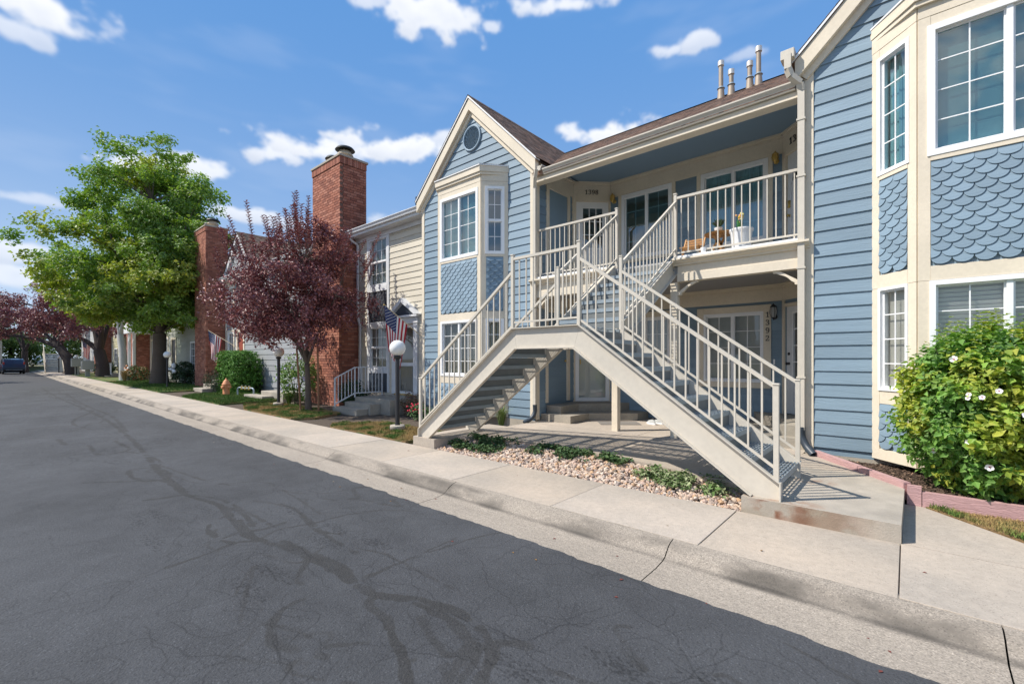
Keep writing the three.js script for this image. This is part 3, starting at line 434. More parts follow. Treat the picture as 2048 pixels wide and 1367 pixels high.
// ------------------------------------------------------------------ the blue apartment building
const font = await new FontLoader().loadAsync('fonts/droid/droid_serif_regular.typeface.json');
const Q = Math.PI / 4;
function numerals(P, F, text, s, y, n, size, m, down = false) { [...text].forEach((ch, i) => { const g = new TextGeometry(ch, { font, size, depth: 0.012, curveSegments: 5, bevelEnabled: false }); put(P, 'house_number', fin(g), m, F, down ? [s, y - i * size * 1.5, n] : [s + i * size * 0.80, y, n]); }); }
const WZ = -7.6, BZ = -9.72;
{
  const B = thing('apartment_building', 'blue lap sided apartment building with two gables and bays around a balcony', 'building', [-4.4, 0.3, -10]);
  const body = part(B, 'inner_wall'); // what closes the building behind its fronts
  put(body, 'wall', bx(-9.8, -6.03, 0.1, 5.75, -15.6, -8.35), M.room); put(body, 'wall', bx(-1.06, 2.72, 0.1, 5.75, -15.6, -8.35), M.room); put(body, 'wall', bx(-6.03, -1.06, 0.1, 5.82, -15.6, -10.5), M.room);
  const bayHalf = 1.165, frontHalf = 0.735, bayZ = -7.17;
  function bay(cx, seed, o) {
    const bulk = [[], [], []], P = part(B, 'bay_window'), faces = [{ F: { x: cx - frontHalf, z: bayZ, a: 0 }, L: 2 * frontHalf, n: 7, k: 0 }, { F: { x: cx + frontHalf, z: bayZ, a: Q }, L: 0.608, n: 2, k: 1 }, { F: { x: cx - bayHalf, z: WZ, a: -Q }, L: 0.608, n: 2, k: 2 }];
    for (const { F, L, n, k } of faces) {
      const a = 0.11, b = L - 0.11;
      const T = (s0, s1, y0, y1, p = 0.02) => put(P, 'trim_board', rbox(s0, s1, y0, y1, -0.045, p, 0.003), M.cream, F);
      T(0, a, 0.33, 2.53); T(L - 0.11, L, 0.33, 2.53); T(0, a, 2.533, 5.6); T(L - 0.11, L, 2.533, 5.6);
      T(a, b, 0.33, 0.47, 0.022); T(a, b, 1.05, 1.22, 0.017); T(a, b, 2.533, 2.70, 0.022); T(a, b, 3.92, 3.975, 0.024); T(a, b, 5.49, 5.6, 0.017);
      put(P, 'frieze_board', rbox(0, L, 5.603, 5.76, -0.045, 0.022, 0.003), M.cream, F);
      scales(P, F, a, b, 2.70, 3.92, n, 0.079, M.blue, seed + k + 9, 'shingle_scale', bulk); scales(P, F, a, b, 0.47, 1.05, n, 0.079, M.blue, seed + k, 'shingle_scale', bulk);
      const w = 0.01;
      if (k === 0) { win(P, F, a - w, b + w, 1.22, 2.53, o.low); win(P, F, a - w - 0.02, b + w + 0.02, 3.975, 5.49, o.up); }
      else { win(P, F, a - w, b + w, 1.22, 2.53, o.lowSide); win(P, F, a - w - 0.015, b + w + 0.015, 3.975, 5.49, o.upSide); }
    }
    if (bulk.flat().length) { const g = join(bulk.flat()), c = new Float32Array(g.attributes.position.count * 3); let o2 = 0; bulk.forEach((l, m) => l.forEach((q) => { const t = M.blue[m].color; for (let i = 0; i < q.attributes.position.count; i++) { c[o2++] = t.r; c[o2++] = t.g; c[o2++] = t.b; } })); g.setAttribute('color', new THREE.BufferAttribute(c, 3)); const sm = M.blue[0].clone(); sm.color.setRGB(1, 1, 1); sm.vertexColors = true; put(P, 'shingle_field', g, sm).userData.kind = 'stuff'; }
    const plan = (e) => [[cx - bayHalf - e * 0.41, WZ], [cx - frontHalf - e * 0.41, bayZ + e], [cx + frontHalf + e * 0.41, bayZ + e], [cx + bayHalf + e * 0.41, WZ]];
    put(P, 'bay_floor', sheet(plan(-0.05), 0.325, 0.345), M.cream); put(P, 'bay_ceiling', sheet(plan(-0.05), 5.70, 5.72), M.room);
    put(P, 'cornice', sheet(plan(0.06), 5.745, 5.80), M.cream); put(P, 'cornice', sheet(plan(0.085), 5.803, 5.93), M.cream);
    put(P, 'drip_edge', sheet(plan(0.105), 5.933, 5.955), M.white);
    const e = plan(0.10), top = 6.12, r0 = [cx - 0.72, top, WZ + 0.005], r1 = [cx + 0.72, top, WZ + 0.005], y = 5.958;
    const v = (p) => [p[0], y, p[1]];
    put(P, 'bay_roof', poly([[v(e[1]), v(e[2]), r1, r0], [v(e[2]), v(e[3]), r1], [v(e[0]), v(e[1]), r0], [v(e[3]), v(e[0]), r0, r1]]), M.roof);
    put(P, 'shingle_course', poly([[[e[1][0], y + 0.004, e[1][1] + 0.004], [e[2][0], y + 0.004, e[2][1] + 0.004], [e[2][0] - 0.02, y + 0.075, e[2][1] - 0.2], [e[1][0] + 0.02, y + 0.075, e[1][1] - 0.2]], [[e[2][0] + 0.003, y + 0.004, e[2][1]], [e[3][0] + 0.003, y + 0.004, e[3][1]], [e[3][0] - 0.18, y + 0.07, e[3][1]], [e[2][0] - 0.12, y + 0.07, e[2][1] - 0.14]]]), M.roof);
  }
  function gable(cx, seed) {
    const P = part(B, 'gable_wall'), x0 = cx - 1.925, x1 = cx + 1.925, F = { x: 0, z: WZ, a: 0 };
    const s = new THREE.Shape([[x0, 0.3], [x1, 0.3], [x1, 5.72], [cx, 7.6], [x0, 5.72]].map((p) => new THREE.Vector2(...p))); s.holes.push(new THREE.Path([[cx - 1.13, 0.34], [cx - 1.13, 5.9], [cx + 1.13, 5.9], [cx + 1.13, 0.34]].map((p) => new THREE.Vector2(...p))));
    const g = new THREE.ExtrudeGeometry(s, { depth: 0.12, bevelEnabled: false }); g.translate(0, 0, WZ - 0.125); put(P, 'wall', fin(g), M.blue[1]);
    const ext = (y) => [Math.max(x0 + 0.10, cx - (7.52 - y)), Math.min(x1 - 0.10, cx + (7.52 - y))];
    lapBoards(P, F, 0.40, 7.5, 0.1772, ext, [[cx - bayHalf, cx + bayHalf, 0, 5.97]], M.blue, seed);
    put(P, 'corner_board', rbox(x0, x0 + 0.105, 0.36, 5.80, -0.02, 0.028, 0.003), M.cream, F); put(P, 'corner_board', rbox(x1 - 0.105, x1, 0.36, 5.80, -0.02, 0.028, 0.003), M.cream, F);
    put(P, 'foundation', bx(x0, x1, 0.0, 0.37, -0.2, -0.006), M.foundation, F); put(P, 'bay_skirt', bx(cx - 1.1, cx + 1.1, 0.0, 0.32, -0.05, 0.02), M.foundation, F);
    const R = part(B, 'gable_roof');
    for (const k of [-1, 1]) { const q = (d, y) => [cx + k * d, y];
      put(R, 'rake_board', prism(k > 0 ? [q(0, 7.88), q(0, 7.60), q(2.03, 5.57), q(2.03, 5.85)] : [q(0, 7.88), q(2.03, 5.85), q(2.03, 5.57), q(0, 7.60)], WZ + 0.002, WZ + 0.125), M.cream);
      put(R, 'rake_trim', prism(k > 0 ? [q(0, 7.598), q(0, 7.47), q(1.90, 5.57), q(1.96, 5.638)] : [q(0, 7.598), q(1.96, 5.638), q(1.90, 5.57), q(0, 7.47)], WZ + 0.002, WZ + 0.055), M.cream);
      put(R, 'drip_edge', prism(k > 0 ? [q(0, 7.925), q(0, 7.883), q(2.06, 5.823), q(2.06, 5.865)] : [q(0, 7.925), q(2.06, 5.865), q(2.06, 5.823), q(0, 7.883)], WZ + 0.002, WZ + 0.145), M.white);
      put(R, 'roof_deck', poly([[[cx, 7.92, WZ + 0.14], [cx + k * 2.07, 5.85, WZ + 0.14], [cx + k * 2.07, 5.85, -12.2], [cx, 7.92, -12.2]], [[cx, 7.87, WZ + 0.14], [cx + k * 2.07, 5.80, WZ + 0.14], [cx + k * 2.07, 5.80, -12.2], [cx, 7.87, -12.2]]]), M.roof);
      // shingle courses run front to back
      const e = 0.15, L = 2.07 * Math.SQRT2, h = Math.SQRT1_2; for (let d = 0; d < L; d += e) { const q2 = Math.min(L, d + e * 1.1), A = (t, n) => [cx + k * (2.08 - t * h + n * h), 5.85 + t * h + n * h]; const p0 = A(d, 0.002), p1 = A(d, 0.009), p2 = A(q2, 0.003), z0 = WZ + 0.15, z1 = -12.2; put(R, 'shingle_course', poly([[[p1[0], p1[1], z0], [p1[0], p1[1], z1], [p2[0], p2[1], z1], [p2[0], p2[1], z0]], [[p0[0], p0[1], z0], [p0[0], p0[1], z1], [p1[0], p1[1], z1], [p1[0], p1[1], z0]], [[p0[0], p0[1], z0], [p1[0], p1[1], z0], [p2[0], p2[1], z0]]]), M.roof); }
    }
    put(R, 'ridge_cap', poly([[[cx, 7.955, WZ + 0.15], [cx + 0.12, 7.83, WZ + 0.15], [cx + 0.12, 7.83, -12], [cx, 7.955, -12]], [[cx, 7.955, WZ + 0.15], [cx - 0.12, 7.83, WZ + 0.15], [cx - 0.12, 7.83, -12], [cx, 7.955, -12]]]), M.roof);
  }
  const CL = -7.92, CR = 0.83;
  gable(CL, 3); gable(CR, 4);
  bay(CR, 70, { low: { inside: 'slats', nx: 2, ny: 4, blindMat: M.blindGrey }, up: { casing: 0.07, inside: 'blind', ny: 4, glass: M.teal }, lowSide: { casing: 0.035, kind: 'fixed', nx: 2, ny: 4, inside: 'blind' }, upSide: { casing: 0.045, kind: 'fixed', nx: 2, ny: 4, inside: 'curtain', glass: M.teal } });
  bay(CL, 50, { low: { inside: 'curtain', ny: 4, glass: M.glass, blindMat: mat(rgb(0.16, 0.155, 0.13), { roughness: 0.9 }) }, up: { casing: 0.07, inside: 'blind', ny: 4, glass: M.teal }, lowSide: { kind: 'fixed', nx: 1, ny: 4, inside: 'curtain', blindMat: mat(rgb(0.22, 0.21, 0.14), { roughness: 0.9 }) }, upSide: { casing: 0.06, kind: 'hung', ny: 2, inside: 'none', glass: M.teal, deep: 0.5 } });
  { // round louvred vent under the peak
    const V = part(B, 'gable_vent'), F = { x: -7.90, z: WZ, a: 0 }, rim = new THREE.TorusGeometry(0.285, 0.028, 8, 36), vm = mat(rgb(0.26, 0.36, 0.45), { roughness: 0.6 }); put(V, 'vent_rim', fin(rim), vm, F, [0, 6.94, 0.03]);
    const disc = new THREE.CircleGeometry(0.275, 36); put(V, 'vent_screen', fin(disc), vm, F, [0, 6.94, 0.021]);
    for (let i = -8; i <= 8; i++) { const y = i * 0.0315, w = Math.sqrt(0.275 ** 2 - y * y) - 0.006; put(V, 'louver', poly([[[-w, y - 0.011, 0.045], [w, y - 0.011, 0.045], [w, y + 0.006, 0.024], [-w, y + 0.006, 0.024]]]), vm, F, [0, 6.94, 0]); }
  }
  // main roof between and behind the gables
  const R = part(B, 'main_roof'), slope = 0.585, roofY = (z) => 5.572 + slope * (-z - 7.5);
  put(R, 'roof_deck', hexa([[-5.97, roofY(-7.5) - 0.09, -7.5], [-1.13, roofY(-7.5) - 0.09, -7.5], [-1.13, roofY(-9) - 0.09, -9], [-5.97, roofY(-9) - 0.09, -9]], [[-5.97, roofY(-7.5) - 0.006, -7.5], [-1.13, roofY(-7.5) - 0.006, -7.5], [-1.13, roofY(-9) - 0.006, -9], [-5.97, roofY(-9) - 0.006, -9]]), M.roofFlat);
  courses(R, -5.97, -1.13, [roofY(-7.5), -7.5], [roofY(-8.3), -8.3], 0.16, M.roofFlat); courses(R, -9.75, 2.66, [roofY(-8.29), -8.29], [roofY(-11.45), -11.45], 0.16, M.roofFlat);
  put(R, 'roof_deck', poly([[[-9.75, roofY(-8.29) - 0.01, -8.29], [2.66, roofY(-8.29) - 0.01, -8.29], [2.66, roofY(-11.45) - 0.01, -11.45], [-9.75, roofY(-11.45) - 0.01, -11.45]], [[-9.75, roofY(-11.45), -11.45], [2.66, roofY(-11.45), -11.45], [2.66, 5.7, -15.7], [-9.75, 5.7, -15.7]]]), M.roofFlat);
  put(R, 'ridge_cap', poly([[[-9.75, roofY(-11.45) + 0.012, -11.45], [2.66, roofY(-11.45) + 0.012, -11.45], [2.66, roofY(-11.3) + 0.02, -11.28], [-9.75, roofY(-11.3) + 0.02, -11.28]], [[-9.75, roofY(-11.45) + 0.012, -11.45], [2.66, roofY(-11.45) + 0.012, -11.45], [2.66, roofY(-11.3) + 0.02, -11.62], [-9.75, roofY(-11.3) + 0.02, -11.62]]]), M.roofFlat);
  gutterRun(B, [-5.70, 5.572, WZ + 0.02], [-1.20, 5.572, WZ + 0.02], [0, 1], M.steel); gutterRun(B, [-5.82, 5.66, WZ + 0.14], [-5.82, 5.66, WZ - 0.30], [1, 0], M.steel);
  put(B, 'fascia_board', rbox(-5.99, -1.10, 5.36, 5.455, WZ - 0.16, WZ + 0.045, 0.004), M.cream); put(B, 'fascia_board', rbox(-5.99, -1.10, 5.457, 5.56, WZ - 0.16, WZ + 0.018, 0.004), M.cream);
  for (const [x, z, h] of [[-3.27, -11.15, 0.56], [-3.06, -11.2, 0.27], [-2.67, -11.2, 0.29], [-2.48, -11.15, 0.54]]) { // flue pipes standing on the roof
    const P = part(B, 'roof_vent_pipe'), y = roofY(z) - 0.05, pm = mat(rgb(0.40, 0.33, 0.26), { roughness: 0.6, metalness: 0.3, map: repeat(grainTex, 3) }), cm = mat(rgb(0.72, 0.68, 0.62), { roughness: 0.4, metalness: 0.4 });
    put(P, 'flashing', cyl(x, y, z, 0.085, 0.062, 0.28), pm); put(P, 'storm_collar', cyl(x, y + 0.26, z, 0.085, 0.05, 0.045), M.galv); put(P, 'pipe', cyl(x, y + 0.25, z, 0.05, 0.05, h), pm); put(P, 'pipe_cap', cyl(x, y + 0.25 + h - 0.02, z, 0.068, 0.068, 0.11), cm);
  }
  // the recessed balcony: walls of both storeys
  const SIDE = { x: -5.995, z: WZ, a: Math.PI / 2 }, DOORL = { x: -5.995, z: -9.08, a: Q }, BACK = { x: -5.355, z: BZ, a: 0 }, DOORR = { x: -1.745, z: BZ, a: -Q }, SIDER = { x: -1.105, z: -9.08, a: -Math.PI / 2 };
  const T = (F, s0, s1, y0, y1, n = 0.03) => put(B, 'trim_board', rbox(s0, s1, y0, y1, -0.04, n, 0.003), M.cream, F);
  const storey = (y0, y1, head) => {
    wallSheet(B, SIDE, 0.02, 1.48, y0, y1, [], -0.1, -0.002, M.blue[0]); wallSheet(B, SIDER, 0, 1.46, y0, y1, [], -0.1, -0.002, M.blue[0]);
    for (const [F, L] of [[SIDE, 1.48], [SIDER, 1.48], [BACK, 3.61], [DOORL, 0.905], [DOORR, 0.905]]) { T(F, 0, L, head, y1 - 0.085, 0.024); put(B, 'crown_moulding', join([bx(0, L, y1 - 0.083, y1 - 0.042, 0, 0.035), bx(0, L, y1 - 0.041, y1 - 0.002, 0, 0.065)]), M.cream, F); }
  };
  storey(3.3, 5.84, 5.47); storey(0.3, 3.04, 2.72);
  // upper storey
  T(SIDE, 0.02, 0.13, 3.31, 5.468); lapBoards(B, SIDE, 3.36, 5.46, 0.1772, () => [0.13, 0.385], [], M.blue, 5); T(SIDE, 0.39, 0.49, 3.31, 5.468, 0.034); T(SIDE, 1.22, 1.31, 3.31, 5.468, 0.034); T(SIDE, 0.491, 1.219, 5.40, 5.468, 0.034); lapBoards(B, SIDE, 3.36, 5.46, 0.1772, () => [1.315, 1.41], [], M.blue, 6); T(SIDE, 1.41, 1.478, 3.31, 5.468, 0.034);
  put(B, 'closet_door', bx(0.492, 1.218, 3.33, 5.398, -0.03, 0.004), M.door, SIDE);
  const liteGrid = { lite: [0.2, 0.82, 0.46, 0.93], grid: [3, 3], beadMat: M.white, glass: M.teal };
  wallSheet(B, DOORL, 0, 0.905, 3.3, 5.84, [[0.07, 0.86, 3.3, 5.38]], -0.1, 0, M.cream); panelDoor(B, DOORL, 0.072, 0.858, 3.335, 5.378, M.white, { ...liteGrid, panels: [[0.12, 0.46, 0.06, 0.36], [0.54, 0.88, 0.06, 0.36]], knobSide: 0, deadbolt: true }); T(DOORL, 0.0, 0.068, 3.31, 5.468, 0.026); T(DOORL, 0.862, 0.903, 3.31, 5.468, 0.026); T(DOORL, 0.069, 0.861, 5.383, 5.468, 0.032);
  wallSheet(B, DOORR, 0, 0.905, 3.3, 5.84, [[0.09, 0.88, 3.3, 5.38]], -0.1, 0, M.cream); { const d = panelDoor(B, DOORR, 0.092, 0.878, 3.335, 5.378, M.offwhite, { lite: [0.15, 0.85, 0.745, 0.885], panels: [[0.12, 0.46, 0.06, 0.34], [0.54, 0.88, 0.06, 0.34], [0.12, 0.46, 0.39, 0.66], [0.54, 0.88, 0.39, 0.66]], knobSide: 0, deadbolt: true });
    const s = new THREE.Shape([[-0.30, -0.03], [0.30, -0.03], [0.30, 0.31], [-0.30, 0.31]].map((p) => new THREE.Vector2(...p))), hole = new THREE.Path(); hole.absarc(0, 0, 0.25, 0, Math.PI, false); hole.lineTo(0.25, 0); s.holes.push(hole); put(d, 'fan_light_surround', fin(new THREE.ExtrudeGeometry(s, { depth: 0.008, bevelEnabled: false, curveSegments: 20 })), M.offwhite, DOORR, [0.485, 4.86, -0.012]); for (const t of [0.25, 0.5, 0.75]) { const g = bx(0, 0.25, -0.006, 0.006, 0, 0.006); g.rotateZ(Math.PI * t); put(d, 'muntin', g, M.offwhite, DOORR, [0.485, 4.86, -0.011]); }
    put(d, 'knocker', join([moved(lathe([[0.001, 0], [0.03, 0.0], [0.02, 0.05], [0.03, 0.12], [0.001, 0.14]], 10), 0, 0, 0)]), M.brass, DOORR, [0.162, 4.40, 0.0]); }
  T(DOORR, 0.0, 0.088, 3.31, 5.468, 0.026); T(DOORR, 0.882, 0.904, 3.31, 5.468, 0.026); T(DOORR, 0.089, 0.881, 5.383, 5.468, 0.032);
  const WA = [0.30, 1.50, 3.93, 5.46], WB = [2.11, 3.36, 3.90, 5.46];
  wallSheet(B, BACK, -0.02, 3.63, 3.3, 5.84, [WA, WB].map((w) => [w[0] + 0.02, w[1] - 0.02, w[2] + 0.02, w[3] - 0.02]), -0.1, -0.002, M.blue[0]);
  lapBoards(B, BACK, 3.36, 5.46, 0.1772, () => [0.0, 3.61], [[WA[0] - 0.08, WA[1] + 0.08, WA[2] - 0.06, 6], [WB[0] - 0.08, WB[1] + 0.08, WB[2] - 0.06, 6]], M.blue, 7);
  for (const w of [WA, WB]) { T(BACK, w[0] - 0.08, w[0] - 0.002, w[2] - 0.07, 5.468, 0.036); T(BACK, w[1] + 0.002, w[1] + 0.08, w[2] - 0.07, 5.468, 0.036); T(BACK, w[0], w[1], w[2] - 0.07, w[2] - 0.002, 0.036); win(B, BACK, ...w, { casing: 0.075, ny: 4, nx: 2, inside: w === WA ? 'none' : 'curtain', glass: M.teal, blindMat: M.blindGrey, deep: 0.7, sunk: 0.018, bars: 0.005 }); }
  numerals(B, DOORL, '1398', 0.27, 5.545, 0.026, 0.105, M.black); numerals(B, DOORR, '13', 0.20, 5.53, 0.026, 0.12, M.black);
  { // balcony ceiling and deck
    const plan = [[-5.99, WZ - 0.02], [-1.11, WZ - 0.02], [-1.11, -9.08], [-1.745, BZ], [-5.355, BZ], [-5.99, -9.08]];
    put(B, 'balcony_ceiling', join([sheet([[-5.99, -8.06], [-1.11, -8.06], ...plan.slice(2)], 5.84, 5.875), hexa([[-5.99, 5.50, -7.63], [-1.11, 5.50, -7.63], [-1.11, 5.84, -8.058], [-5.99, 5.84, -8.058]], [[-5.99, 5.53, -7.63], [-1.11, 5.53, -7.63], [-1.11, 5.87, -8.058], [-5.99, 5.87, -8.058]])]), M.soffit);
    const D = part(B, 'balcony'); put(D, 'deck_slab', sheet(plan.map(([x, z], i) => (i < 2 ? [x, WZ - 0.03] : [x, z])), 3.065, 3.30), mat(rgb(0.50, 0.50, 0.50), { roughness: 0.8, map: repeat(grainTex, 1) })); put(D, 'porch_ceiling', sheet(plan, 3.035, 3.062), mat(rgb(0.30, 0.29, 0.28), { roughness: 0.9 }));
    for (const [a, b] of [[-6.06, -4.19], [-2.99, -1.03]]) {
      put(D, 'deck_flashing', rbox(a + 0.07, b - 0.05, 3.303, 3.35, WZ - 0.10, WZ + 0.05, 0.004), M.white);
      const pr = [[0, 3.19], [0.045, 3.19], [0.05, 3.215], [0.085, 3.235], [0.105, 3.262], [0.135, 3.27], [0.135, 3.30], [0, 3.30]], f = []; for (let i = 0; i < pr.length; i++) { const j = (i + 1) % pr.length; f.push([[a, pr[i][1], WZ + pr[i][0]], [b, pr[i][1], WZ + pr[i][0]], [b, pr[j][1], WZ + pr[j][0]], [a, pr[j][1], WZ + pr[j][0]]]); } f.push(pr.map((q) => [a, q[1], WZ + q[0]]), pr.map((q) => [b, q[1], WZ + q[0]]).reverse()); put(D, 'deck_moulding', poly(f), M.cream);
      put(D, 'deck_fascia', rbox(a + 0.07, b - 0.065, 3.06, 3.19, WZ - 0.03, WZ + 0.012, 0.003), M.cream); put(D, 'deck_beam', rbox(a + 0.07, b - 0.065, 2.92, 3.058, WZ - 0.12, WZ + 0.035, 0.004), M.cream);
    }
    for (const x of [-4.09, -2.98]) put(D, 'post', rbox(x - 0.06, x + 0.06, 0.26, 2.918, WZ - 0.09, WZ + 0.03, 0.006), M.cream);
    // scroll brackets under the beam
    const br = new THREE.Shape(); br.moveTo(0, -0.22); br.lineTo(0.05, -0.22); br.lineTo(0.055, -0.185); br.bezierCurveTo(0.10, -0.175, 0.12, -0.12, 0.17, -0.09); br.bezierCurveTo(0.22, -0.06, 0.26, -0.055, 0.29, -0.03); br.lineTo(0.33, -0.03); br.lineTo(0.33, 0); br.lineTo(0.25, 0); br.lineTo(0, -0.165); br.lineTo(0, -0.22);
    const bg = fin(new THREE.ExtrudeGeometry(br, { depth: 0.05, bevelEnabled: false })); const bgm = bg.clone(); bgm.scale(-1, 1, 1); { const p = bgm.attributes; bgm.computeVertexNormals(); }
    put(D, 'bracket', bg, M.cream, FRONT, [-2.915, 2.918, WZ - 0.05]); put(D, 'bracket', bgm, M.cream, FRONT, [-1.17, 2.918, WZ - 0.05]); put(D, 'bracket', bg, M.cream, FRONT, [-5.90, 2.918, WZ - 0.05]); put(D, 'bracket', bgm, M.cream, FRONT, [-4.155, 2.918, WZ - 0.05]);
    // guard rails along the deck edge
    for (const [a, b] of [[-5.97, -4.10], [-2.99, -1.13]]) { const G = part(B, 'balcony_railing'), z = -7.68; put(G, 'top_rail', bar([a, 4.37, z], [b, 4.37, z], 0.04, 0.04), M.steel); put(G, 'bottom_rail', bar([a, 3.43, z], [b, 3.43, z], 0.025, 0.025), M.steel); for (let x = a + 0.10; x < b - 0.05; x += 0.118) put(G, 'baluster', bx(x - 0.008, x + 0.008, 3.43, 4.355, z - 0.008, z + 0.008), M.steel); for (const x of a < -5 ? [a + 0.4, a + 1.5] : [a + 0.6, a + 1.75]) put(G, 'rail_foot', bx(x - 0.01, x + 0.01, 3.34, 3.425, z - 0.01, z + 0.01), M.steel); const px = a < -5 ? b : a; put(G, 'post', bx(px - 0.024, px + 0.024, 3.30, 4.43, z - 0.024, z + 0.024), M.steel); put(G, 'post_cap', rbox(px - 0.032, px + 0.032, 4.43, 4.452, z - 0.032, z + 0.032, 0.006), M.steel); }
  }
  // lower storey
  T(SIDE, 0.02, 0.13, 0.32, 2.718); lapBoards(B, SIDE, 0.40, 2.7, 0.1772, () => [0.13, 0.36], [], M.blue, 8); T(SIDE, 0.365, 0.45, 0.66, 2.718, 0.034); T(SIDE, 1.19, 1.30, 0.66, 2.718, 0.034); lapBoards(B, SIDE, 0.66, 2.7, 0.1772, () => [1.305, 1.478], [], M.blue, 9);
  panelDoor(B, SIDE, 0.452, 1.188, 0.665, 2.66, M.door, { panels: [[0.14, 0.45, 0.08, 0.40], [0.55, 0.86, 0.08, 0.40], [0.14, 0.45, 0.48, 0.75], [0.55, 0.86, 0.48, 0.75], [0.14, 0.45, 0.80, 0.93], [0.55, 0.86, 0.80, 0.93]], knobSide: 1 }); put(B, 'door_head', bx(0.452, 1.188, 2.662, 2.718, -0.05, 0.03), M.cream, SIDE);
  wallSheet(B, DOORL, 0, 0.905, 0.3, 3.04, [[0.05, 0.87, 0.6, 2.68]], -0.1, 0, M.cream);
  { const d = part(B, 'storm_door'); put(d, 'door_frame', ring(0.052, 0.868, 0.62, 2.68, 0.085, -0.06, 0.01), M.white, DOORL); put(d, 'door_glass', quad(0.13, 0.79, 0.70, 2.60, -0.03), M.glass, DOORL); put(d, 'inner_curtain', quad(0.05, 0.87, 0.62, 2.05, -0.16), M.curtain, DOORL); put(d, 'hallway', hallway(0.03, 0.89, 0.6, 2.7, 1.3), M.hall, DOORL); put(d, 'handle', rbox(0.16, 0.18, 1.5, 1.62, -0.02, 0.03, 0.006), M.brass, DOORL); }
  wallSheet(B, DOORR, 0, 0.905, 0.3, 3.04, [[0.06, 0.88, 0.6, 2.60]], -0.1, 0, M.blue[0]); panelDoor(B, DOORR, 0.062, 0.878, 0.62, 2.59, M.offwhite, { lite: [0.22, 0.80, 0.33, 0.94], grid: [2, 4], beadMat: M.white, panels: [[0.22, 0.80, 0.06, 0.27]], knobSide: 0, deadbolt: true, knobMat: M.black }); T(DOORR, 0.0, 0.058, 0.32, 2.718, 0.03); T(DOORR, 0.059, 0.90, 2.593, 2.65, 0.03);
  const LA = [0.30, 1.45, 1.12, 2.56], LB = [2.17, 3.28, 1.17, 2.54];
  wallSheet(B, BACK, -0.02, 3.63, 0.3, 3.04, [LA, LB].map((w) => [w[0] + 0.02, w[1] - 0.02, w[2] + 0.02, w[3] - 0.02]), -0.1, -0.002, M.blue[0]);
  lapBoards(B, BACK, 0.40, 2.71, 0.1772, () => [0.0, 3.61], [LA, LB].map((w) => [w[0] - 0.12, w[1] + 0.12, w[2] - 0.10, w[3] + 0.11]), M.blue, 10);
  for (const w of [LA, LB]) { T(BACK, w[0] - 0.13, w[0] - 0.002, w[2] - 0.11, w[3] + 0.125, 0.036); T(BACK, w[1] + 0.002, w[1] + 0.13, w[2] - 0.11, w[3] + 0.125, 0.036); T(BACK, w[0] - 0.001, w[1] + 0.001, w[3] + 0.002, w[3] + 0.125, 0.034); T(BACK, w[0] - 0.001, w[1] + 0.001, w[2] - 0.11, w[2] - 0.002, 0.034); win(B, BACK, ...w, { casing: 0.045, ny: 4, inside: 'blind', blindMat: mat(rgb(0.42, 0.43, 0.42), { roughness: 0.8 }), deep: 0.7 }); }
  numerals(B, BACK, '1392', 3.315, 2.42, 0.037, 0.10, M.black, true);
  put(B, 'doorbell', rbox(3.445, 3.475, 1.52, 1.62, 0, 0.02, 0.004), M.white, BACK); put(B, 'bell_push', rbox(3.375, 3.395, 1.55, 1.60, 0.01, 0.03, 0.004), M.brass, BACK);
  // stoops in the corners, poured concrete
  const mirror = (o) => o.map(([x, z]) => [-7.1 - x, z]).reverse();
  const low = [[-5.98, -7.80], [-5.22, -7.80], [-5.22, -8.52], [-4.42, -9.22], [-4.40, -9.70], [-5.35, -9.70], [-5.98, -9.07]], high = [[-5.98, -8.0], [-5.60, -8.0], [-5.60, -8.70], [-4.98, -9.33], [-4.86, -9.70], [-5.35, -9.70], [-5.98, -9.07]];
  for (const f of [(o) => o, mirror]) { const P = part(B, 'stoop'); put(P, 'step', sheet(f(low), 0.22, 0.445), M.step); put(P, 'step', sheet(f(high), 0.40, 0.61), M.step); }
  // rain pipes
  downspout(B, [[-5.80, 5.56, WZ + 0.20], [-5.86, 5.42, WZ + 0.16], [-5.94, 5.26, WZ + 0.07], [-5.94, 0.62, WZ + 0.07]], 0.035, M.steel); corrugated(B, [[-5.94, 0.66, WZ + 0.07], [-5.94, 0.50, WZ + 0.07], [-5.97, 0.38, WZ + 0.14], [-6.05, 0.29, WZ + 0.30]], 0.045, M.navy);
  downspout(B, [[-1.27, 5.92, WZ + 0.22], [-1.27, 5.72, WZ + 0.22], [-1.24, 5.62, WZ + 0.19], [-1.14, 5.52, WZ + 0.11], [-1.13, 5.42, WZ + 0.075], [-1.13, 0.62, WZ + 0.075]], 0.042, M.steel); put(B, 'gutter_end', rbox(-1.36, -1.19, 5.86, 5.99, WZ + 0.06, WZ + 0.24, 0.008), M.steel); corrugated(B, [[-1.13, 0.66, WZ + 0.075], [-1.12, 0.52, WZ + 0.08], [-1.06, 0.40, WZ + 0.12], [-0.97, 0.31, WZ + 0.20]], 0.048, M.navy);
  for (const y of [5.0, 4.2, 2.9, 1.35]) put(B, 'pipe_strap', bx(-1.185, -1.075, y, y + 0.025, WZ + 0.04, WZ + 0.115), M.steel);
}

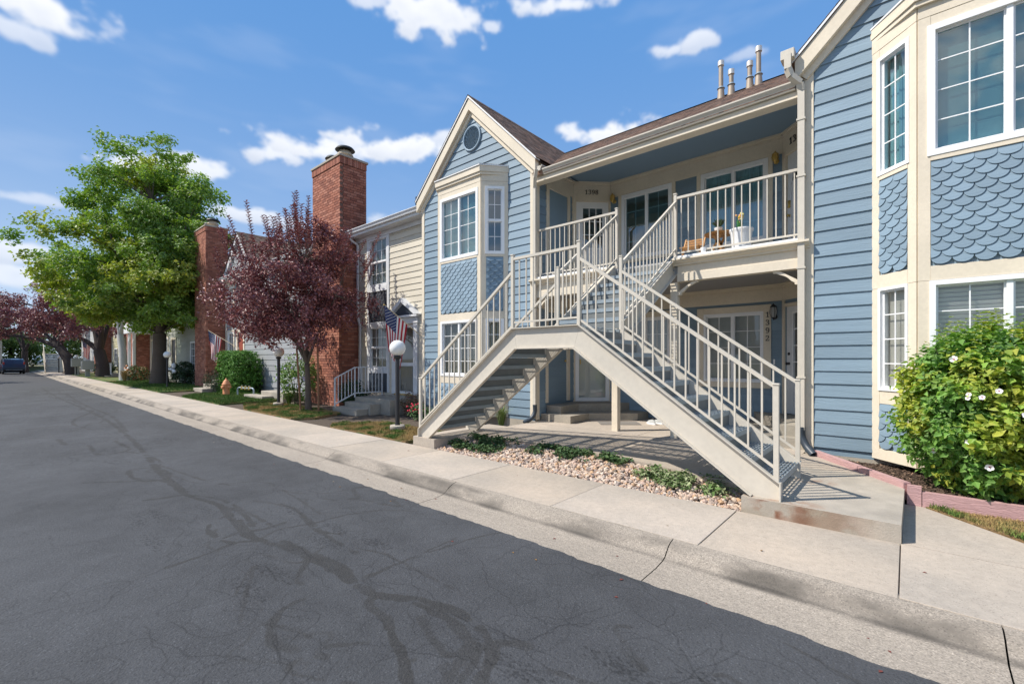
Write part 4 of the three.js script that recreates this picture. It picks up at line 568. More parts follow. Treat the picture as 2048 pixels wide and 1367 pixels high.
// ------------------------------------------------------------------ raised walk, gravel bed, edging
const inPoly = (p, o) => { let c = false; for (let i = 0, j = o.length - 1; i < o.length; j = i++) if ((o[i][1] > p[1]) !== (o[j][1] > p[1]) && p[0] < (o[j][0] - o[i][0]) * (p[1] - o[i][1]) / (o[j][1] - o[i][1]) + o[i][0]) c = !c; return c; };
{
  const W = thing('walkway', 'raised concrete walk under the outdoor staircase', null, [0, 0, 0], null, 'structure');
  // rust that has washed from the stair feet over the edge of the walk, and damp dirt along the joint
  const rust = (() => { const w = 512, h = 2048, a = tileNoise(w, h, 16, 64, 5, 81), b = tileNoise(w, h, 4, 16, 5, 82);
    return tex(w, h, (i, j) => { const x = -1.6 + (i + 0.5) / w * 2, v = -7 + (j + 0.5) / h * 8, o = j * w + i; let c = [0.66, 0.625, 0.575]; let k = 0, d = 0;
      if (v > 0) { const q = Math.exp(-(((x + 0.98) / 0.10) ** 2)) * 1.2 + 0.55 * Math.exp(-(((x + 0.72) / 0.10) ** 2)) + 0.25 * Math.exp(-(((x + 0.45) / 0.2) ** 2)); k = q * smooth(0.30, 0.62, a[o]); d = smooth(0.46, 0.7, b[o]) * 0.45; } else { const e = Math.hypot((x + 0.9) / 0.5, (v + 4.9) / 0.14), e2 = Math.hypot((x + 0.75) / 0.22, (v + 5.9) / 0.18); k = 0.6 * (clamp(1 - e) + clamp(1 - e2)) * smooth(0.35, 0.6, a[o]); d = smooth(0.55, 0.8, b[o]) * 0.2; }
      k = clamp(k); const m = 1 + (b[o] - 0.5) * 0.2 + (a[o] - 0.5) * 0.16 + (speck[(j % S) * S + i % S] - 0.5) * 0.08; c = c.map((q, n) => (q * (1 - k) + [0.43, 0.25, 0.17][n] * k) * (1 - d * [0.3, 0.33, 0.4][n]) * m); return c; }); })();
  rust.repeat.set(0.5, 1 / 8); rust.offset.set(0.8, 7 / 8); const rustMat = mat(rgb(1, 1, 1), { roughness: 0.92, map: rust, bumpMap: repeat(bumpFine, 1.5), bumpScale: 0.003 });
  put(W, 'paving_slab', sheet([[-1.22, -4.795], [-0.035, -4.795], [-0.02, -6.16], [-0.30, -6.58], [-1.22, -6.58]], 0.02, 0.288), rustMat);
  put(W, 'paving_slab', sheet([[-6.5, -4.815], [-5.93, -4.815], [-5.90, -5.30], [-5.15, -5.72], [-3.85, -5.72], [-3.85, -6.72], [-6.5, -6.72]], 0.02, 0.283), M.walk[1]);
  put(W, 'paving_slab', sheet([[-3.84, -5.70], [-3.27, -5.64], [-2.4, -5.5], [-1.8, -5.34], [-1.23, -5.22], [-1.23, -6.72], [-3.84, -6.72]], 0.02, 0.285), M.walk[2]);
  put(W, 'paving_slab', sheet([[-6.0, -6.73], [-3.85, -6.73], [-3.85, -7.42], [-6.0, -7.42]], 0.02, 0.286), M.walk[0]); put(W, 'paving_slab', sheet([[-3.84, -6.73], [-1.23, -6.73], [-1.23, -7.42], [-3.84, -7.42]], 0.02, 0.284), M.walk[1]);
  put(W, 'paving_slab', sheet([[-1.22, -6.59], [-0.31, -6.59], [-0.99, -7.55], [-1.22, -7.55]], 0.02, 0.286), M.walk[2]);
  put(W, 'paving_slab', sheet([[-5.99, -7.43], [-3.56, -7.43], [-3.56, -9.71], [-5.99, -9.71]], 0.02, 0.289), M.walk[0]); put(W, 'paving_slab', sheet([[-3.55, -7.43], [-1.11, -7.43], [-1.11, -9.71], [-3.55, -9.71]], 0.02, 0.289), M.walk[0]);
}
const bed = [[-5.88, -4.812], [-1.235, -4.812], [-1.235, -5.21], [-1.8, -5.33], [-2.4, -5.49], [-3.27, -5.63], [-3.85, -5.71], [-5.13, -5.71], [-5.88, -5.29]];
const bedY = (z) => 0.115 + 0.12 * smooth(-4.8, -5.55, z);
{ // river gravel
  const G = thing('gravel_bed', 'bed of pale pink river gravel under the staircase', null, [0, 0, 0], null, 'structure');
  const f = []; for (let i = 0; i < 8; i++) { const z0 = -4.8 - i * 0.115, z1 = z0 - 0.115; f.push([[-5.89, bedY(z0) - 0.03, z0], [-1.23, bedY(z0) - 0.03, z0], [-1.23, bedY(z1) - 0.03, z1], [-5.89, bedY(z1) - 0.03, z1]]); }
  put(G, 'earth', poly(f), mat(rgb(0.16, 0.13, 0.11), { roughness: 1 }));
  const r = rng(301), shapes = []; for (let k = 0; k < 6; k++) { const g = new THREE.IcosahedronGeometry(1, 1), p = g.attributes.position, sx = 0.8 + r() * 0.5, sy = 0.5 + r() * 0.3, sz = 0.8 + r() * 0.4, o = r() * 50; for (let i = 0; i < p.count; i++) { const x = p.getX(i), y = p.getY(i), z = p.getZ(i), m = 1 + 0.28 * n3(x * 1.1 + o, y * 1.1, z * 1.1); p.setXYZ(i, x * m * sx, y * m * sy, z * m * sz); } g.computeVertexNormals(); shapes.push(fin(g)); }
  const tones = [[0.64, 0.48, 0.36], [0.70, 0.56, 0.44], [0.54, 0.37, 0.27], [0.48, 0.37, 0.30], [0.72, 0.61, 0.51], [0.60, 0.39, 0.23], [0.40, 0.33, 0.29], [0.64, 0.47, 0.38]].map((c) => mat(rgb(...c.map((v) => v * 0.86)), { roughness: 0.8, map: repeat(grainTex, 0.5) }));
  const spots = []; let guard = 0; while (spots.length < 5200 && guard++ < 60000) { const x = -5.88 + r() * 4.65, z = -4.81 - r() * 0.92; if (!inPoly([x, z], bed)) continue; spots.push([x, z, 0.013 + r() * r() * 0.023, r()]); }
  spots.sort((a, b) => (b[2] / Math.hypot(b[0], b[1])) - (a[2] / Math.hypot(a[0], a[1])));
  const e = new THREE.Euler(), q = new THREE.Quaternion(), m = new THREE.Matrix4(), c = new THREE.Color();
  spots.slice(0, 300).forEach(([x, z, s, k]) => { const o = put(G, 'river_stone', shapes[Math.floor(k * 6)], tones[Math.floor(r() * 8)], FRONT, [x, bedY(z) + 0.004 + r() * 0.018, z]); o.rotation.set(r() * 0.8, r() * 6, r() * 0.8); o.scale.setScalar(s); });
  const rest = spots.slice(300), im = shade(new THREE.InstancedMesh(shapes[0], mat(rgb(1, 1, 1), { roughness: 0.85 }), rest.length)); im.name = 'gravel'; im.userData.kind = 'stuff';
  rest.forEach(([x, z, s], i) => { e.set(r() * 3, r() * 6, r() * 3); q.setFromEuler(e); m.compose(new THREE.Vector3(x, bedY(z) + r() * 0.016 - 0.006, z), q, new THREE.Vector3(s, s * (0.8 + r() * 0.4), s)); im.setMatrixAt(i, m); const t = tones[Math.floor(r() * 8)].color; im.setColorAt(i, c.copy(t).multiplyScalar(0.9 + r() * 0.2)); }); G.add(im);
}
{ // pink painted timber edging round the shrub bed, and its bark mulch
  const E = thing('garden_edging', 'low pink painted timber edging around the shrub bed', 'edging', [0.4, 0.12, -6.3]);
  const along = (a, b, y0, y1, w) => { const dx = b[0] - a[0], dz = b[1] - a[1], L = Math.hypot(dx, dz), nx = -dz / L * w, nz = dx / L * w; return hexa([[a[0] - nx, y0, a[1] - nz], [b[0] - nx, y0, b[1] - nz], [b[0] + nx, y0, b[1] + nz], [a[0] + nx, y0, a[1] + nz]], [[a[0] - nx, y1, a[1] - nz], [b[0] - nx, y1, b[1] - nz], [b[0] + nx, y1, b[1] + nz], [a[0] + nx, y1, a[1] + nz]]); };
  put(E, 'timber', along([-0.96, -7.52], [-0.42, -6.76], 0.2, 0.355, 0.035), M.pink); put(E, 'timber', along([-0.415, -6.755], [0.0, -6.19], 0.17, 0.352, 0.035), M.pink); put(E, 'timber', along([0.0, -6.17], [0.11, -6.165], 0.10, 0.335, 0.034), M.pink); put(E, 'timber', along([0.115, -6.165], [2.3, -6.16], 0.10, 0.285, 0.036), M.pink); put(E, 'timber', along([2.31, -6.16], [5.5, -6.15], 0.10, 0.28, 0.036), M.pink);
  const o = [[-0.93, -7.58], [-0.39, -6.78], [0.05, -6.20], [5.4, -6.19], [5.4, -7.6]]; const S0 = put(scene, 'shrub_bed', sheet(o, 0.0, 0.245), mat(rgb(0.075, 0.05, 0.035), { roughness: 1, map: repeat(grainTex, 2), bumpMap: repeat(bumpFine, 2), bumpScale: 0.02 })); S0.userData.kind = 'structure';
  const r = rng(310), im = shade(new THREE.InstancedMesh(bx(-0.5, 0.5, -0.12, 0.12, -0.16, 0.16), mat(rgb(1, 1, 1), { roughness: 0.95 }), 7000)); im.name = 'bark_mulch'; im.userData = { kind: 'stuff', label: 'dark brown bark mulch chips in the shrub bed', category: 'mulch' };
  const e = new THREE.Euler(), q = new THREE.Quaternion(), m = new THREE.Matrix4(), c = new THREE.Color();
  for (let i = 0; i < 7000; i++) { let x, z; do { x = -0.95 + r() * 4; z = -7.6 + r() * 1.42; } while (!inPoly([x, z], o)); e.set((r() - 0.5) * 0.9, r() * 6.3, (r() - 0.5) * 0.9); q.setFromEuler(e); const s = 0.02 + r() * 0.035; m.compose(new THREE.Vector3(x, 0.245 + r() * 0.012, z), q, new THREE.Vector3(s, s, s)); im.setMatrixAt(i, m); const v = 0.5 + r() * r() * 1.6, tan = r() < 0.1 ? 2.6 : 1; im.setColorAt(i, c.setRGB(0.085 * v * tan, 0.055 * v * tan, 0.038 * v * tan)); } scene.add(im);
}

// ------------------------------------------------------------------ the outdoor staircase
{
  const St = thing('outdoor_staircase', 'cream steel staircase of two flights meeting at a landing with a third to the balcony', 'staircase', [-3.67, 0.285, -5.4]);
  const ZN = -4.88, ZF = -5.95, XA = -4.23, XB = -3.12, YL = 2.055, GL = 0.283, GR = 0.288, XLF = -6.37, XRF = -0.90;
  const rl = (YL - GL) / 10, rr = (YL - GR) / 10, runL = (XA - XLF) / 9.15, runR = (XRF - XB) / 9.15;
  const tL = (x) => YL - (XA - x) * (YL - 0.42) / (XA - XLF), tR = (x) => YL - (x - XB) * (YL - 0.46) / (XRF - XB), V = 0.345;
  const plate = (P, pts, z) => put(P, 'stringer_plate', prism(pts, z - 0.007, z + 0.007), M.steel);
  const flange = (P, a, b, z, s) => put(P, 'flange', bar([a[0], a[1], z + s * 0.03], [b[0], b[1], z + s * 0.03], 0.06, 0.012), M.steel);
  const foot = (line, y, from, to) => { let lo = from, hi = to; for (let i = 0; i < 40; i++) { const m = (lo + hi) / 2; if (line(m) - V > y) hi = m; else lo = m; } return (lo + hi) / 2; };
  const fl = foot(tL, GL, XLF, XA), fr = (() => { let lo = XRF, hi = XB; for (let i = 0; i < 40; i++) { const m = (lo + hi) / 2; if (tR(m) - V > GR) hi = m; else lo = m; } return (lo + hi) / 2; })();
  const kl = XA + 0.06, kr = XB - 0.085; // where the underside turns level below the landing
  { const P = part(St, 'front_stringer');
    plate(P, [[XLF, GL], [fl, GL], [kl, YL - 0.285], [XA, YL], [XLF, 0.42]], ZN); plate(P, [[XA + 0.002, YL], [kl + 0.002, YL - 0.285], [kr - 0.002, YL - 0.285], [XB - 0.002, YL]], ZN); plate(P, [[XB, YL], [kr, YL - 0.285], [fr, GR], [XRF, GR], [XRF, 0.46]], ZN);
    flange(P, [XLF, 0.42], [XA, YL], ZN, 1); flange(P, [XA, YL], [XB, YL], ZN, 1); flange(P, [XB, YL], [XRF, 0.46], ZN, 1); flange(P, [fl, GL + 0.008], [kl, YL - 0.285], ZN, 1); flange(P, [kl, YL - 0.285], [kr, YL - 0.285], ZN, 1); flange(P, [kr, YL - 0.285], [fr, GR + 0.008], ZN, 1);
    put(P, 'end_plate', bx(XLF - 0.012, XLF, GL, 0.425, ZN - 0.02, ZN + 0.06), M.steel); put(P, 'end_plate', bx(XRF, XRF + 0.012, GR, 0.465, ZN - 0.02, ZN + 0.06), M.steel); }
  { const P = part(St, 'rear_stringer'); plate(P, [[XLF, GL], [fl, GL], [kl, YL - 0.285], [XA, YL], [XLF, 0.42]], ZF); flange(P, [XLF, 0.42], [XA, YL], ZF, -1); flange(P, [fl, GL + 0.008], [kl, YL - 0.285], ZF, -1); plate(P, [[XA + 0.001, YL - 0.006], [kl, YL - 0.285], [XA + 0.30, YL - 0.285], [XA + 0.30, YL - 0.006]], ZF); }
  { const P = part(St, 'rear_stringer'); plate(P, [[XB, YL], [kr, YL - 0.285], [fr, GR], [XRF, GR], [XRF, 0.46]], ZF); flange(P, [XB, YL], [XRF, 0.46], ZF, -1); flange(P, [kr, YL - 0.285], [fr, GR + 0.008], ZF, -1); plate(P, [[XB - 0.30, YL - 0.006], [XB - 0.30, YL - 0.285], [kr, YL - 0.285], [XB - 0.001, YL - 0.006]], ZF); plate(P, [[XA + 0.302, YL - 0.03], [XA + 0.302, YL - 0.285], [XB - 0.302, YL - 0.285], [XB - 0.302, YL - 0.03]], ZF); }
  // galvanised grating treads: edge channels with a row of bars between
  const grate = (P, name, x0, x1, y, z0, z1, alongZ, nose) => { const g = [];
    if (alongZ) { const n = Math.round((x1 - x0) / 0.034); for (let i = 0; i <= n; i++) { const x = x0 + (x1 - x0) * i / n; g.push(bx(x - 0.005, x + 0.005, y - 0.012, y, z0, z1)); } for (let z = z0 + 0.06; z < z1; z += 0.12) g.push(bx(x0, x1, y - 0.016, y - 0.004, z - 0.006, z + 0.006)); g.push(bx(x0 - 0.004, x0 + 0.006, y - 0.055, y + 0.001, z0, z1), bx(x1 - 0.006, x1 + 0.004, y - 0.055, y + 0.001, z0, z1)); }
    else { const n = Math.round((z1 - z0) / 0.034); for (let i = 0; i <= n; i++) { const z = z0 + (z1 - z0) * i / n; g.push(bx(x0, x1, y - 0.012, y, z - 0.005, z + 0.005)); } for (let x = x0 + 0.06; x < x1; x += 0.12) g.push(bx(x - 0.006, x + 0.006, y - 0.016, y - 0.004, z0, z1)); g.push(bx(x0, x1, y - 0.055, y + 0.001, z0 - 0.004, z0 + 0.006), bx(x0, x1, y - 0.055, y + 0.001, z1 - 0.006, z1 + 0.004)); }
    put(P, name, join(g), M.galv); };
  const za = ZF + 0.012, zb = ZN - 0.012;
  { const P = part(St, 'side_flight'); for (let i = 1; i < 10; i++) { const y = GL + rl * i, x = XLF + 0.02 + runL * (i - 1); grate(P, 'tread', x, x + runL + 0.03, y, za, zb, true); put(P, 'riser', bx(x + runL + 0.002, x + runL + 0.008, y - 0.01, y + rl - 0.058, za, zb), M.riser); } }
  { const P = part(St, 'side_flight'); for (let i = 1; i < 10; i++) { const y = GR + rr * i, x = XRF - 0.02 - runR * (i - 1); grate(P, 'tread', x - runR - 0.03, x, y, za, zb, true); put(P, 'riser', bx(x - runR - 0.008, x - runR - 0.002, y - 0.01, y + rr - 0.058, za, zb), M.riser); } }
  { const P = part(St, 'landing'); grate(P, 'landing_grating', XA + 0.01, XB - 0.01, YL - 0.004, ZF + 0.01, ZN - 0.01, false); for (const z of [-5.2, -5.6]) put(P, 'cross_beam', bx(XA + 0.02, XB - 0.02, YL - 0.14, YL - 0.062, z - 0.02, z + 0.02), M.steel); }
  { const P = part(St, 'upper_flight'), n = 7, rise = (3.30 - YL) / n, run = (7.62 - 5.96) / 6.0, sh = (z) => (ZF - z) / 1.73 * 0.13; const y0 = YL;
    for (let i = 1; i < n; i++) { const y = y0 + rise * i, z = ZF - 0.01 - run * (i - 1), dx = sh(z); grate(P, 'tread', XA + 0.03 + dx, XB - 0.03 + dx, y, z - run - 0.03, z, false); put(P, 'riser', bx(XA + 0.03 + dx, XB - 0.03 + dx, y - rise + 0.012, y - 0.056, z - 0.012, z - 0.006), M.riser); }
    put(P, 'riser', bx(XA + 0.15, XB + 0.1, 3.30 - rise + 0.012, 3.27, -7.625, -7.618), M.riser);
    const line = (z) => y0 + 0.10 + (ZF - z) * (3.36 - y0 - 0.10) / 1.68;
    for (const x of [XA, XB]) { const q = (z, y) => [x + sh(z), y, z], zt = ZF - 1.68, s = [q(ZF + 0.0, y0 - 0.02), q(ZF, y0 + 0.11), q(zt, 3.36), q(zt, 3.06), q(ZF - 0.22, y0 - 0.02)], k = 0.007, side = x === XA ? -1 : 1, in_ = s.map((p) => [p[0] - k, p[1], p[2]]), out = s.map((p) => [p[0] + k, p[1], p[2]]), f = [in_, [...out].reverse()]; s.forEach((_, i) => { const j = (i + 1) % s.length; f.push([in_[i], in_[j], out[j], out[i]]); }); put(P, 'stringer_plate', poly(f), M.steel); const A = q(ZF, y0 + 0.11), B2 = q(zt, 3.36); put(P, 'flange', bar([A[0] + side * 0.03, A[1], A[2]], [B2[0] + side * 0.03, B2[1], B2[2]], 0.06, 0.012), M.steel); const C = q(ZF - 0.22, y0 - 0.02), D = q(zt, 3.06); put(P, 'flange', bar([C[0] + side * 0.03, C[1], C[2]], [D[0] + side * 0.03, D[1], D[2]], 0.06, 0.012), M.steel); }
  }
  { const P = part(St, 'base_plate_set'); for (const [x, z, y] of [[XLF + 0.12, ZN, GL], [XRF - 0.12, ZN, GR], [XLF + 0.12, ZF, GL], [XRF - 0.12, ZF, GR]]) { put(P, 'base_plate', bx(x - 0.10, x + 0.10, y, y + 0.008, z - 0.06, z - 0.008), M.steel); for (const k of [-0.07, 0.07]) put(P, 'anchor_bolt', cyl(x + k, y + 0.008, z - 0.035, 0.011, 0.011, 0.02, 6), M.galv); } }
  for (const [x, s] of [[XA + 0.13, 1], [XB + 0.13, -1]]) for (const y of [3.12, 3.22, 3.30]) put(St, 'stringer_bolt', fin(new THREE.CylinderGeometry(0.012, 0.012, 0.03, 6).rotateZ(Math.PI / 2)), M.galv, FRONT, [x - 0.003 + (s > 0 ? -0.012 : 0.018), y, -7.57]);
  // railings
  const post = (P, x, y0, y1, z) => { put(P, 'post', bx(x - 0.022, x + 0.022, y0, y1, z - 0.022, z + 0.022), M.steel); put(P, 'post_cap', rbox(x - 0.029, x + 0.029, y1, y1 + 0.018, z - 0.029, z + 0.029, 0.006), M.steel); };
  const run = (P, a, b, drop, n, r = 0.008) => { put(P, 'top_rail', bar(a, b, 0.04, 0.036), M.steel); put(P, 'bottom_rail', bar([a[0], a[1] - drop, a[2]], [b[0], b[1] - drop, b[2]], 0.024, 0.024), M.steel); for (let i = 1; i < n; i++) { const t = i / n, x = a[0] + (b[0] - a[0]) * t, y = a[1] + (b[1] - a[1]) * t, z = a[2] + (b[2] - a[2]) * t; put(P, 'baluster', bx(x - r, x + r, y - drop, y - 0.01, z - r, z + r), M.steel); } };
  for (const z of [ZN, ZF]) {
    const zz = z === ZN ? z + 0.02 : z - 0.02;
    const L = part(St, 'stair_railing'); post(L, XLF + 0.02, 0.43, 1.285, zz); run(L, [XLF + 0.02, 1.27, zz], [XA, 2.86, zz], 0.76, 17); post(L, XA, YL - 0.02, 3.09, zz);
    const R = part(St, 'stair_railing'); post(R, XRF - 0.03, 0.47, 1.375, zz); run(R, [XRF - 0.03, 1.355, zz], [XB, 2.90, zz], 0.77, 18); post(R, XB, YL - 0.02, 3.10, zz);
    if (z === ZN) { const P = part(St, 'landing_railing'); run(P, [XA, 3.04, zz], [XB, 3.05, zz], 0.90, 9); }
  }
  for (const [x, d] of [[XA, 0.13], [XB, 0.13]]) { const P = part(St, 'upper_railing'); run(P, [x, 3.00, ZF - 0.02], [x + d, 4.30, -7.67], 0.80, 16); }
  }

// ------------------------------------------------------------------ small things on the balcony and porch
function wallLantern(label, F, s, y, m, glassM, h) {
  const [x, z] = at2(F, s, 0.02), L = thing('wall_lantern', label, 'lantern', [x, y, z], 'wall lanterns on the apartment building');
  const g = (geo, name, mm) => { const o = shade(new THREE.Mesh(geo, mm)); o.name = name; o.rotation.y = F.a; L.add(o); };
  const bp = lathe([[0.001, 0], [0.05, 0.0], [0.045, 0.015], [0.001, 0.025]], 14); bp.rotateX(Math.PI / 2); g(bp, 'back_plate', m); g(tube([[0, 0, 0.02], [0, -0.06, 0.07], [0, -0.03, 0.11]], 0.009, 6), 'arm', m);
  g(moved(lathe([[0.035, 0], [0.06, h * 0.5], [0.045, h]], 6), 0, -0.02, 0.11), 'lamp_glass', glassM); g(moved(lathe([[0.001, h + 0.07], [0.012, h + 0.05], [0.03, h + 0.03], [0.062, h], [0.05, h - 0.01]], 6), 0, -0.02, 0.11), 'lamp_cap', m); g(moved(lathe([[0.001, -0.04], [0.015, -0.02], [0.038, 0.0], [0.03, 0.012]], 6), 0, -0.02, 0.11), 'lamp_base', m);
  for (let k = 0; k < 6; k++) { const a = k * Math.PI / 3; g(moved(tube([[0.037 * Math.cos(a), 0, 0.037 * Math.sin(a)], [0.063 * Math.cos(a), h * 0.5, 0.063 * Math.sin(a)], [0.048 * Math.cos(a), h, 0.048 * Math.sin(a)]], 0.004, 4), 0, -0.02, 0.11), 'lamp_rib', m); }
}
{
  const BACK = { x: -5.355, z: BZ, a: 0 }, amber = new THREE.MeshPhysicalMaterial({ color: rgb(0.85, 0.62, 0.18), transmission: 0.5, roughness: 0.25, thickness: 0 }), frosted = new THREE.MeshPhysicalMaterial({ color: rgb(0.8, 0.8, 0.78), transmission: 0.6, roughness: 0.4, thickness: 0 });
  wallLantern('brass wall lantern with amber glass beside the door numbered 1398', BACK, 0.12, 5.36, M.brass, amber, 0.13);
  wallLantern('brass wall lantern above the balcony pot beside the other upstairs door', BACK, 3.50, 5.34, M.brass, amber, 0.12);
  wallLantern('black wall lantern over the vertical number 1392', BACK, 3.47, 2.42, M.black, frosted, 0.20);
  // folding chair and little table of orange wood
  const C = thing('folding_chair', 'orange wooden slatted folding chair on the balcony', 'chair', [-2.88, 3.3, -8.15]); const c0 = (n, g, m = M.wood) => { const o = shade(new THREE.Mesh(g, m)); o.name = n; C.add(o); };
  for (const s of [-1, 1]) { c0('frame', bar([s * 0.17, 0, 0.10], [s * 0.17, 0.50, -0.20], 0.022, 0.03)); c0('leg', bar([s * 0.15, 0, -0.22], [s * 0.15, 0.30, 0.12], 0.022, 0.03)); }
  for (const t of [0.36, 0.41, 0.46]) c0('back_slat', bar([-0.18, t, -0.115 - (t - 0.36) * 0.6], [0.18, t, -0.115 - (t - 0.36) * 0.6], 0.012, 0.032)); for (let i = 0; i < 5; i++) c0('seat_slat', bx(-0.17, 0.17, 0.285, 0.30, -0.12 + i * 0.055, -0.078 + i * 0.055));
  const Tb = thing('side_table', 'round orange wooden folding table on the balcony', 'table', [-2.45, 3.3, -8.25]); const t0 = (n, g, m = M.wood) => { const o = shade(new THREE.Mesh(g, m)); o.name = n; Tb.add(o); };
  t0('tabletop', lathe([[0.001, 0.47], [0.235, 0.47], [0.24, 0.48], [0.235, 0.492], [0.001, 0.492]], 28)); for (const [a, b] of [[-0.17, 0.12], [0.17, 0.12], [-0.17, -0.12], [0.17, -0.12]]) t0('leg', bar([a, 0, b], [-a * 0.4, 0.47, b], 0.02, 0.035));
  const r = rng(400);
  const leafBunch = (n, R, H, w, up, cols, seed) => { const q = rng(seed), P = [], Cc = []; for (let i = 0; i < n; i++) { const a = q() * 6.3, rr = R * (0.4 + q() * 0.6), y = H * (0.5 + q() * 0.5), x = Math.cos(a) * rr, z = Math.sin(a) * rr, tx = -Math.sin(a) * w, tz = Math.cos(a) * w, c = cols[Math.floor(q() * cols.length)]; P.push(0, 0, 0, x * 0.6 + tx, y * 0.7, z * 0.6 + tz, x, y * up, z, 0, 0, 0, x, y * up, z, x * 0.6 - tx, y * 0.7, z * 0.6 - tz); for (let k = 0; k < 6; k++) Cc.push(...c); } const g = new THREE.BufferGeometry(); g.setAttribute('position', new THREE.Float32BufferAttribute(P, 3)); g.setAttribute('color', new THREE.Float32BufferAttribute(Cc, 3)); g.computeVertexNormals(); return g; };
  const leafM = mat(rgb(1, 1, 1), { vertexColors: true, side: THREE.DoubleSide, roughness: 0.8 });
  { const P = thing('potted_plant', 'spiky purple green plant in a small white pot on the round table', 'plant', [-2.45, 3.792, -8.22]); const o = (n, g, m) => { const x = shade(new THREE.Mesh(g, m)); x.name = n; P.add(x); }; o('pot', lathe([[0.001, 0], [0.055, 0], [0.07, 0.09], [0.062, 0.09], [0.05, 0.07], [0.001, 0.07]], 18), M.plastic); const g = leafBunch(60, 0.13, 0.20, 0.012, 0.9, [[0.06, 0.11, 0.05], [0.09, 0.14, 0.06], [0.12, 0.08, 0.14]], 5); g.translate(0, 0.07, 0); o('foliage', g, leafM); }
  { const P = thing('planter', 'large white ribbed planter with small yellow flowers on the balcony', 'planter', [-2.06, 3.3, -8.1]); const o = (n, g, m) => { const x = shade(new THREE.Mesh(g, m)); x.name = n; P.add(x); return x; }; o('pot', lathe([[0.001, 0], [0.12, 0], [0.128, 0.02], [0.165, 0.40], [0.182, 0.42], [0.185, 0.455], [0.168, 0.46], [0.16, 0.40], [0.001, 0.40]], 32), M.plastic); o('soil', lathe([[0.001, 0.415], [0.16, 0.41]], 20), mat(rgb(0.05, 0.035, 0.025), { roughness: 1 })); const g = leafBunch(26, 0.07, 0.26, 0.014, 1, [[0.05, 0.22, 0.06], [0.09, 0.28, 0.08]], 6); g.translate(-0.03, 0.41, 0.0); o('foliage', g, leafM);
    for (let i = 0; i < 9; i++) { const f = new THREE.IcosahedronGeometry(0.018 + r() * 0.008, 0); f.translate(-0.03 + (r() - 0.5) * 0.14, 0.56 + r() * 0.16, (r() - 0.5) * 0.1); o('blossom', fin(f), mat(rgb(...[[0.85, 0.6, 0.05], [0.85, 0.75, 0.2], [0.8, 0.45, 0.2]][i % 3]), { roughness: 0.7 })); } }
  const cup = put(scene, 'cup', moved(lathe([[0.001, 0], [0.035, 0], [0.045, 0.10], [0.04, 0.10], [0.032, 0.01], [0.001, 0.01]], 18), 0, 0, 0), M.plastic, FRONT, [-2.52, 3.352, -7.66]); cup.userData = { label: 'small white cup on the balcony edge below the round table', category: 'cup' };
  // shoes and mat by the steps
  const shoe = (x, z, a, i) => { const P = thing('shoe', 'grey and white sneaker left on the porch beside the steps', 'shoe', [x, 0.29, z], 'pair of sneakers on the porch'); P.rotation.y = a; const o = (n, g, m) => { const q = shade(new THREE.Mesh(g, m)); q.name = n; P.add(q); }; const sole = new THREE.Shape(); sole.absellipse(0.06, 0, 0.07, 0.045, -Math.PI / 2, Math.PI / 2); sole.absellipse(-0.10, 0, 0.05, 0.035, Math.PI / 2, 1.5 * Math.PI); const sg = new THREE.ExtrudeGeometry(sole, { depth: 0.025, bevelEnabled: true, bevelSize: 0.004, bevelThickness: 0.004, bevelSegments: 1 }); sg.rotateX(-Math.PI / 2); o('sole', fin(sg), M.white); const up = new THREE.SphereGeometry(1, 16, 10, 0, Math.PI * 2, 0, Math.PI / 2); up.scale(0.128, 0.055, 0.042); const p = up.attributes.position; for (let k = 0; k < p.count; k++) { const xx = p.getX(k); if (xx < 0) p.setY(k, p.getY(k) * (1 + 0.9 * clamp(-xx / 0.08))); } up.computeVertexNormals(); up.translate(-0.005, 0.028, 0); o('upper', fin(up), mat(rgb(0.42, 0.43, 0.42), { roughness: 0.85 })); const op = new THREE.CylinderGeometry(0.026, 0.03, 0.02, 14); op.scale(1.3, 1, 0.9); op.translate(-0.07, 0.118, 0); o('opening', fin(op), M.black); o('laces', join([0, 1, 2].map((k) => bx(0.0 + k * 0.022, 0.009 + k * 0.022, 0.068 - k * 0.004, 0.088 - k * 0.006, -0.022, 0.022))), M.white); };
  shoe(-3.96, -8.88, 2.6, 0); shoe(-3.88, -9.02, 2.75, 1);
  const matm = put(scene, 'door_mat', sheet([[-4.95, -8.42], [-4.32, -8.95], [-4.05, -8.62], [-4.68, -8.10]], 0.2895, 0.302), mat(rgb(0.24, 0.22, 0.20), { roughness: 1, bumpMap: repeat(bumpFine, 3), bumpScale: 0.006 })); matm.userData = { label: 'worn grey doormat in front of the corner steps', category: 'doormat' };
}

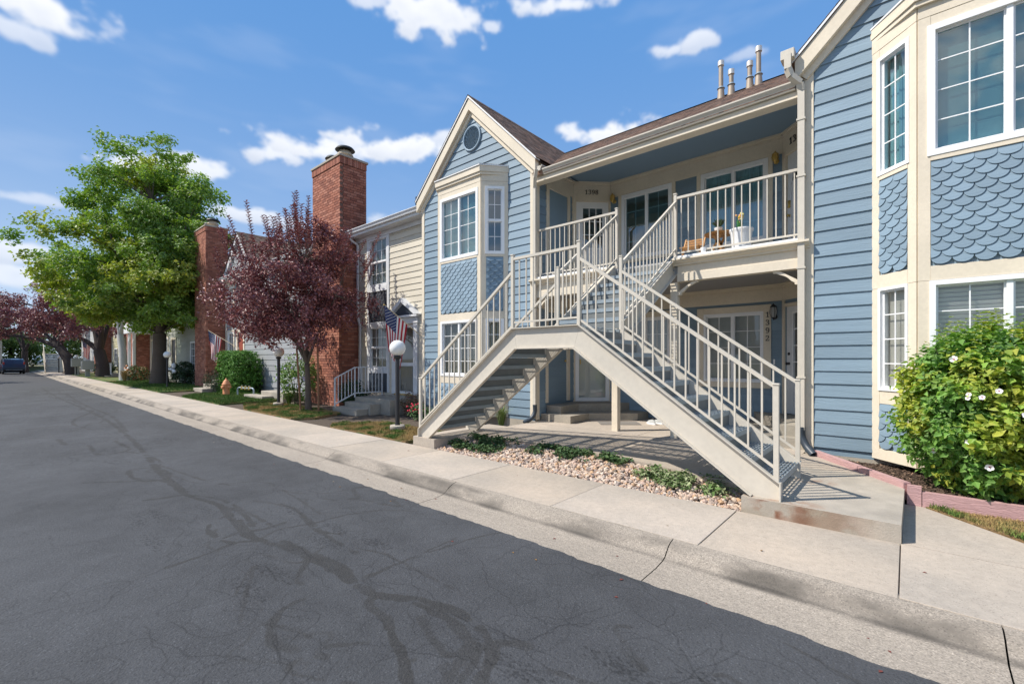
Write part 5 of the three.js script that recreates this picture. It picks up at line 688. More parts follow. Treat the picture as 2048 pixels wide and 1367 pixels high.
{ const r = rng(320), g = poly([[[-0.5, 0, 0], [0, 0.12, 0.3], [0.5, 0, 0]], [[-0.5, 0, 0], [0.5, 0, 0], [0, 0.1, -0.3]]]), im = shade(new THREE.InstancedMesh(g, mat(rgb(1, 1, 1), { roughness: 0.9, side: THREE.DoubleSide }), 90)); im.name = 'fallen_leaves'; im.userData = { kind: 'stuff', label: 'small dry leaves scattered along the gutter and road edge', category: 'leaves' }; const m = new THREE.Matrix4(), q = new THREE.Quaternion(), e = new THREE.Euler(), c = new THREE.Color();
  for (let i = 0; i < 90; i++) { const walk = r() < 0.15, x = -12 + r() * 14, z = walk ? -3.8 - r() * 0.9 : -3.42 + r() * r() * 0.9; e.set(0, r() * 6.3, 0); q.setFromEuler(e); const s = 0.018 + r() * 0.022; m.compose(new THREE.Vector3(x, walk ? 0.1395 : z > -3.2 ? 0.0145 : 0.008, z), q, new THREE.Vector3(s, s, s)); im.setMatrixAt(i, m); const k = r(); im.setColorAt(i, k < 0.4 ? c.setRGB(0.16, 0.04, 0.03) : k < 0.75 ? c.setRGB(0.22, 0.12, 0.04) : c.setRGB(0.34, 0.28, 0.2)); } scene.add(im); }

// ------------------------------------------------------------------ the cream townhouse and its brick chimney
function brickStack(P, x0, x1, z0, z1, y0, y1, seed, budget) { // a real bond: every brick a piece, mortar set back
  const bh = 0.072, bl = 0.225, g = 0.014, r = rng(seed), front = z1, rows = [], list = [];
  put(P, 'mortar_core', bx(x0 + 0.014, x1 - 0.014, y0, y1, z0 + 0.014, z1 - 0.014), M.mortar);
  let k = 0; for (let y = y0; y < y1 - 0.03; y += bh + g, k++) {
    const lay = (a, b, f) => { let s = a - (k % 2 ? bl / 2 + g / 2 : 0); while (s < b - 0.01) { const p = Math.max(a, s), q = Math.min(b, s + bl); if (q - p > 0.03) list.push([f, p, q, y, y + bh]); s += bl + g; } };
    lay(x0, x1, 0); lay(z0, z1 - 0.1, 1);
  }
  list.sort((a, b) => b[3] - a[3]); const rest = [[], [], [], []];
  const cache = {}, geo = (f, w) => { const key = f + w.toFixed(3); return cache[key] ??= f ? bx(-0.09, 0, 0, bh, -w, 0) : bx(0, w, 0, bh, -0.09, 0); };
  list.forEach(([f, p, q, y], i) => { const m = Math.floor(r() * 4), j = (r() - 0.5) * 0.004; const off = f ? [x1 + j, y, q] : [p, y, front + j]; if (i < budget) put(P, 'brick', geo(f, q - p), M.brick[m], FRONT, off); else rest[m].push(moved(geo(f, q - p), ...off)); });
  const all = join(rest.flat()); if (rest.flat().length) { const c = new Float32Array(all.attributes.position.count * 3); let o = 0; rest.forEach((l, m) => l.forEach((q) => { const n = q.attributes.position.count, t = M.brick[m].color, v = 0.9 + r() * 0.2; for (let i = 0; i < n; i++) { c[o++] = t.r * v; c[o++] = t.g * v; c[o++] = t.b * v; } })); all.setAttribute('color', new THREE.BufferAttribute(c, 3)); const mesh = put(P, 'brickwork', all, BRICKS); mesh.userData.kind = 'stuff'; }
}
const BRICKS = mat(rgb(1, 1, 1), { roughness: 0.9, vertexColors: true, map: repeat(grainTex, 2), bumpMap: repeat(bumpFine, 3), bumpScale: 0.003 });
function chimney(B, x1, zf, y1, seed, w, d, budget, shoulder = 2.95) { // x1: the side towards the camera, zf: the face to the street
  const P = part(B, 'chimney'), x0 = x1 - w, zb = zf - d;
  brickStack(P, x0, x1, zb, zf, 0.1, y1 - 0.30, seed, budget);
  // soldier course under the cap
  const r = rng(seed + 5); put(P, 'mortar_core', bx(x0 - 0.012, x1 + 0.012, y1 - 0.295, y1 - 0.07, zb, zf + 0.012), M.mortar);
  for (let x = x0 - 0.02; x < x1 + 0.01; x += 0.077) put(P, 'soldier_brick', bx(x, Math.min(x + 0.067, x1 + 0.022), y1 - 0.30, y1 - 0.075, zf - 0.07, zf + 0.022 + (r() - 0.5) * 0.004), M.brick[Math.floor(r() * 4)]);
  for (let z = zb; z < zf - 0.07; z += 0.077) put(P, 'soldier_brick', bx(x1 - 0.07, x1 + 0.022 + (r() - 0.5) * 0.004, y1 - 0.30, y1 - 0.075, z, z + 0.067), M.brick[Math.floor(r() * 4)]);
  put(P, 'chimney_cap', rbox(x0 - 0.05, x1 + 0.05, y1 - 0.072, y1, zb - 0.05, zf + 0.05, 0.01), M.foundation);
  const cm = mat(rgb(0.50, 0.40, 0.28), { roughness: 0.6 }), bm = mat(rgb(0.03, 0.035, 0.035), { roughness: 0.5, metalness: 0.4 });
  for (const [x, z, s] of [[x1 - w * 0.24, zf - d * 0.45, 1.12], [x1 - w * 0.74, zf - d * 0.55, 1.0]]) { put(P, 'flue', moved(lathe([[0.001, 0], [0.22 * s, 0], [0.20 * s, 0.16], [0.24 * s, 0.17], [0.24 * s, 0.20], [0.17 * s, 0.30], [0.17 * s, 0.34], [0.001, 0.34]], 20), x, y1, z), cm); put(P, 'flue_cap', moved(lathe([[0.001, 0.47 * s + 0.02], [0.24 * s, 0.44], [0.29 * s, 0.37], [0.27 * s, 0.36], [0.001, 0.39]], 20), x, y1, z), bm); }
}
{
  const B = thing('cream_townhouse', 'cream lap sided townhouse with a tall brick chimney and a pedimented door', 'house', [-12.5, 0.2, -9]);
  const X0 = -13.9, X1 = -9.85, Z = -8.0, F = { x: 0, z: Z, a: 0 };
  const up = [-13.12, -12.08, 3.93, 5.46], lo = [-13.12, -12.08, 1.32, 2.66], door = [-11.58, -10.74];
  wallSheet(B, F, X0, X1, 0.1, 5.7, [[up[0] + 0.03, up[1] - 0.03, up[2] + 0.03, up[3] - 0.03], [lo[0] + 0.03, lo[1] - 0.03, lo[2] + 0.03, lo[3] - 0.03], [door[0], door[1], 0.6, 2.62]], -0.14, -0.002, M.creamSiding[0]);
  put(B, 'inner_wall', bx(X0 - 1.8, X1 - 0.05, 0.1, 5.6, -15, Z - 0.75), M.room); put(B, 'party_wall', bx(X1 - 0.05, X1, 0.1, 5.7, -15, Z), M.creamSiding[0]);
  lapBoards(B, F, 0.45, 5.44, 0.1772, () => [X0, X1], [[-13.20, -12.0, 0, 9], [-11.86, -10.48, 0, 3.0]], M.creamSiding, 12);
  const T = (s0, s1, y0, y1, n = 0.045, m = M.offwhite) => put(B, 'trim_board', rbox(s0, s1, y0, y1, -0.02, n, 0.003), m, F);
  T(-13.22, -13.12, 0.6, 5.46, 0.04); T(-12.08, -11.98, 0.6, 5.46, 0.04); T(-13.12, -12.08, 3.76, 3.93); T(-13.12, -12.08, 2.66, 2.80); T(-13.12, -12.08, 1.18, 1.32); T(X0, X1, 5.463, 5.68, 0.05);
  scales(B, F, -13.12, -12.08, 2.80, 3.76, 6, 0.10, [0.9, 1, 1.1].map((k) => mat(rgb(0.030 * k, 0.033 * k, 0.045 * k), { roughness: 0.55 })), 90);
  win(B, F, ...up, { kind: 'hung', nx: 3, ny: 2, casing: 0.06, inside: 'blind', casingMat: M.offwhite, blindMat: mat(rgb(0.25, 0.3, 0.27), {}) }); win(B, F, ...lo, { kind: 'hung', nx: 3, ny: 2, casing: 0.05, inside: 'blind', casingMat: M.offwhite, blindMat: mat(rgb(0.22, 0.23, 0.22), {}) }); put(B, 'panel', bx(-13.12, -12.08, 0.6, 1.18, -0.02, 0.02), M.navy, F);
  { const P = part(B, 'entrance'); const D = (n, a, b, y0, y1, z0, z1, m = M.offwhite) => put(P, n, rbox(a, b, y0, y1, z0, z1, 0.004), m, F); D('pilaster', -11.80, -11.585, 0.58, 2.66, -0.05, 0.06); D('pilaster', -10.735, -10.54, 0.58, 2.66, -0.05, 0.06); D('entablature', -11.84, -10.50, 2.662, 2.84, -0.05, 0.08); D('cornice', -11.90, -10.44, 2.842, 2.90, -0.05, 0.16);
    put(P, 'pediment', prism([[-11.80, 2.902], [-10.54, 2.902], [-11.17, 3.30]], 0.0, 0.05), M.navy, F); put(P, 'raking_cornice', prism([[-11.95, 2.902], [-11.78, 2.902], [-11.17, 3.29], [-11.17, 3.42]], 0.0, 0.17), M.offwhite, F); put(P, 'raking_cornice', prism([[-10.39, 2.902], [-11.17, 3.42], [-11.17, 3.29], [-10.56, 2.902]], 0.0, 0.17), M.offwhite, F);
    put(P, 'screen_door', ring(door[0], door[1], 0.6, 2.62, 0.07, -0.06, 0.0), M.offwhite, F); put(P, 'door_rail', bx(door[0] + 0.07, door[1] - 0.07, 1.42, 1.52, -0.05, -0.005), M.offwhite, F); put(P, 'door_glass', quad(door[0] + 0.05, door[1] - 0.05, 0.65, 2.58, -0.03), M.glass, F); put(P, 'hallway', hallway(door[0], door[1], 0.6, 2.62, 0.74), M.hall, F); put(P, 'handle', rbox(door[0] + 0.02, door[0] + 0.05, 1.5, 1.68, 0, 0.05, 0.008), M.brass, F); put(P, 'sill', rbox(-11.62, -10.70, 0.56, 0.60, -0.05, 0.10, 0.004), M.brass, F); }
  // roof and gutter
  courses(B, X0 - 2.2, X1 + 0.02, [5.80, Z + 0.42], [8.0, Z - 3.6], 0.16, M.roof); put(B, 'roof_deck', poly([[[X0 - 2.2, 5.79, Z + 0.42], [X1, 5.79, Z + 0.42], [X1, 7.99, Z - 3.6], [X0 - 2.2, 7.99, Z - 3.6]], [[X0 - 2.2, 7.99, Z - 3.6], [X1, 7.99, Z - 3.6], [X1, 5.7, -15.6], [X0 - 2.2, 5.7, -15.6]]]), M.roof);
  gutterRun(B, [X0 + 0.02, 5.80, Z + 0.33], [X1 - 0.02, 5.80, Z + 0.33], [0, 1], M.offwhite); put(B, 'fascia_board', rbox(X0, X1 - 0.005, 5.60, 5.785, Z + 0.05, Z + 0.328, 0.01), M.offwhite); put(B, 'vent_pipe', cyl(-11.7, 6.3, Z - 0.8, 0.04, 0.04, 0.45), M.black);
  downspout(B, [[X0 + 0.08, 5.72, Z + 0.38], [X0 + 0.10, 5.55, Z + 0.30], [X0 + 0.16, 5.40, Z + 0.06], [X0 + 0.16, 3.0, Z + 0.06], [X0 + 0.30, 2.75, Z + 0.06], [X0 + 0.30, 0.3, Z + 0.06]], 0.035, M.offwhite);
  chimney(B, -13.9, -7.4, 8.32, 600, 1.93, 0.95, 290);
  { const P = part(B, 'chimney_shoulder'); brickStack(P, -15.9, -13.78, -8.2, -7.30, 0.1, 2.75, 640, 120); put(P, 'sloped_brick', hexa([[-15.9, 2.75, -7.30], [-13.78, 2.75, -7.30], [-13.78, 2.75, -8.1], [-15.9, 2.75, -8.1]], [[-15.83, 3.02, -7.41], [-13.89, 3.02, -7.41], [-13.89, 3.02, -8.1], [-15.83, 3.02, -8.1]]), M.brick[0]); }
  { const P = part(B, 'front_steps'); put(P, 'step', rbox(-12.25, -10.45, 0.1, 0.52, -7.96, -6.98, 0.012), M.step); put(P, 'step', rbox(-12.25, -10.9, 0.1, 0.40, -6.978, -6.66, 0.012), M.step); put(P, 'step', rbox(-12.3, -11.0, 0.1, 0.28, -6.658, -6.32, 0.012), M.step); put(P, 'threshold', rbox(-11.75, -10.6, 0.521, 0.565, -7.97, -7.72, 0.01), M.step); }
  { const P = part(B, 'step_railing'), m = M.offwhite, x = -12.28; const R = (a, b, n) => put(P, n, bar(a, b, n === 'rail' ? 0.03 : 0.016, n === 'rail' ? 0.03 : 0.016), m); R([x, 1.38, -7.92], [x, 1.38, -7.0], 'rail'); R([x, 1.38, -7.0], [x, 1.08, -6.38], 'rail'); R([x, 0.62, -7.92], [x, 0.62, -7.0], 'rail'); R([x, 0.62, -7.0], [x, 0.34, -6.38], 'rail'); for (const [z, y0, y1] of [[-7.92, 0.5, 1.38], [-7.0, 0.5, 1.38], [-6.38, 0.16, 1.09]]) put(P, 'post', bx(x - 0.016, x + 0.016, y0, y1, z - 0.016, z + 0.016), m); for (let i = 1; i < 8; i++) R([x, 0.62, -7.92 + i * 0.115], [x, 1.37, -7.92 + i * 0.115], 'baluster'); for (let i = 1; i < 6; i++) { const t = i / 6; R([x, 0.62 - 0.28 * t, -7.0 + 0.62 * t], [x, 1.37 - 0.3 * t, -7.0 + 0.62 * t], 'baluster'); } }
}

// ------------------------------------------------------------------ houses farther down the row
function rowHouse(name, label, x0, x1, Z, wallM, o) {
  const B = thing(name, label, 'house', [(x0 + x1) / 2, 0.2, Z - 1], 'row houses down the street'), F = { x: 0, z: Z, a: 0 };
  const holes = [...(o.windows ?? []), ...(o.doors ?? [])].map((h) => [h[0], h[1], h[2], h[3]]);
  wallSheet(B, F, x0, x1, 0.1, 5.7, holes.map((h) => [h[0] + 0.03, h[1] - 0.03, h[2] + 0.03, h[3] - 0.03]), -0.14, -0.002, wallM[0]); put(B, 'inner_wall', bx(x0, x1, 0.1, 5.6, Z - 7, Z - 0.75), M.room);
  lapBoards(B, F, 0.4, 5.6, 0.24, () => [x0, x1], holes.map((h) => [h[0] - 0.1, h[1] + 0.1, h[2] - 0.1, h[3] + 0.1]), wallM, 33);
  const T = (s0, s1, y0, y1, m = M.cream) => put(B, 'trim_board', bx(s0, s1, y0, y1, -0.02, 0.04), m, F);
  for (const w of o.windows ?? []) { win(B, F, w[0], w[1], w[2], w[3], { kind: 'hung', nx: 2, ny: 2, inside: 'blind', blindMat: M.blindGrey, casing: 0.06 }); T(w[0] - 0.1, w[0], w[2] - 0.1, w[3] + 0.1); T(w[1], w[1] + 0.1, w[2] - 0.1, w[3] + 0.1); T(w[0], w[1], w[3] + 0.002, w[3] + 0.1); T(w[0], w[1], w[2] - 0.1, w[2] - 0.002); }
  for (const d of o.doors ?? []) { panelDoor(B, F, d[0], d[1], d[2], d[3], mat(rgb(...d[4]), { roughness: 0.5 }), { panels: [[0.15, 0.85, 0.08, 0.4], [0.15, 0.85, 0.5, 0.92]] }); T(d[0] - 0.16, d[0], d[2], d[3] + 0.14); T(d[1], d[1] + 0.16, d[2], d[3] + 0.14); T(d[0], d[1], d[3], d[3] + 0.14); }
  T(x0, x0 + 0.12, 0.2, 5.6); T(x1 - 0.12, x1, 0.2, 5.6); T(x0 + 0.12, x1 - 0.12, 5.4, 5.6);
  courses(B, x0 - 0.1, x1 + 0.1, [5.75, Z + 0.4], [7.9, Z - 3.4], 0.3, M.roof); put(B, 'roof_deck', poly([[[x0, 5.74, Z + 0.4], [x1, 5.74, Z + 0.4], [x1, 7.89, Z - 3.4], [x0, 7.89, Z - 3.4]], [[x0, 7.89, Z - 3.4], [x1, 7.89, Z - 3.4], [x1, 5.6, Z - 7.2], [x0, 5.6, Z - 7.2]]]), M.roof); put(B, 'roof_end', poly([[[x1, 5.6, Z], [x1, 5.6, Z - 7], [x1, 7.8, Z - 3.4]], [[x0, 5.6, Z], [x0, 5.6, Z - 7], [x0, 7.8, Z - 3.4]]]), wallM[0]); put(B, 'side_wall', join([bx(x1 - 0.05, x1, 0.1, 5.7, Z - 7, Z - 0.14), bx(x0, x0 + 0.05, 0.1, 5.7, Z - 7, Z - 0.14)]), wallM[0]);
  gutterRun(B, [x0, 5.78, Z + 0.3], [x1, 5.78, Z + 0.3], [0, 1], M.offwhite); put(B, 'fascia_board', bx(x0, x1, 5.6, 5.77, Z + 0.02, Z + 0.298), M.offwhite);
  for (const gx of o.dormers ?? []) { const P = part(B, 'gable_dormer'), h = 1.95, zg = Z + 0.02; put(P, 'wall', prism([[gx - h, 5.4], [gx + h, 5.4], [gx + h, 5.7], [gx, 7.65], [gx - h, 5.7]], zg - 0.3, zg), wallM[1 % wallM.length]); lapBoards(P, { x: 0, z: zg, a: 0 }, 5.45, 7.3, 0.24, (y) => [Math.max(gx - h + 0.1, gx - (7.5 - y)), Math.min(gx + h - 0.1, gx + (7.5 - y))], [], wallM, 35); for (const k of [-1, 1]) { const q = (d, y) => [gx + k * d, y]; const s = [q(0, 7.9), q(0, 7.6), q(2.05, 5.55), q(2.05, 5.85)]; put(P, 'rake_board', prism(k > 0 ? s : s.reverse(), zg, zg + 0.12), M.offwhite); put(P, 'roof_slope', poly([[[gx, 7.92, zg + 0.15], [gx + k * 2.1, 5.83, zg + 0.15], [gx + k * 2.1, 5.83, Z - 3.4], [gx, 7.92, Z - 3.4]]]), M.roof); } }
  for (const gx of o.gables ?? []) { const P = part(B, 'front_gable'), h = 1.95, zg = Z + 0.4; put(P, 'wall', prism([[gx - h, 0.1], [gx + h, 0.1], [gx + h, 5.7], [gx, 7.65], [gx - h, 5.7]], zg - 0.45, zg), wallM[1 % wallM.length]); lapBoards(P, { x: 0, z: zg, a: 0 }, 0.4, 7.3, 0.24, (y) => [Math.max(gx - h + 0.1, gx - (7.5 - y)), Math.min(gx + h - 0.1, gx + (7.5 - y))], [[gx - 0.8, gx + 0.8, 0.9, 2.7], [gx - 0.8, gx + 0.8, 3.7, 5.5]], wallM, 35); for (const [a, b] of [[0.95, 2.65], [3.75, 5.45]]) { put(P, 'window_frame', ring(gx - 0.75, gx + 0.75, a, b, 0.09, 0, 0.06), M.white, { x: 0, z: zg, a: 0 }); put(P, 'window_pane', quad(gx - 0.7, gx + 0.7, a + 0.05, b - 0.05, 0.012), mat(rgb(0.05, 0.07, 0.08), { roughness: 0.06 }), { x: 0, z: zg, a: 0 }); for (const t of [-0.35, 0, 0.35]) put(P, 'muntin', bx(gx + t - 0.012, gx + t + 0.012, a + 0.08, b - 0.08, 0.014, 0.03), M.white, { x: 0, z: zg, a: 0 }); for (const t of [0.25, 0.5, 0.75]) put(P, 'muntin', bx(gx - 0.68, gx + 0.68, a + (b - a) * t - 0.012, a + (b - a) * t + 0.012, 0.014, 0.031), M.white, { x: 0, z: zg, a: 0 }); }
    for (const k of [-1, 1]) { const q = (d, y) => [gx + k * d, y]; const s = [q(0, 7.9), q(0, 7.6), q(2.05, 5.55), q(2.05, 5.85)]; put(P, 'rake_board', prism(k > 0 ? s : s.reverse(), zg, zg + 0.12), M.offwhite); put(P, 'roof_slope', poly([[[gx, 7.92, zg + 0.15], [gx + k * 2.1, 5.83, zg + 0.15], [gx + k * 2.1, 5.83, Z - 3.4], [gx, 7.92, Z - 3.4]]]), M.roof); } }
  return B;
}
const greyS = [0.95, 1.05].map((k) => siding(rgb(0.36 * k, 0.37 * k, 0.38 * k))), sageS = [0.95, 1.05].map((k) => siding(rgb(0.42 * k, 0.43 * k, 0.38 * k))), yellowS = [0.95, 1.05].map((k) => siding(rgb(0.62 * k, 0.58 * k, 0.38 * k))), whiteS = [0.95, 1.05].map((k) => siding(rgb(0.60 * k, 0.60 * k, 0.58 * k))), greenS = [0.95, 1.05].map((k) => siding(rgb(0.27 * k, 0.32 * k, 0.25 * k)));
{
  let b = rowHouse('grey_townhouse', 'grey sided townhouse with a red front door behind the boxwood hedge', -26.9, -15.86, -8.0, greyS, { windows: [[-26.6, -25.7, 1.0, 3.0], [-26.6, -25.7, 3.9, 5.3]], doors: [[-25.15, -24.35, 0.75, 2.95, [0.32, 0.07, 0.04]]], dormers: [-24.9] });
  chimney(b, -27.0, -7.1, 8.5, 660, 1.9, 1.0, 150); { const P = part(b, 'front_steps'); put(P, 'step', rbox(-25.6, -24.0, 0.1, 0.62, -7.9, -7.0, 0.02), M.step); put(P, 'step', rbox(-25.5, -24.1, 0.1, 0.44, -6.99, -6.6, 0.02), M.step); put(P, 'step', rbox(-25.5, -24.1, 0.1, 0.27, -6.59, -6.2, 0.02), M.step); }
  { const P = part(b, 'low_steps'); put(P, 'step', rbox(-18.6, -16.6, 0.1, 0.42, -7.4, -6.7, 0.02), M.step); put(P, 'step', rbox(-19.2, -17.4, 0.1, 0.28, -6.69, -6.3, 0.02), M.step); }
  b = rowHouse('sage_townhouse', 'grey green townhouse with a white bracketed porch behind the tall tree', -44.4, -28.95, -8.0, sageS, { windows: [[-41.6, -40.3, 0.9, 3.1], [-40.1, -38.9, 0.9, 3.1], [-33, -31.8, 3.8, 5.2], [-36, -34.8, 3.8, 5.2]], doors: [[-37.9, -36.9, 0.7, 2.95, [0.05, 0.05, 0.06]], [-44.0, -43.1, 0.7, 3.0, [0.7, 0.7, 0.7]]], gables: [-30.9] });
  { const P = part(b, 'porch'); put(P, 'porch_roof', rbox(-45.2, -41.9, 3.55, 4.3, -8.0, -6.5, 0.02), M.white); for (const x of [-44.4, -42.6]) put(P, 'column', bx(x - 0.08, x + 0.08, 0.2, 3.55, -6.8, -6.64), M.white); for (const x of [-44.4, -42.6]) put(P, 'brace', bar([x, 2.9, -6.7], [x + 0.6, 3.55, -6.7], 0.07, 0.09), M.white); for (let i = 0; i < 16; i++) put(P, 'baluster', bx(-48 + i * 0.16, -47.97 + i * 0.16, 0.6, 1.4, -6.7, -6.67), M.white); put(P, 'hand_rail', bx(-48.1, -45.4, 1.4, 1.45, -6.72, -6.66), M.white); put(P, 'step', rbox(-45.0, -42.2, 0.1, 0.6, -8, -6.5, 0.02), M.step); }
  chimney(b, -44.5, -7.1, 8.4, 680, 3.6, 1.0, 60);
  b = rowHouse('yellow_townhouse', 'pale yellow townhouse beyond the white barked birch', -62.0, -48.2, -8.0, yellowS, { windows: [[-61.5, -60.6, 0.9, 3.2], [-54, -52.8, 0.9, 2.8], [-54, -52.8, 3.7, 5.2]], doors: [[-59.4, -58.4, 0.6, 2.8, [0.7, 0.7, 0.7]]], gables: [-56.4] }); chimney(b, -62.1, -7.1, 8.4, 690, 4.4, 1.0, 40);
  { const P = part(b, 'step_railing'); for (let i = 0; i < 9; i++) put(P, 'baluster', bx(-51 + i * 0.14, -50.97 + i * 0.14, 0.35 + (i > 4 ? 0 : 0.2), 1.25, -6.4, -6.37), M.white); put(P, 'hand_rail', bx(-51.1, -49.8, 1.25, 1.3, -6.42, -6.36), M.white); put(P, 'step', rbox(-51.5, -49.5, 0.1, 0.42, -7.9, -6.4, 0.02), M.step); put(P, 'step', rbox(-51.5, -49.9, 0.1, 0.27, -6.39, -6.0, 0.02), M.step); }
  b = rowHouse('white_townhouse', 'white sided townhouse with tall windows behind the dark plum trees', -84, -66.6, -8.0, whiteS, { windows: [[-70, -68.8, 0.9, 3.2], [-73, -71.8, 0.9, 3.2], [-76, -74.8, 0.9, 3.2], [-70, -68.8, 3.8, 5.2], [-74, -72.8, 3.8, 5.2]], doors: [[-79.4, -78.4, 0.6, 2.8, [0.05, 0.05, 0.2]]], gables: [-80.5] });
  // the green building across the end of the street
  b = thing('green_apartment_building', 'green sided apartment building with a deep porch at the end of the street', 'building', [-88, 0.2, 3]);
  const E = { x: -84.5, z: -0.6, a: Math.PI / 2 }; // faces the camera, along -z
  const EF = { x: -84.5, z: 12, a: Math.PI / 2 };
  put(b, 'wall', bx(-96, -84.5, 0.0, 6.2, -0.6, 1.2), greenS[0]); lapBoards(b, { x: -84.5, z: 1.2, a: Math.PI / 2 }, 0.3, 6.1, 0.3, () => [0.12, 1.68], [], greenS, 61);
  put(b, 'corner_board', bx(-84.52, -84.44, 0.2, 6.2, -0.62, -0.42), M.cream); put(b, 'corner_board', bx(-84.52, -84.44, 0.2, 6.2, 1.02, 1.22), M.cream); put(b, 'back_wall', bx(-96, -87, 0, 6.2, 1.2, 14), sageS[0]); put(b, 'upper_floor', bx(-87, -84.6, 3.4, 3.75, 1.2, 14), M.cream); put(b, 'window_frame', ring(-5.6, -3.3, 0.8, 2.7, 0.12, 0, 0.06), M.white, { x: -87, z: -1.2, a: Math.PI / 2 }); put(b, 'window_pane', quad(-5.5, -3.4, 0.9, 2.6, 0.02), mat(rgb(0.04, 0.05, 0.06), { roughness: 0.08 }), { x: -87, z: -1.2, a: Math.PI / 2 }); put(b, 'roof', hexa([[-97, 6.2, 15], [-84, 6.2, 15], [-84, 6.2, -1.2], [-97, 6.2, -1.2]], [[-92, 9, 15], [-89, 9, 15], [-89, 9, 1], [-92, 9, 1]]), M.roof);
}
{ // the far staircase that faces up the street
  const P = thing('far_staircase', 'straight flight of grey steps between cream stringers at the end of the row', 'staircase', [-72, 0.2, -4.4]), X = -69.5, w = 1.35, z0 = -4.95;
  for (let i = 0; i < 11; i++) { put(P, 'tread', bx(X - 0.27 * (i + 1) - 0.02, X - 0.27 * i, 0.2 + 0.18 * i + 0.1, 0.2 + 0.18 * i + 0.16, z0, z0 + w), M.galv); put(P, 'riser', bx(X - 0.27 * i - 0.012, X - 0.27 * i - 0.006, 0.2 + 0.18 * i, 0.2 + 0.18 * i + 0.1, z0, z0 + w), M.galv); }
  for (const z of [z0 - 0.04, z0 + w + 0.04]) { put(P, 'stringer', bar([X + 0.15, 0.25, z], [X - 3.0, 2.35, z], 0.05, 0.36), M.cream); put(P, 'hand_rail', bar([X + 0.1, 1.25, z], [X - 3.0, 3.3, z], 0.05, 0.05), M.cream); put(P, 'post', bx(X + 0.05, X + 0.13, 0.2, 1.3, z - 0.04, z + 0.04), M.cream); for (let i = 1; i < 12; i++) put(P, 'baluster', bx(X - i * 0.25 - 0.012, X - i * 0.25 + 0.012, 0.3 + i * 0.167, 1.25 + i * 0.165, z - 0.012, z + 0.012), M.cream); }
  put(P, 'landing', bx(X - 5.2, X - 2.97, 2.1, 2.25, z0 - 1, z0 + w), M.cream);
}

// ------------------------------------------------------------------ street furniture
function lampPost(x, z, label, base = true) {
  const L = thing('lamp_post', label, 'lamp post', [x, 0.14, z], 'globe lamp posts along the row'), o = (n, g, m) => { const q = shade(new THREE.Mesh(g, m)); q.name = n; L.add(q); };
  if (base) o('footing', lathe([[0.001, 0], [0.155, 0], [0.155, 0.10], [0.145, 0.118], [0.001, 0.118]], 24), M.foundation); o('pole', lathe([[0.055, 0.1], [0.05, 0.14], [0.045, 0.16], [0.045, 1.50], [0.001, 1.50]], 16), M.black); o('collar', lathe([[0.045, 1.48], [0.075, 1.50], [0.085, 1.535], [0.09, 1.55], [0.001, 1.55]], 18), M.black);
  const s = new THREE.SphereGeometry(0.165, 28, 20); s.translate(0, 1.71, 0); o('globe', fin(s), mat(rgb(0.82, 0.81, 0.78), { roughness: 0.25 }));
}
lampPost(-7.96, -5.5, 'globe lamp post on the dry lawn beside the outdoor staircase'); lampPost(-14.94, -5.9, 'globe lamp post between the hydrant and the young plum tree'); lampPost(-28.2, -5.75, 'globe lamp post beside the trunk of the tall green tree', false); lampPost(-42.6, -6.0, 'globe lamp post beside the white barked birch', false); lampPost(-57.5, -4.95, 'globe lamp post behind the grey mailbox cabinets', false); lampPost(-66.5, -4.4, 'globe lamp post at the foot of the far staircase', false);
{ // fire hydrant
  const H = thing('fire_hydrant', 'peeling orange fire hydrant on the green lawn', 'hydrant', [-20.82, 0.15, -6.19]), o = (n, g, m = M.hydrant) => { const q = shade(new THREE.Mesh(g, m)); q.name = n; H.add(q); };
  o('barrel', lathe([[0.001, 0], [0.17, 0], [0.17, 0.035], [0.125, 0.05], [0.12, 0.36], [0.14, 0.40], [0.14, 0.44], [0.001, 0.44]], 20)); o('bonnet', lathe([[0.155, 0.44], [0.155, 0.47], [0.125, 0.50], [0.10, 0.58], [0.05, 0.64], [0.03, 0.65], [0.03, 0.70], [0.001, 0.70]], 20)); for (const a of [0, Math.PI / 2, Math.PI, -Math.PI / 2]) { const g = lathe([[0.001, 0.20], [0.035, 0.20], [0.06, 0.19], [0.065, 0.12], [0.05, 0.10], [0.05, 0.0]], 14); g.rotateX(Math.PI / 2); g.rotateY(a + 0.4); g.translate(0, 0.34, 0); o('nozzle_cap', g); } for (let i = 0; i < 8; i++) { const a = i * Math.PI / 4; o('bolt', cyl(Math.cos(a) * 0.15, 0.03, Math.sin(a) * 0.15, 0.012, 0.012, 0.025, 6)); }
}
{ const P = thing('backflow_pipe', 'low galvanised pipe bridge with brass valves on the lawn beside the hydrant', 'pipe', [-19.6, 0.15, -6.5]), o = (n, g, m = M.galv) => { const q = shade(new THREE.Mesh(g, m)); q.name = n; P.add(q); }; o('pipe', tube([[-0.55, 0, 0.1], [-0.55, 0.28, 0.1], [-0.5, 0.33, 0.09], [0, 0.33, 0], [0.5, 0.33, -0.09], [0.55, 0.28, -0.1], [0.55, 0, -0.1]], 0.03, 10, 60)); for (const x of [-0.25, 0, 0.25]) { o('valve', cyl(x, 0.28, -x * 0.18, 0.05, 0.045, 0.13, 12), M.brass); o('valve_handle', bx(x - 0.06, x + 0.06, 0.42, 0.435, -x * 0.18 - 0.01, -x * 0.18 + 0.01), M.galv); } }
{ const v = put(scene, 'valve_cover', rbox(-20.4, -18.9, 0.12, 0.175, -5.75, -5.35, 0.01), mat(rgb(0.20, 0.28, 0.20), { roughness: 0.8 })); v.userData = { label: 'green irrigation valve cover flush in the lawn by the hydrant', category: 'valve cover' }; }
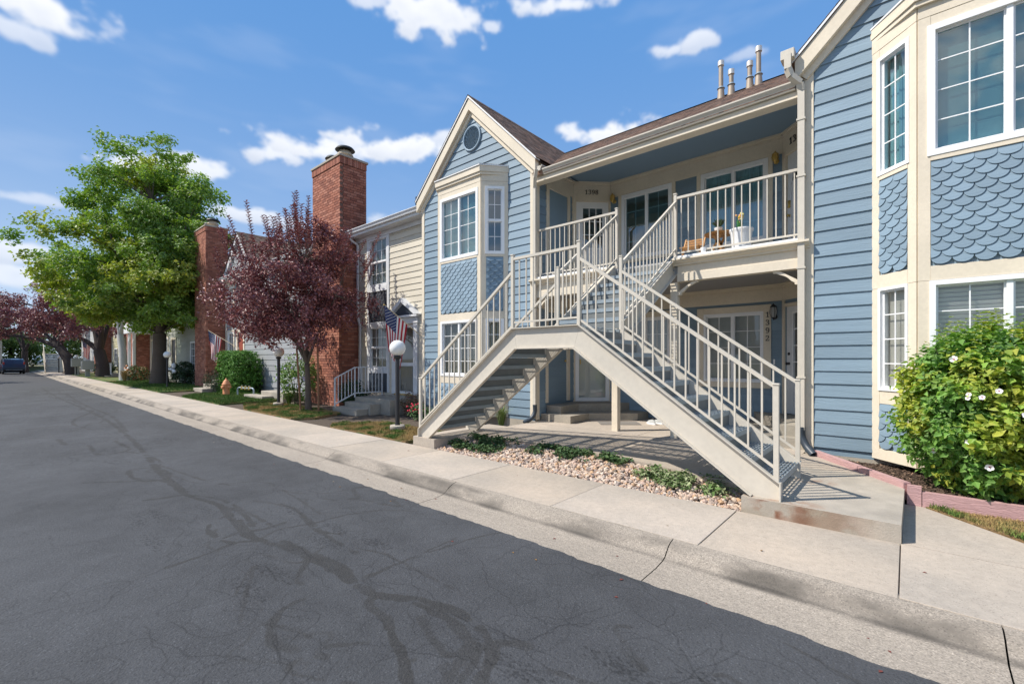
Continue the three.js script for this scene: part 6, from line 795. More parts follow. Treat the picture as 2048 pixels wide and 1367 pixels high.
function mailbox(x, z, h, label) { const B = thing('mailbox_cabinet', label, 'mailbox', [x, 0.14, z], 'grey cluster mailboxes'), m = mat(rgb(0.36, 0.37, 0.33), { roughness: 0.5 }); const o = (n, g) => { const q = shade(new THREE.Mesh(g, m)); q.name = n; B.add(q); }; o('pedestal', rbox(-0.12, 0.12, 0, h - 0.75, -0.15, 0.15, 0.01)); o('cabinet', rbox(-0.45, 0.45, h - 0.75, h, -0.38, 0.38, 0.02)); for (let i = 0; i < 4; i++) for (let j = 0; j < 3; j++) { o('mail_door', rbox(-0.40 + i * 0.205, -0.21 + i * 0.205, h - 0.7 + j * 0.225, h - 0.49 + j * 0.225, 0.37, 0.395, 0.004)); } }
mailbox(-57.6, -5.0, 1.55, 'grey mailbox cabinet on a pedestal, the taller of two'); mailbox(-52.4, -5.2, 1.35, 'grey mailbox cabinet on a pedestal, the shorter of two');
// flags
const flagTex = (() => { const c = document.createElement('canvas'); c.width = 760; c.height = 400; const k = c.getContext('2d'); for (let i = 0; i < 13; i++) { k.fillStyle = i % 2 ? '#e9e6e2' : '#a8152b'; k.fillRect(0, i * 400 / 13, 760, 400 / 13 + 1); } k.fillStyle = '#22305e'; k.fillRect(0, 0, 304, 400 * 7 / 13); k.fillStyle = '#f4f2ee'; for (let r = 0; r < 9; r++) for (let q = 0; q < (r % 2 ? 5 : 6); q++) { const x = 25 + (r % 2 ? 25 : 0) + q * 50.5, y = 21 + r * 21.6; k.beginPath(); for (let a = 0; a < 10; a++) { const t = a * Math.PI / 5 - Math.PI / 2, R = a % 2 ? 4 : 10; k.lineTo(x + Math.cos(t) * R, y + Math.sin(t) * R); } k.fill(); } const t = new THREE.CanvasTexture(c); t.colorSpace = THREE.SRGBColorSpace; return t; })();
function flag(label, a, b, size, fall, seed) { // pole from wall bracket a to tip b; the cloth hangs from the outer half of the pole
  const Fg = thing('flag', label, 'flag', a, 'flags hung from the porches'); const A = new THREE.Vector3(...a), Bv = new THREE.Vector3(...b).sub(A);
  const pole = shade(new THREE.Mesh(tube([[0, 0, 0], Bv.toArray()], 0.013, 8), mat(rgb(0.60, 0.48, 0.32), { roughness: 0.6 }))); pole.name = 'pole'; Fg.add(pole); const br = shade(new THREE.Mesh(rbox(-0.03, 0.03, -0.05, 0.05, -0.03, 0.03, 0.01), M.steel)); br.name = 'bracket'; Fg.add(br); const fn = new THREE.SphereGeometry(0.022, 10, 8); fn.translate(...Bv.toArray()); const f2 = shade(new THREE.Mesh(fin(fn), M.brass)); f2.name = 'finial'; Fg.add(f2);
  const nx = 40, ny = 30, P = [], U = [], I = [], hoist = Bv.clone().multiplyScalar(size / Bv.length()); const dir = new THREE.Vector3(fall[0], 0, fall[1]).normalize();
  for (let j = 0; j <= ny; j++) for (let i = 0; i <= nx; i++) { // i runs down the fly, j along the hoist from tip inward
    const u = i / nx, v = j / ny, top = Bv.clone().sub(hoist.clone().multiplyScalar(v)).multiplyScalar(1); const drop = u * size * 1.55, w = Math.sin(v * 9 + u * 3 + seed) * 0.05 * (0.3 + u) + Math.sin(v * 17 + seed * 2) * 0.02 * u; const squeeze = (v - 0.35) * -0.42 * u;
    const p = top.clone().add(new THREE.Vector3(0, -drop, 0)).add(hoist.clone().setY(0).multiplyScalar(-squeeze * 1.2)).add(dir.clone().multiplyScalar(w)); P.push(p.x, p.y, p.z); U.push(u, 1 - v); }
  for (let j = 0; j < ny; j++) for (let i = 0; i < nx; i++) { const o = j * (nx + 1) + i; I.push(o, o + 1, o + nx + 1, o + 1, o + nx + 2, o + nx + 1); }
  const g = new THREE.BufferGeometry(); g.setAttribute('position', new THREE.Float32BufferAttribute(P, 3)); g.setAttribute('uv', new THREE.Float32BufferAttribute(U, 2)); g.setIndex(I); g.computeVertexNormals(); const cloth = shade(new THREE.Mesh(g, new THREE.MeshPhysicalMaterial({ map: flagTex, side: THREE.DoubleSide, roughness: 0.85, transmission: 0.25, thickness: 0 }))); cloth.name = 'cloth'; Fg.add(cloth);
}
flag('striped flag hanging from a slanted pole beside the pedimented door', [-9.98, 2.05, -7.97], [-10.52, 3.07, -6.85], 0.80, [1, 1], 1);
flag('striped flag hanging beside the red door of the grey house', [-24.75, 2.15, -7.9], [-26.2, 3.05, -7.0], 0.85, [1, 1], 2.2);
flag('striped flag half hidden by the dark plum trees', [-66.5, 2.9, -7.9], [-64.8, 3.6, -6.0], 1.1, [1, 1], 3.3);

// ------------------------------------------------------------------ cars far down the street
function car(name, label, x, z, y, turn, paint, o = {}) {
  const C = thing(name, label, 'car', [x, y, z], 'parked cars'); C.rotation.y = turn; const add = (n, g, m, p = C) => { const q = shade(new THREE.Mesh(g, m)); q.name = n; p.add(q); return q; };
  const pm = new THREE.MeshPhysicalMaterial({ color: paint, roughness: 0.35, metalness: 0.3, clearcoat: 1, clearcoatRoughness: 0.08 }), L = 2.05, W = 0.86; // length runs along x, rear at +x
  const ext = (pts, w, bev) => { const s = new THREE.Shape(pts.map((p) => new THREE.Vector2(...p))), g = new THREE.ExtrudeGeometry(s, { depth: 2 * w - 2 * bev, bevelEnabled: true, bevelSize: bev, bevelThickness: bev, bevelSegments: 3 }); g.translate(0, 0, -w + bev); return fin(g); };
  add('body', ext([[L, 0.42], [L + 0.04, 0.75], [L - 0.05, 1.02], [0.9, 1.04], [-1.0, 1.0], [-1.95, 0.86], [-L - 0.02, 0.6], [-L, 0.32], [-1.75, 0.30], [1.75, 0.32]], W, 0.07), pm); add('cabin', ext([[L - 0.12, 1.0], [L - 0.42, 1.50], [1.1, 1.60], [-0.1, 1.58], [-0.55, 1.42], [-1.05, 1.0]], W - 0.08, 0.08), pm);
  add('rear_window', poly([[[L - 0.10, 1.06, -0.62], [L - 0.10, 1.06, 0.62], [L - 0.385, 1.44, 0.54], [L - 0.385, 1.44, -0.54]]]), mat(rgb(0.015, 0.02, 0.025), { roughness: 0.05 })); add('bumper', rbox(L - 0.1, L + 0.1, 0.36, 0.56, -0.8, 0.8, 0.05, 2), M.rubber); add('bumper_strip', rbox(L + 0.06, L + 0.115, 0.44, 0.49, -0.6, 0.6, 0.01), M.galv); add('licence_plate', rbox(L + 0.03, L + 0.055, 0.66, 0.78, -0.16, 0.16, 0.005), mat(rgb(0.75, 0.55, 0.5), {})); for (const s of [-1, 1]) { add('tail_light', rbox(L - 0.12, L + 0.02, 0.88, 1.30, s * 0.74 - 0.06, s * 0.74 + 0.06, 0.03), mat(rgb(0.35, 0.04, 0.03), { roughness: 0.25 })); add('side_window', poly([[[L - 0.55, 1.06, s * (W - 0.075)], [L - 0.68, 1.44, s * (W - 0.075)], [-0.35, 1.44, s * (W - 0.075)], [-0.8, 1.06, s * (W - 0.075)]]]), mat(rgb(0.015, 0.02, 0.025), { roughness: 0.05 })); add('headlight', rbox(-L - 0.03, -L + 0.12, 0.66, 0.80, s * 0.66 - 0.12, s * 0.66 + 0.12, 0.03), M.white); }
  add('windscreen', poly([[[-1.06, 1.03, -0.66], [-1.06, 1.03, 0.66], [-0.58, 1.40, 0.6], [-0.58, 1.40, -0.6]]]), mat(rgb(0.015, 0.02, 0.025), { roughness: 0.05 }));
  for (const x of [-1.3, 1.3]) for (const s of [-1, 1]) { const w = new THREE.Group(); w.name = 'wheel'; w.position.set(x, 0.33, s * 0.76); C.add(w); const t = new THREE.TorusGeometry(0.24, 0.095, 10, 24); add('tyre', fin(t), M.rubber, w); const rim = new THREE.CylinderGeometry(0.2, 0.2, 0.14, 18); rim.rotateX(Math.PI / 2); add('rim', fin(rim), M.galv, w); }
}
car('parked_car', 'dark blue hatchback seen from behind beside the kerb', -74, -1.25, 0.012, 0.06, rgb(0.03, 0.055, 0.10)); car('parked_car', 'dark red car half hidden behind the blue hatchback', -79, 0.9, 0.012, 0.06, rgb(0.16, 0.02, 0.02)); car('parked_car', 'white car parked on the grass bank beyond the far staircase', -96, -3.6, 0.55, Math.PI + 0.5, rgb(0.75, 0.76, 0.78));
{ const g = put(scene, 'grass_bank', hexa([[-104, -0.01, 2], [-88, -0.01, 1], [-88, -0.01, -8], [-104, -0.01, -8]], [[-104, 0.55, 1], [-92.5, 0.55, 0.5], [-92.5, 0.55, -8], [-104, 0.55, -8]]), mat(rgb(0.17, 0.16, 0.06), { roughness: 1, map: repeat(grainTex, 1) })); g.userData.kind = 'structure'; }

// ------------------------------------------------------------------ trees and shrubs
const leafMats = {};
const leafMat = (t = 0.3, rough = 0.75) => (leafMats[t + ',' + rough] ??= new THREE.MeshPhysicalMaterial({ color: rgb(1, 1, 1), vertexColors: true, side: THREE.DoubleSide, roughness: rough, transmission: t, thickness: 0 }));
class Leaves { // many small folded leaves collected into one crown
  constructor() { this.P = []; this.C = []; this.N = []; }
  leaf(p, dir, nrm, l, w, c) { // dir: tip direction, nrm: facing
    const s = new THREE.Vector3().crossVectors(dir, nrm).normalize().multiplyScalar(w / 2), n = nrm.clone().multiplyScalar(w * 0.22), m = p.clone().addScaledVector(dir, l * 0.45), t = p.clone().addScaledVector(dir, l).addScaledVector(nrm, -l * 0.12), a = m.clone().add(s).add(n), b = m.clone().sub(s).add(n);
    for (const q of [p, a, t, p, t, b]) { this.P.push(q.x, q.y, q.z); this.C.push(c[0], c[1], c[2]); }
  }
  build() { const g = new THREE.BufferGeometry(); g.setAttribute('position', new THREE.Float32BufferAttribute(this.P, 3)); g.setAttribute('color', new THREE.Float32BufferAttribute(this.C, 3)); g.computeVertexNormals(); return g; }
}
const rv = (r) => { const z = r() * 2 - 1, a = r() * 6.2832, q = Math.sqrt(1 - z * z); return new THREE.Vector3(q * Math.cos(a), z, q * Math.sin(a)); };
function clump(L, c, R, n, l, w, cols, r, out, flat = 1, o2 = 1) {
  for (let i = 0; i < n; i++) { const o = rv(r).multiplyScalar(R * Math.pow(r(), 0.5)); o.y *= flat; const p = c.clone().add(o), nrm = rv(r).multiplyScalar(0.75).add(new THREE.Vector3(0, 0.7, 0)).addScaledVector(out, 0.5).normalize(), d = rv(r); d.addScaledVector(nrm, -d.dot(nrm)).normalize(); d.y -= 0.25; d.normalize(); const k = cols[Math.floor(r() * cols.length)], v = (0.75 + r() * 0.5) * (o2 ?? 1), s = 0.5 + r() * 0.9; L.leaf(p, d, nrm, l * s, w * s, [k[0] * v, k[1] * v, k[2] * v]); }
}
function tree(name, label, x, z, y, o, group) {
  const T = thing(name, label, 'tree', [x, y, z], group), r = rng(o.seed), L = new Leaves(), wood = [], add = (n, g, m) => { const q = shade(new THREE.Mesh(g, m)); q.name = n; T.add(q); return q; };
  const fork = new THREE.Vector3(...o.fork), tips = [];
  add('trunk', tube(o.trunk ?? [[0, -0.1, 0], [fork.x * 0.3, fork.y * 0.5, fork.z * 0.3], fork.toArray()], o.trunkR, 12, 20), o.bark);
  for (const [dx, dy, dz, rx, ry, rz, n] of o.lobes) for (let j = 0, K = Math.max(2, Math.round(n / 8)); j < K; j++) { // boughs, each with its own layered clumps
    const d = rv(r), q = 0.40 + 0.60 * Math.pow(r(), 0.5), sc = new THREE.Vector3(dx + d.x * rx * q, dy + d.y * ry * q, dz + d.z * rz * q), sr = (o.subR ?? o.clumpR * 1.7) * (0.6 + r() * 0.8), out = new THREE.Vector3(d.x / rx, d.y / ry, d.z / rz).normalize();
    if (n3(sc.x * o.gap + o.seed, sc.y * o.gap, sc.z * o.gap) < -0.5) continue;
    const cols = o.tint ? o.tint(sc, d, r) : o.cols; if (r() < o.limbShare * 4) tips.push(sc);
    for (let i = 0; i < 8; i++) { const e = rv(r).multiplyScalar(sr * Math.pow(r(), 0.45)); e.y *= 0.6; const c = sc.clone().add(e); clump(L, c, o.clumpR * (0.55 + r() * 0.6), Math.round(o.per * (0.6 + r() * 0.8)), o.leaf[0], o.leaf[1], cols, r, e.clone().normalize().add(out).normalize(), o.flat ?? 0.8); }
  }
  for (const [bx0, by0, bz0, len, lean] of o.shoots ?? []) { const b = new THREE.Vector3(bx0, by0, bz0), d = new THREE.Vector3(lean[0], 1, lean[1]).normalize(); wood.push(tube([b.toArray(), b.clone().addScaledVector(d, len * 0.5).toArray(), b.clone().addScaledVector(d, len).toArray()], [0.012, 0.004], 4, 4)); const n = Math.round(len * 52); for (let i = 0; i < n; i++) { const t = i / n, p = b.clone().addScaledVector(d, len * (0.1 + 0.9 * t)), a = i * 2.4, dd = new THREE.Vector3(Math.cos(a), 0.55, Math.sin(a)).normalize(), nn = new THREE.Vector3(-Math.cos(a) * 0.5, 0.9, -Math.sin(a) * 0.5).normalize(), k = o.cols[Math.floor(r() * o.cols.length)], v = 0.8 + r() * 0.4; L.leaf(p, dd, nn, o.leaf[0] * 1.1, o.leaf[1] * 1.1, k.map((q) => q * v)); } }
  // limbs: a few main ones, each tip joined to the nearest
  const mains = (o.mains ?? []).map((m) => new THREE.Vector3(...m)); for (const m of mains) { const mid = fork.clone().lerp(m, 0.5); mid.y += fork.distanceTo(m) * 0.06; wood.push(tube([fork.clone().lerp(m, -0.04).toArray(), mid.toArray(), m.toArray()], [o.limbR, o.limbR * 0.6, o.limbR * 0.25], 8, 14)); }
  for (const t of tips) { let best = fork, bd = t.distanceTo(fork); for (const m of mains) for (const k of [0.45, 0.7, 1]) { const p = fork.clone().lerp(m, k); p.y += fork.distanceTo(m) * 0.06 * (1 - Math.abs(2 * k - 1)); const d = p.distanceTo(t); if (d < bd && p.y < t.y + 0.6) { bd = d; best = p; } } const mid = best.clone().lerp(t, 0.55); mid.y += bd * 0.08; wood.push(tube([best.toArray(), mid.toArray(), t.toArray()], [o.limbR * 0.30, o.limbR * 0.14, 0.006], 5, 6)); }
  if (wood.length) add('branches', join(wood), o.bark); const crown = add('crown', L.build(), leafMat(o.trans ?? 0.3, o.rough ?? 0.7)); return T;
}
const plumCols = [[0.24, 0.078, 0.085], [0.30, 0.095, 0.094], [0.18, 0.066, 0.080], [0.37, 0.125, 0.110], [0.21, 0.095, 0.112], [0.44, 0.19, 0.17]];
{
  const shoots = [], r = rng(70); for (let i = 0; i < 70; i++) { const a = r() * 6.3, q = Math.sqrt(r()) * 2.0; shoots.push([-0.3 + Math.cos(a) * q, 4.75 + r() * 0.4 - q * 0.5, 0.1 + Math.sin(a) * q, 0.35 + r() * 0.8, [Math.cos(a) * q * 0.25 + (r() - 0.5) * 0.3, Math.sin(a) * q * 0.25 + (r() - 0.5) * 0.3]]); } shoots.push([-0.5, 5.1, 0.1, 1.25, [-0.02, 0]], [-0.35, 5.0, 0.15, 1.2, [0.02, 0.1]], [-0.05, 5.0, 0, 1.1, [0.06, 0]], [-0.6, 5.0, 0, 1.0, [-0.1, 0.1]], [-0.9, 4.8, 0.1, 1.0, [-0.12, 0]], [-1.25, 4.3, 0.3, 1.1, [-0.2, 0]]);
  tree('plum_tree', 'young purple leaf plum tree beside the tall brick chimney', -12.81, -5.87, 0.15, { seed: 71, bark: M.bark, fork: [-0.05, 1.35, 0.02], trunkR: [0.10, 0.075, 0.065], mains: [[-1.5, 3.1, 0.5], [-0.7, 3.9, -0.5], [0.2, 4.2, 0.2], [1.0, 3.2, -0.3], [-0.3, 3.2, 0.9], [0.6, 2.7, 0.7], [-1.2, 2.5, -0.6]], limbR: 0.05, limbShare: 0.35, lobes: [[-0.55, 3.35, 0.35, 1.85, 1.35, 1.6, 440], [-0.3, 4.35, 0.1, 1.35, 1.0, 1.2, 190], [0.45, 2.75, -0.1, 1.2, 0.75, 1.15, 150], [-1.6, 3.05, 1.0, 1.15, 0.85, 1.05, 160], [0.6, 3.9, -0.1, 0.85, 0.95, 0.85, 80], [-1.1, 2.7, 0.7, 1.3, 0.6, 1.1, 120]], clumpR: 0.26, per: 40, subR: 0.55, leaf: [0.085, 0.045], cols: plumCols, gap: 0.55, shoots, flat: 0.9, trans: 0.22, rough: 0.5 }, 'purple leaf plum trees');
  for (const [sx, sz, tx, tz] of [[-0.22, 0.12, -0.30, 0.2], [0.30, -0.15, 0.34, -0.1]]) { const s = put(scene, 'tree_stake', tube([[-12.81 + sx, 0.1, -5.87 + sz], [-12.81 + tx, 1.95, -5.87 + tz]], 0.028, 8), M.stake); s.userData = { label: sx < 0 ? 'wooden stake leaning against the young plum tree, away from the chimney' : 'wooden stake between the young plum tree and the chimney', category: 'stake', group: 'tree stakes' }; }
  const yellowing = (c, d, q) => { const k = n3(c.x * 0.30, c.y * 0.30, c.z * 0.30 + 4) * 0.8 + (q() - 0.5) * 0.9; return k > 0.30 ? [[0.42, 0.50, 0.04], [0.36, 0.47, 0.04], [0.48, 0.50, 0.05]] : k > -0.1 ? [[0.24, 0.41, 0.035], [0.29, 0.45, 0.035], [0.34, 0.48, 0.035]] : [[0.19, 0.34, 0.034], [0.23, 0.38, 0.036], [0.27, 0.42, 0.036]]; };
  tree('pear_tree', 'tall broad green tree standing on the lawn in front of the sage house', -33.34, -6.42, 0.14, { seed: 72, bark: M.bark, fork: [0.1, 3.0, 0], trunkR: [0.52, 0.38, 0.33, 0.33], mains: [[-3.0, 7.5, 1], [-1.2, 10, -0.5], [0.8, 10.5, 0.5], [2.6, 8, -0.4], [3.3, 6.2, 0.8], [-3.4, 5.5, -0.8], [0, 7.5, 2], [-1, 6.5, -2]], limbR: 0.20, limbShare: 0.2, lobes: [[-0.8, 6.8, 0.6, 5.2, 3.4, 4.6, 560], [-0.7, 10.0, 0.5, 3.9, 3.2, 3.6, 440], [-0.6, 12.6, 0.3, 2.1, 1.9, 1.9, 110], [2.4, 6.0, -0.3, 2.6, 2.6, 2.6, 230], [-3.0, 5.6, 1.8, 2.6, 2.2, 2.4, 210], [2.7, 9.6, -0.6, 1.8, 2.0, 1.7, 80], [1.5, 12.0, -0.3, 1.3, 1.2, 1.2, 36], [0.3, 4.2, 0.8, 3.8, 1.3, 3.2, 150], [3.9, 8.2, -1.2, 1.2, 1.0, 1.2, 30]], clumpR: 0.55, per: 74, subR: 1.2, leaf: [0.17, 0.12], tint: yellowing, cols: [[0.06, 0.11, 0.02]], gap: 0.25, flat: 0.75, trans: 0.6 });
  tree('birch_tree', 'white barked birch leaning on the lawn beside the lamp post', -41.3, -5.98, 0.14, { seed: 73, bark: M.whitebark, fork: [-0.9, 3.2, 0.1], trunkR: [0.30, 0.22, 0.2], mains: [[-2.4, 4.6, 0], [-0.6, 6, 0.4], [0.4, 5.6, -0.2], [-1.6, 6.2, 0.3]], limbR: 0.14, limbShare: 0.2, lobes: [[-0.6, 6.4, 0, 2.6, 1.8, 2.2, 90]], clumpR: 0.5, per: 34, leaf: [0.14, 0.09], cols: [[0.05, 0.10, 0.016], [0.08, 0.13, 0.02]], gap: 0.3 });
  tree('plum_tree', 'large dark plum tree with a forked trunk behind the shorter mailbox', -50.6, -6.0, 0.14, { seed: 74, bark: M.darkbark, fork: [-0.6, 2.2, 0.2], trunkR: [0.55, 0.42, 0.38], mains: [[-4.0, 3.6, 1.8], [-2.5, 5.2, 0.6], [0.3, 5.4, 0], [-1.2, 6.0, -1]], limbR: 0.26, limbShare: 0.15, lobes: [[-2.2, 5.6, 0.8, 4.2, 2.2, 3.2, 210], [-4.8, 4.6, 2.0, 2.6, 1.5, 2.2, 70]], clumpR: 0.6, per: 44, leaf: [0.18, 0.11], cols: plumCols, gap: 0.3, trans: 0.2, rough: 0.5 }, 'purple leaf plum trees');
  tree('plum_tree', 'large dark plum tree leaning over the street beyond the mailboxes', -61.0, -5.0, 0.14, { seed: 75, bark: M.darkbark, fork: [-1.2, 2.6, 0.8], trunkR: [0.55, 0.42, 0.36], mains: [[-5.0, 5.0, 3.0], [-3, 6.5, 2], [0.2, 6.6, 0.6], [-6, 3.8, 4.4]], limbR: 0.26, limbShare: 0.15, lobes: [[-3.2, 6.6, 2.4, 5.0, 2.5, 3.4, 220], [-7.5, 5.0, 4.4, 3.0, 1.8, 2.6, 80]], clumpR: 0.65, per: 44, leaf: [0.2, 0.12], cols: plumCols, gap: 0.28, trans: 0.2, rough: 0.5 }, 'purple leaf plum trees');
  const g3 = [[0.09, 0.17, 0.026], [0.12, 0.21, 0.03], [0.17, 0.26, 0.04]];
  tree('broadleaf_tree', 'dark green tree at the end of the street behind the parked hatchback', -80.5, -2.4, 0.0, { seed: 76, bark: M.darkbark, fork: [0, 2.6, 0], trunkR: [0.4, 0.3, 0.28], mains: [[-2, 5, 1], [2, 5, -1], [0, 6, 0.5]], limbR: 0.2, limbShare: 0.1, lobes: [[0, 5.6, 0.8, 3.6, 2.8, 3.8, 170]], clumpR: 0.7, per: 36, leaf: [0.22, 0.15], cols: g3, gap: 0.3 }, 'trees beyond the street');
  tree('broadleaf_tree', 'street tree on the opposite side that throws shade on the road', -51, 6.2, 0, { seed: 79, bark: M.darkbark, fork: [0, 2.6, 0], trunkR: [0.3, 0.25, 0.22], mains: [[-2, 5, 1], [2, 5, -1], [0, 6, 0.5]], limbR: 0.16, limbShare: 0.1, lobes: [[0, 5.6, 0, 4.2, 2.6, 3.2, 150]], clumpR: 0.7, per: 34, leaf: [0.22, 0.15], cols: g3, gap: 0.3 }, 'trees beyond the street');
  for (const [i, x, z, h, w] of [[0, -105, -7.5, 9, 5], [1, -112, 3, 10, 6], [2, -98, -14, 10, 6], [3, -120, -18, 12, 8], [4, -118, 12, 11, 7], [5, -92, -1.5, 8, 5], [6, -100, 1.5, 11, 6], [7, -104, 8, 12, 7]]) tree('broadleaf_tree', ['green tree on the bank behind the white car', 'broad tree behind the green building at the street end', 'tall tree behind the white townhouse', 'wide tree far behind the row of townhouses', 'broad tree past the roof of the green building', 'low spreading tree between the green building and the white car', 'tall round tree above the green building roof', 'large tree behind the porch of the green building'][i], x, z, 0, { seed: 80 + i, bark: M.darkbark, fork: [0, h * 0.28, 0], trunkR: [0.45, 0.35, 0.3], mains: [[w * 0.3, h * 0.6, 0], [-w * 0.3, h * 0.6, 0.5], [0, h * 0.7, -0.5]], limbR: 0.22, limbShare: 0.05, lobes: [[0, h * 0.62, 0, w, h * 0.36, w * 0.8, 150], [0, h * 0.38, 0, w * 0.9, h * 0.2, w * 0.7, 70]], clumpR: 1.0, per: 30, leaf: [0.34, 0.22], cols: g3, gap: 0.2 }, 'trees beyond the street');
}
function shrub(name, label, x, z, y, o, group) { // leaves spread through a volume on short stems
  const T = thing(name, label, o.category ?? 'shrub', [x, y, z], group), r = rng(o.seed), L = new Leaves(), add = (n, g, m) => { const q = shade(new THREE.Mesh(g, m)); q.name = n; T.add(q); return q; };
  const stems = []; for (let i = 0; i < (o.stems ?? 8); i++) { const a = r() * 6.3, q = 0.5 + r() * 0.3; stems.push(tube([[Math.cos(a) * 0.06, -0.05, Math.sin(a) * 0.06], [Math.cos(a) * o.rx * 0.25, o.h * 0.4, Math.sin(a) * o.rz * 0.25], [Math.cos(a) * o.rx * q, o.h * (0.6 + r() * 0.3), Math.sin(a) * o.rz * q]], [0.014, 0.005], 5, 6)); } add('stems', join(stems), M.bark);
  for (let i = 0; i < o.n; i++) { let d = rv(r); const q = Math.pow(r(), 0.28), p = new THREE.Vector3(d.x * o.rx * q, o.h * (0.5 + 0.5 * d.y * q), d.z * o.rz * q); if (o.box) { const k = 16, m = Math.pow(Math.abs(d.x) ** k + Math.abs(d.y) ** k + Math.abs(d.z) ** k, -1 / k); p.set(d.x * m * o.rx * q, o.h * (0.5 + 0.5 * d.y * m * q), d.z * m * o.rz * q); } else { const b = 1 + 0.16 * n3(d.x * 2.2 + o.seed, d.y * 2.2, d.z * 2.2); p.x *= b; p.z *= b; if (o.gap && n3(p.x * o.gap + 3, p.y * o.gap, p.z * o.gap) < -0.45) continue; } const out = new THREE.Vector3(d.x, d.y * 0.8 + 0.2, d.z).normalize(); clump(L, p, o.cr, o.per, o.leaf[0], o.leaf[1], o.tint ? o.tint(p, r) : o.cols, r, out, 0.9); }
  for (let i = 0; i < (o.sprigs ?? 0); i++) { const a = r() * 6.3, q = r() * 0.85, b = new THREE.Vector3(Math.cos(a) * o.rx * q, o.h * (0.93 - 0.25 * q * q), Math.sin(a) * o.rz * q), d = new THREE.Vector3(Math.cos(a) * q * 0.6, 1, Math.sin(a) * q * 0.6).normalize(), len = 0.12 + r() * 0.20; for (let k = 0; k < 9; k++) { const p = b.clone().addScaledVector(d, len * k / 8), t = k * 2.4 + r(), dd = new THREE.Vector3(Math.cos(t), 0.2, Math.sin(t)).normalize(), c = (o.tint ? o.tint(p, r) : o.cols)[Math.floor(r() * 3)]; L.leaf(p, dd, new THREE.Vector3(-Math.cos(t) * 0.3, 1, -Math.sin(t) * 0.3).normalize(), o.leaf[0] * 0.9, o.leaf[1] * 0.9, c); } }
  add('foliage', L.build(), leafMat(o.trans ?? 0.3)); if (o.flowers) o.flowers(add, r); return T;
}
{ // the hibiscus with white flowers in front of the bay
  const fl = []; const petal = (c, R, out, r) => { const L = new Leaves(), u = new THREE.Vector3().crossVectors(out, new THREE.Vector3(0, 1, 0)).normalize(), v = new THREE.Vector3().crossVectors(u, out), a0 = r() * 6; for (let k = 0; k < 5; k++) { const at = (t, q) => { const a = a0 + k * 1.2566 + t; return c.clone().addScaledVector(u, Math.cos(a) * q * R).addScaledVector(v, Math.sin(a) * q * R).addScaledVector(out, R * (0.15 + 0.45 * q * q + 0.12 * Math.sin(t * 3 + k))); }; const rim = [[-0.78, 0.62], [-0.62, 0.95], [-0.2, 1.08], [0.22, 1.05], [0.6, 0.92], [0.78, 0.6]].map(([t, q]) => at(t, q)); for (let i = 0; i < 5; i++) for (const q of [c, rim[i], rim[i + 1]]) { L.P.push(q.x, q.y, q.z); L.C.push(0.82, 0.80, 0.79); } } const e = new Leaves(); for (let k = 0; k < 5; k++) { const a = k * 1.2566 + 0.5, d = u.clone().multiplyScalar(Math.cos(a)).addScaledVector(v, Math.sin(a)).addScaledVector(out, 0.5).normalize(); e.leaf(c.clone().addScaledVector(out, 0.008), d, out, R * 0.33, R * 0.3, [0.35, 0.02, 0.06]); } return [L.build(), e.build()]; };
  const hib = (p, r) => { const k = n3(p.x * 1.6, p.y * 1.6, p.z * 1.6 + 2) + (r() - 0.5) * 0.7 + (p.y - 0.9) * 0.08; return k > 0.20 ? [[0.42, 0.50, 0.035], [0.34, 0.46, 0.04], [0.50, 0.52, 0.04]] : k > -0.15 ? [[0.32, 0.50, 0.045], [0.38, 0.54, 0.05], [0.27, 0.46, 0.045]] : [[0.18, 0.38, 0.05], [0.21, 0.42, 0.05], [0.16, 0.33, 0.045]]; };
  const one = (x, z, rx, h, n, seed, label, nf) => shrub('hibiscus_bush', label, x, z, 0.24, { seed, rx, rz: rx * 0.9, h, n, per: 17, cr: 0.10, leaf: [0.062, 0.046], tint: hib, stems: 18, sprigs: 150, trans: 0.52, category: 'bush', flowers: (add, r) => { const w = mat(rgb(1, 1, 1), { vertexColors: true, side: THREE.DoubleSide, roughness: 0.8 }); for (let i = 0; i < nf; i++) { const a = -2.9 + r() * 3.4 + Math.PI / 2 + 0.35, q = -0.62 + r() * 1.35, c = new THREE.Vector3(Math.cos(a) * rx * 0.98 * Math.sqrt(1 - q * q * 0.75), h * (0.5 + 0.47 * q), Math.sin(a) * rx * 0.92 * Math.sqrt(1 - q * q * 0.75)), out = new THREE.Vector3(c.x, (c.y - h * 0.45) * 0.8, c.z).normalize(); out.add(new THREE.Vector3(-0.3, 0.1, 0.5)).normalize(); const [p, e] = petal(c.addScaledVector(out, 0.015), 0.017 + r() * 0.016, out, r); const f = new THREE.Group(); f.name = 'flower'; const m1 = shade(new THREE.Mesh(p, w)); m1.name = 'petals'; const m2 = shade(new THREE.Mesh(e, w)); m2.name = 'flower_eye'; f.add(m1, m2); return_parent.add(f); } } }, 'white hibiscus bushes');
  let return_parent = null; const shrubOld = shrub; const T0 = (x, z, rx, h, n, seed, label, nf) => { const holder = new THREE.Group(); return_parent = holder; const t = one(x, z, rx, h, n, seed, label, nf); for (const c of [...holder.children]) t.add(c); return t; };
  T0(0.62, -6.62, 0.70, 1.68, 1700, 501, 'green hibiscus bush with white flowers in front of the lower bay window', 30);
  T0(1.40, -6.72, 0.72, 1.84, 1100, 502, 'hibiscus bush next to the one by the bay corner, standing behind it along the bay', 14);
}
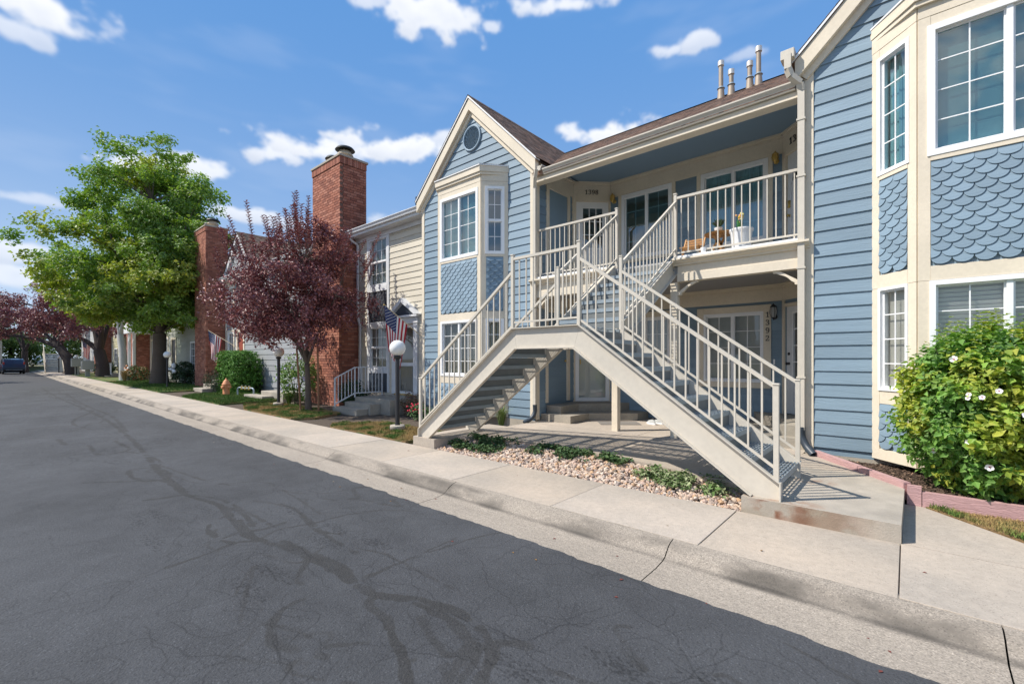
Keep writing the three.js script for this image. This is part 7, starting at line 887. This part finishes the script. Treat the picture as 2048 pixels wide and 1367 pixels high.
shrub('boxwood_hedge', 'clipped square boxwood bush behind the orange hydrant', -22.75, -7.25, 0.14, { seed: 510, box: true, rx: 1.2, rz: 0.62, h: 1.85, n: 2600, per: 13, cr: 0.06, leaf: [0.06, 0.045], cols: [[0.10, 0.26, 0.022], [0.14, 0.32, 0.03], [0.07, 0.19, 0.02]], trans: 0.2, category: 'hedge' });
shrub('juniper_bush', 'dark rounded juniper bush beside the square boxwood', -23.8, -6.75, 0.14, { seed: 511, rx: 0.75, rz: 0.6, h: 1.0, n: 260, per: 12, cr: 0.1, leaf: [0.07, 0.02], cols: [[0.04, 0.075, 0.03], [0.05, 0.085, 0.035]], trans: 0.1, category: 'bush' });
shrub('lilac_bush', 'loose green bush with pale blue flowers beside the chimney', -15.6, -6.75, 0.14, { seed: 512, rx: 0.75, rz: 0.6, h: 1.75, n: 260, per: 11, cr: 0.14, leaf: [0.075, 0.05], cols: [[0.10, 0.24, 0.035], [0.15, 0.30, 0.05], [0.22, 0.34, 0.05]], gap: 0.9, trans: 0.3, category: 'bush', flowers: (add, r) => { const w = mat(rgb(0.55, 0.55, 0.75), { roughness: 0.8 }); for (let i = 0; i < 26; i++) { const d = rv(r); const g = new THREE.IcosahedronGeometry(0.045, 0); g.translate(d.x * 0.75, 0.95 + d.y * 0.75, Math.abs(d.z) * 0.62); add('flower', fin(g), w); } } });
shrub('dark_bush', 'low dark bush between the cream house steps and the chimney', -13.0, -7.35, 0.12, { seed: 513, rx: 0.55, rz: 0.35, h: 0.85, n: 120, per: 12, cr: 0.12, leaf: [0.07, 0.04], cols: [[0.03, 0.08, 0.02], [0.05, 0.11, 0.025]], category: 'bush' });
shrub('rhododendron_bush', 'dark bush with white blooms at the foot of the far brick chimney', -31.5, -7.2, 0.14, { seed: 514, rx: 1.2, rz: 0.7, h: 1.35, n: 220, per: 12, cr: 0.16, leaf: [0.12, 0.06], cols: [[0.025, 0.06, 0.02], [0.04, 0.085, 0.025]], category: 'bush', flowers: (add, r) => { for (let i = 0; i < 8; i++) { const g = new THREE.IcosahedronGeometry(0.1, 1); g.translate((r() - 0.5) * 1.6, 0.75 + r() * 0.5, 0.6); add('flower', fin(g), M.white); } } });
shrub('dark_bush', 'bush between the two far mailbox cabinets', -55.2, -6.6, 0.14, { seed: 515, rx: 1.1, rz: 0.9, h: 1.3, n: 160, per: 10, cr: 0.2, leaf: [0.14, 0.08], cols: [[0.03, 0.08, 0.02], [0.05, 0.11, 0.025]], category: 'bush' });
shrub('flower_bush', 'low bush with orange and white flowers in front of the white porch', -41.0, -6.6, 0.14, { seed: 516, rx: 1.4, rz: 0.7, h: 1.0, n: 200, per: 10, cr: 0.18, leaf: [0.12, 0.07], cols: [[0.05, 0.12, 0.025], [0.08, 0.16, 0.03], [0.35, 0.14, 0.04]], category: 'bush', flowers: (add, r) => { for (let i = 0; i < 14; i++) { const g = new THREE.IcosahedronGeometry(0.08, 0); g.translate((r() - 0.5) * 2.4, 0.6 + r() * 0.5, 0.6); add('flower', fin(g), i % 2 ? M.white : M.hydrant); } } });
shrub('red_leaf_bush', 'small reddish bush at the corner of the cream house steps', -9.95, -7.35, 0.14, { seed: 517, rx: 0.36, rz: 0.3, h: 0.62, n: 130, per: 9, cr: 0.09, leaf: [0.05, 0.03], cols: [[0.22, 0.09, 0.06], [0.16, 0.10, 0.05], [0.12, 0.10, 0.04]], category: 'bush' });
shrub('geranium_plant', 'red flowering geranium behind the staircase foot', -9.1, -7.0, 0.14, { seed: 518, rx: 0.42, rz: 0.25, h: 0.36, n: 90, per: 8, cr: 0.08, leaf: [0.055, 0.045], cols: [[0.05, 0.13, 0.03], [0.07, 0.16, 0.035]], category: 'plant', flowers: (add, r) => { const m = mat(rgb(0.62, 0.03, 0.07), { roughness: 0.7 }); for (let i = 0; i < 24; i++) { const g = new THREE.IcosahedronGeometry(0.026, 0); g.translate((r() - 0.5) * 0.75, 0.18 + r() * 0.2, 0.08 + r() * 0.2); add('flower', fin(g), m); } } });
function tuft(name, label, x, z, y, n, h, w, cols, seed, spread = 0.6) { const T = thing(name, label, 'plant', [x, y, z]), r = rng(seed), P = [], C = []; for (let i = 0; i < n; i++) { const a = r() * 6.3, s = spread * (0.2 + r() * 0.8), l = h * (0.6 + r() * 0.5), dx = Math.cos(a), dz = Math.sin(a), px = -dz * w, pz = dx * w, c = cols[Math.floor(r() * cols.length)], b = [dx * 0.05 * r(), 0, dz * 0.05 * r()], m = [dx * l * s * 0.4, l * 0.62, dz * l * s * 0.4], t = [dx * l * s, l * (0.95 - s * 0.4), dz * l * s]; for (const q of [[b[0] - px, b[1], b[2] - pz], [b[0] + px, b[1], b[2] + pz], [m[0] + px, m[1], m[2] + pz], [b[0] - px, b[1], b[2] - pz], [m[0] + px, m[1], m[2] + pz], [m[0] - px, m[1], m[2] - pz], [m[0] - px, m[1], m[2] - pz], [m[0] + px, m[1], m[2] + pz], t]) { P.push(...q); C.push(...c); } } const g = new THREE.BufferGeometry(); g.setAttribute('position', new THREE.Float32BufferAttribute(P, 3)); g.setAttribute('color', new THREE.Float32BufferAttribute(C, 3)); g.computeVertexNormals(); const q = shade(new THREE.Mesh(g, leafMat(0.25))); q.name = 'blades'; T.add(q); }
tuft('ornamental_grass', 'tuft of green ornamental grass at the gable corner under the stairs', -6.55, -7.15, 0.12, 170, 0.62, 0.006, [[0.12, 0.20, 0.04], [0.17, 0.25, 0.05], [0.24, 0.27, 0.09]], 530);
tuft('daylily_plant', 'bright green strappy daylily clump beside the lamp post footing', -15.5, -6.45, 0.14, 130, 0.5, 0.014, [[0.16, 0.26, 0.03], [0.24, 0.32, 0.04], [0.10, 0.18, 0.03]], 531, 0.9);
tuft('dry_grass_clump', 'straw coloured grass clump between the birch and the tall green tree', -38.6, -5.6, 0.14, 140, 1.0, 0.014, [[0.35, 0.24, 0.10], [0.28, 0.20, 0.09]], 532, 0.7);
{ // ivy that creeps over the gravel, and mulch by the gable
  const r = rng(540); let k = 0;
  for (const [x0, x1, z0, z1, n, label] of [[-5.85, -4.75, -5.62, -4.98, 420, 'dark green ivy patch at the foot of the staircase over the gravel'], [-4.35, -2.75, -5.66, -5.25, 460, 'dark green ivy patch along the middle of the gravel bed'], [-2.55, -1.3, -5.42, -5.0, 360, 'variegated pale ivy patch at the gravel bed end by the lowest stair']]) {
    const L = new Leaves(); for (let i = 0; i < n; i++) { const x = x0 + r() * (x1 - x0), z = z0 + r() * (z1 - z0), e = Math.min((x - x0) / 0.25, (x1 - x) / 0.25, (z - z0) / 0.12, (z1 - z) / 0.12, 1); if (n2(x * 2.4 + k, z * 3) < -0.25 || r() > e + 0.15) continue; const y = bedY(clamp(z, -5.7, -4.8)) + 0.02; clump(L, new THREE.Vector3(x, y + 0.02 + 0.05 * r(), z), 0.07, 9, 0.045, 0.034, k === 2 ? [[0.20, 0.26, 0.10], [0.10, 0.18, 0.04], [0.30, 0.34, 0.18]] : [[0.03, 0.085, 0.02], [0.05, 0.115, 0.025], [0.08, 0.14, 0.035]], r, new THREE.Vector3(0, 1, 0), 0.5); }
    const m = shade(new THREE.Mesh(L.build(), leafMat(0.15))); m.name = numbered('ivy'); m.userData = { kind: 'stuff', label, category: 'ivy' }; scene.add(m); k++;
  }
}
renderer.render(scene, camera);
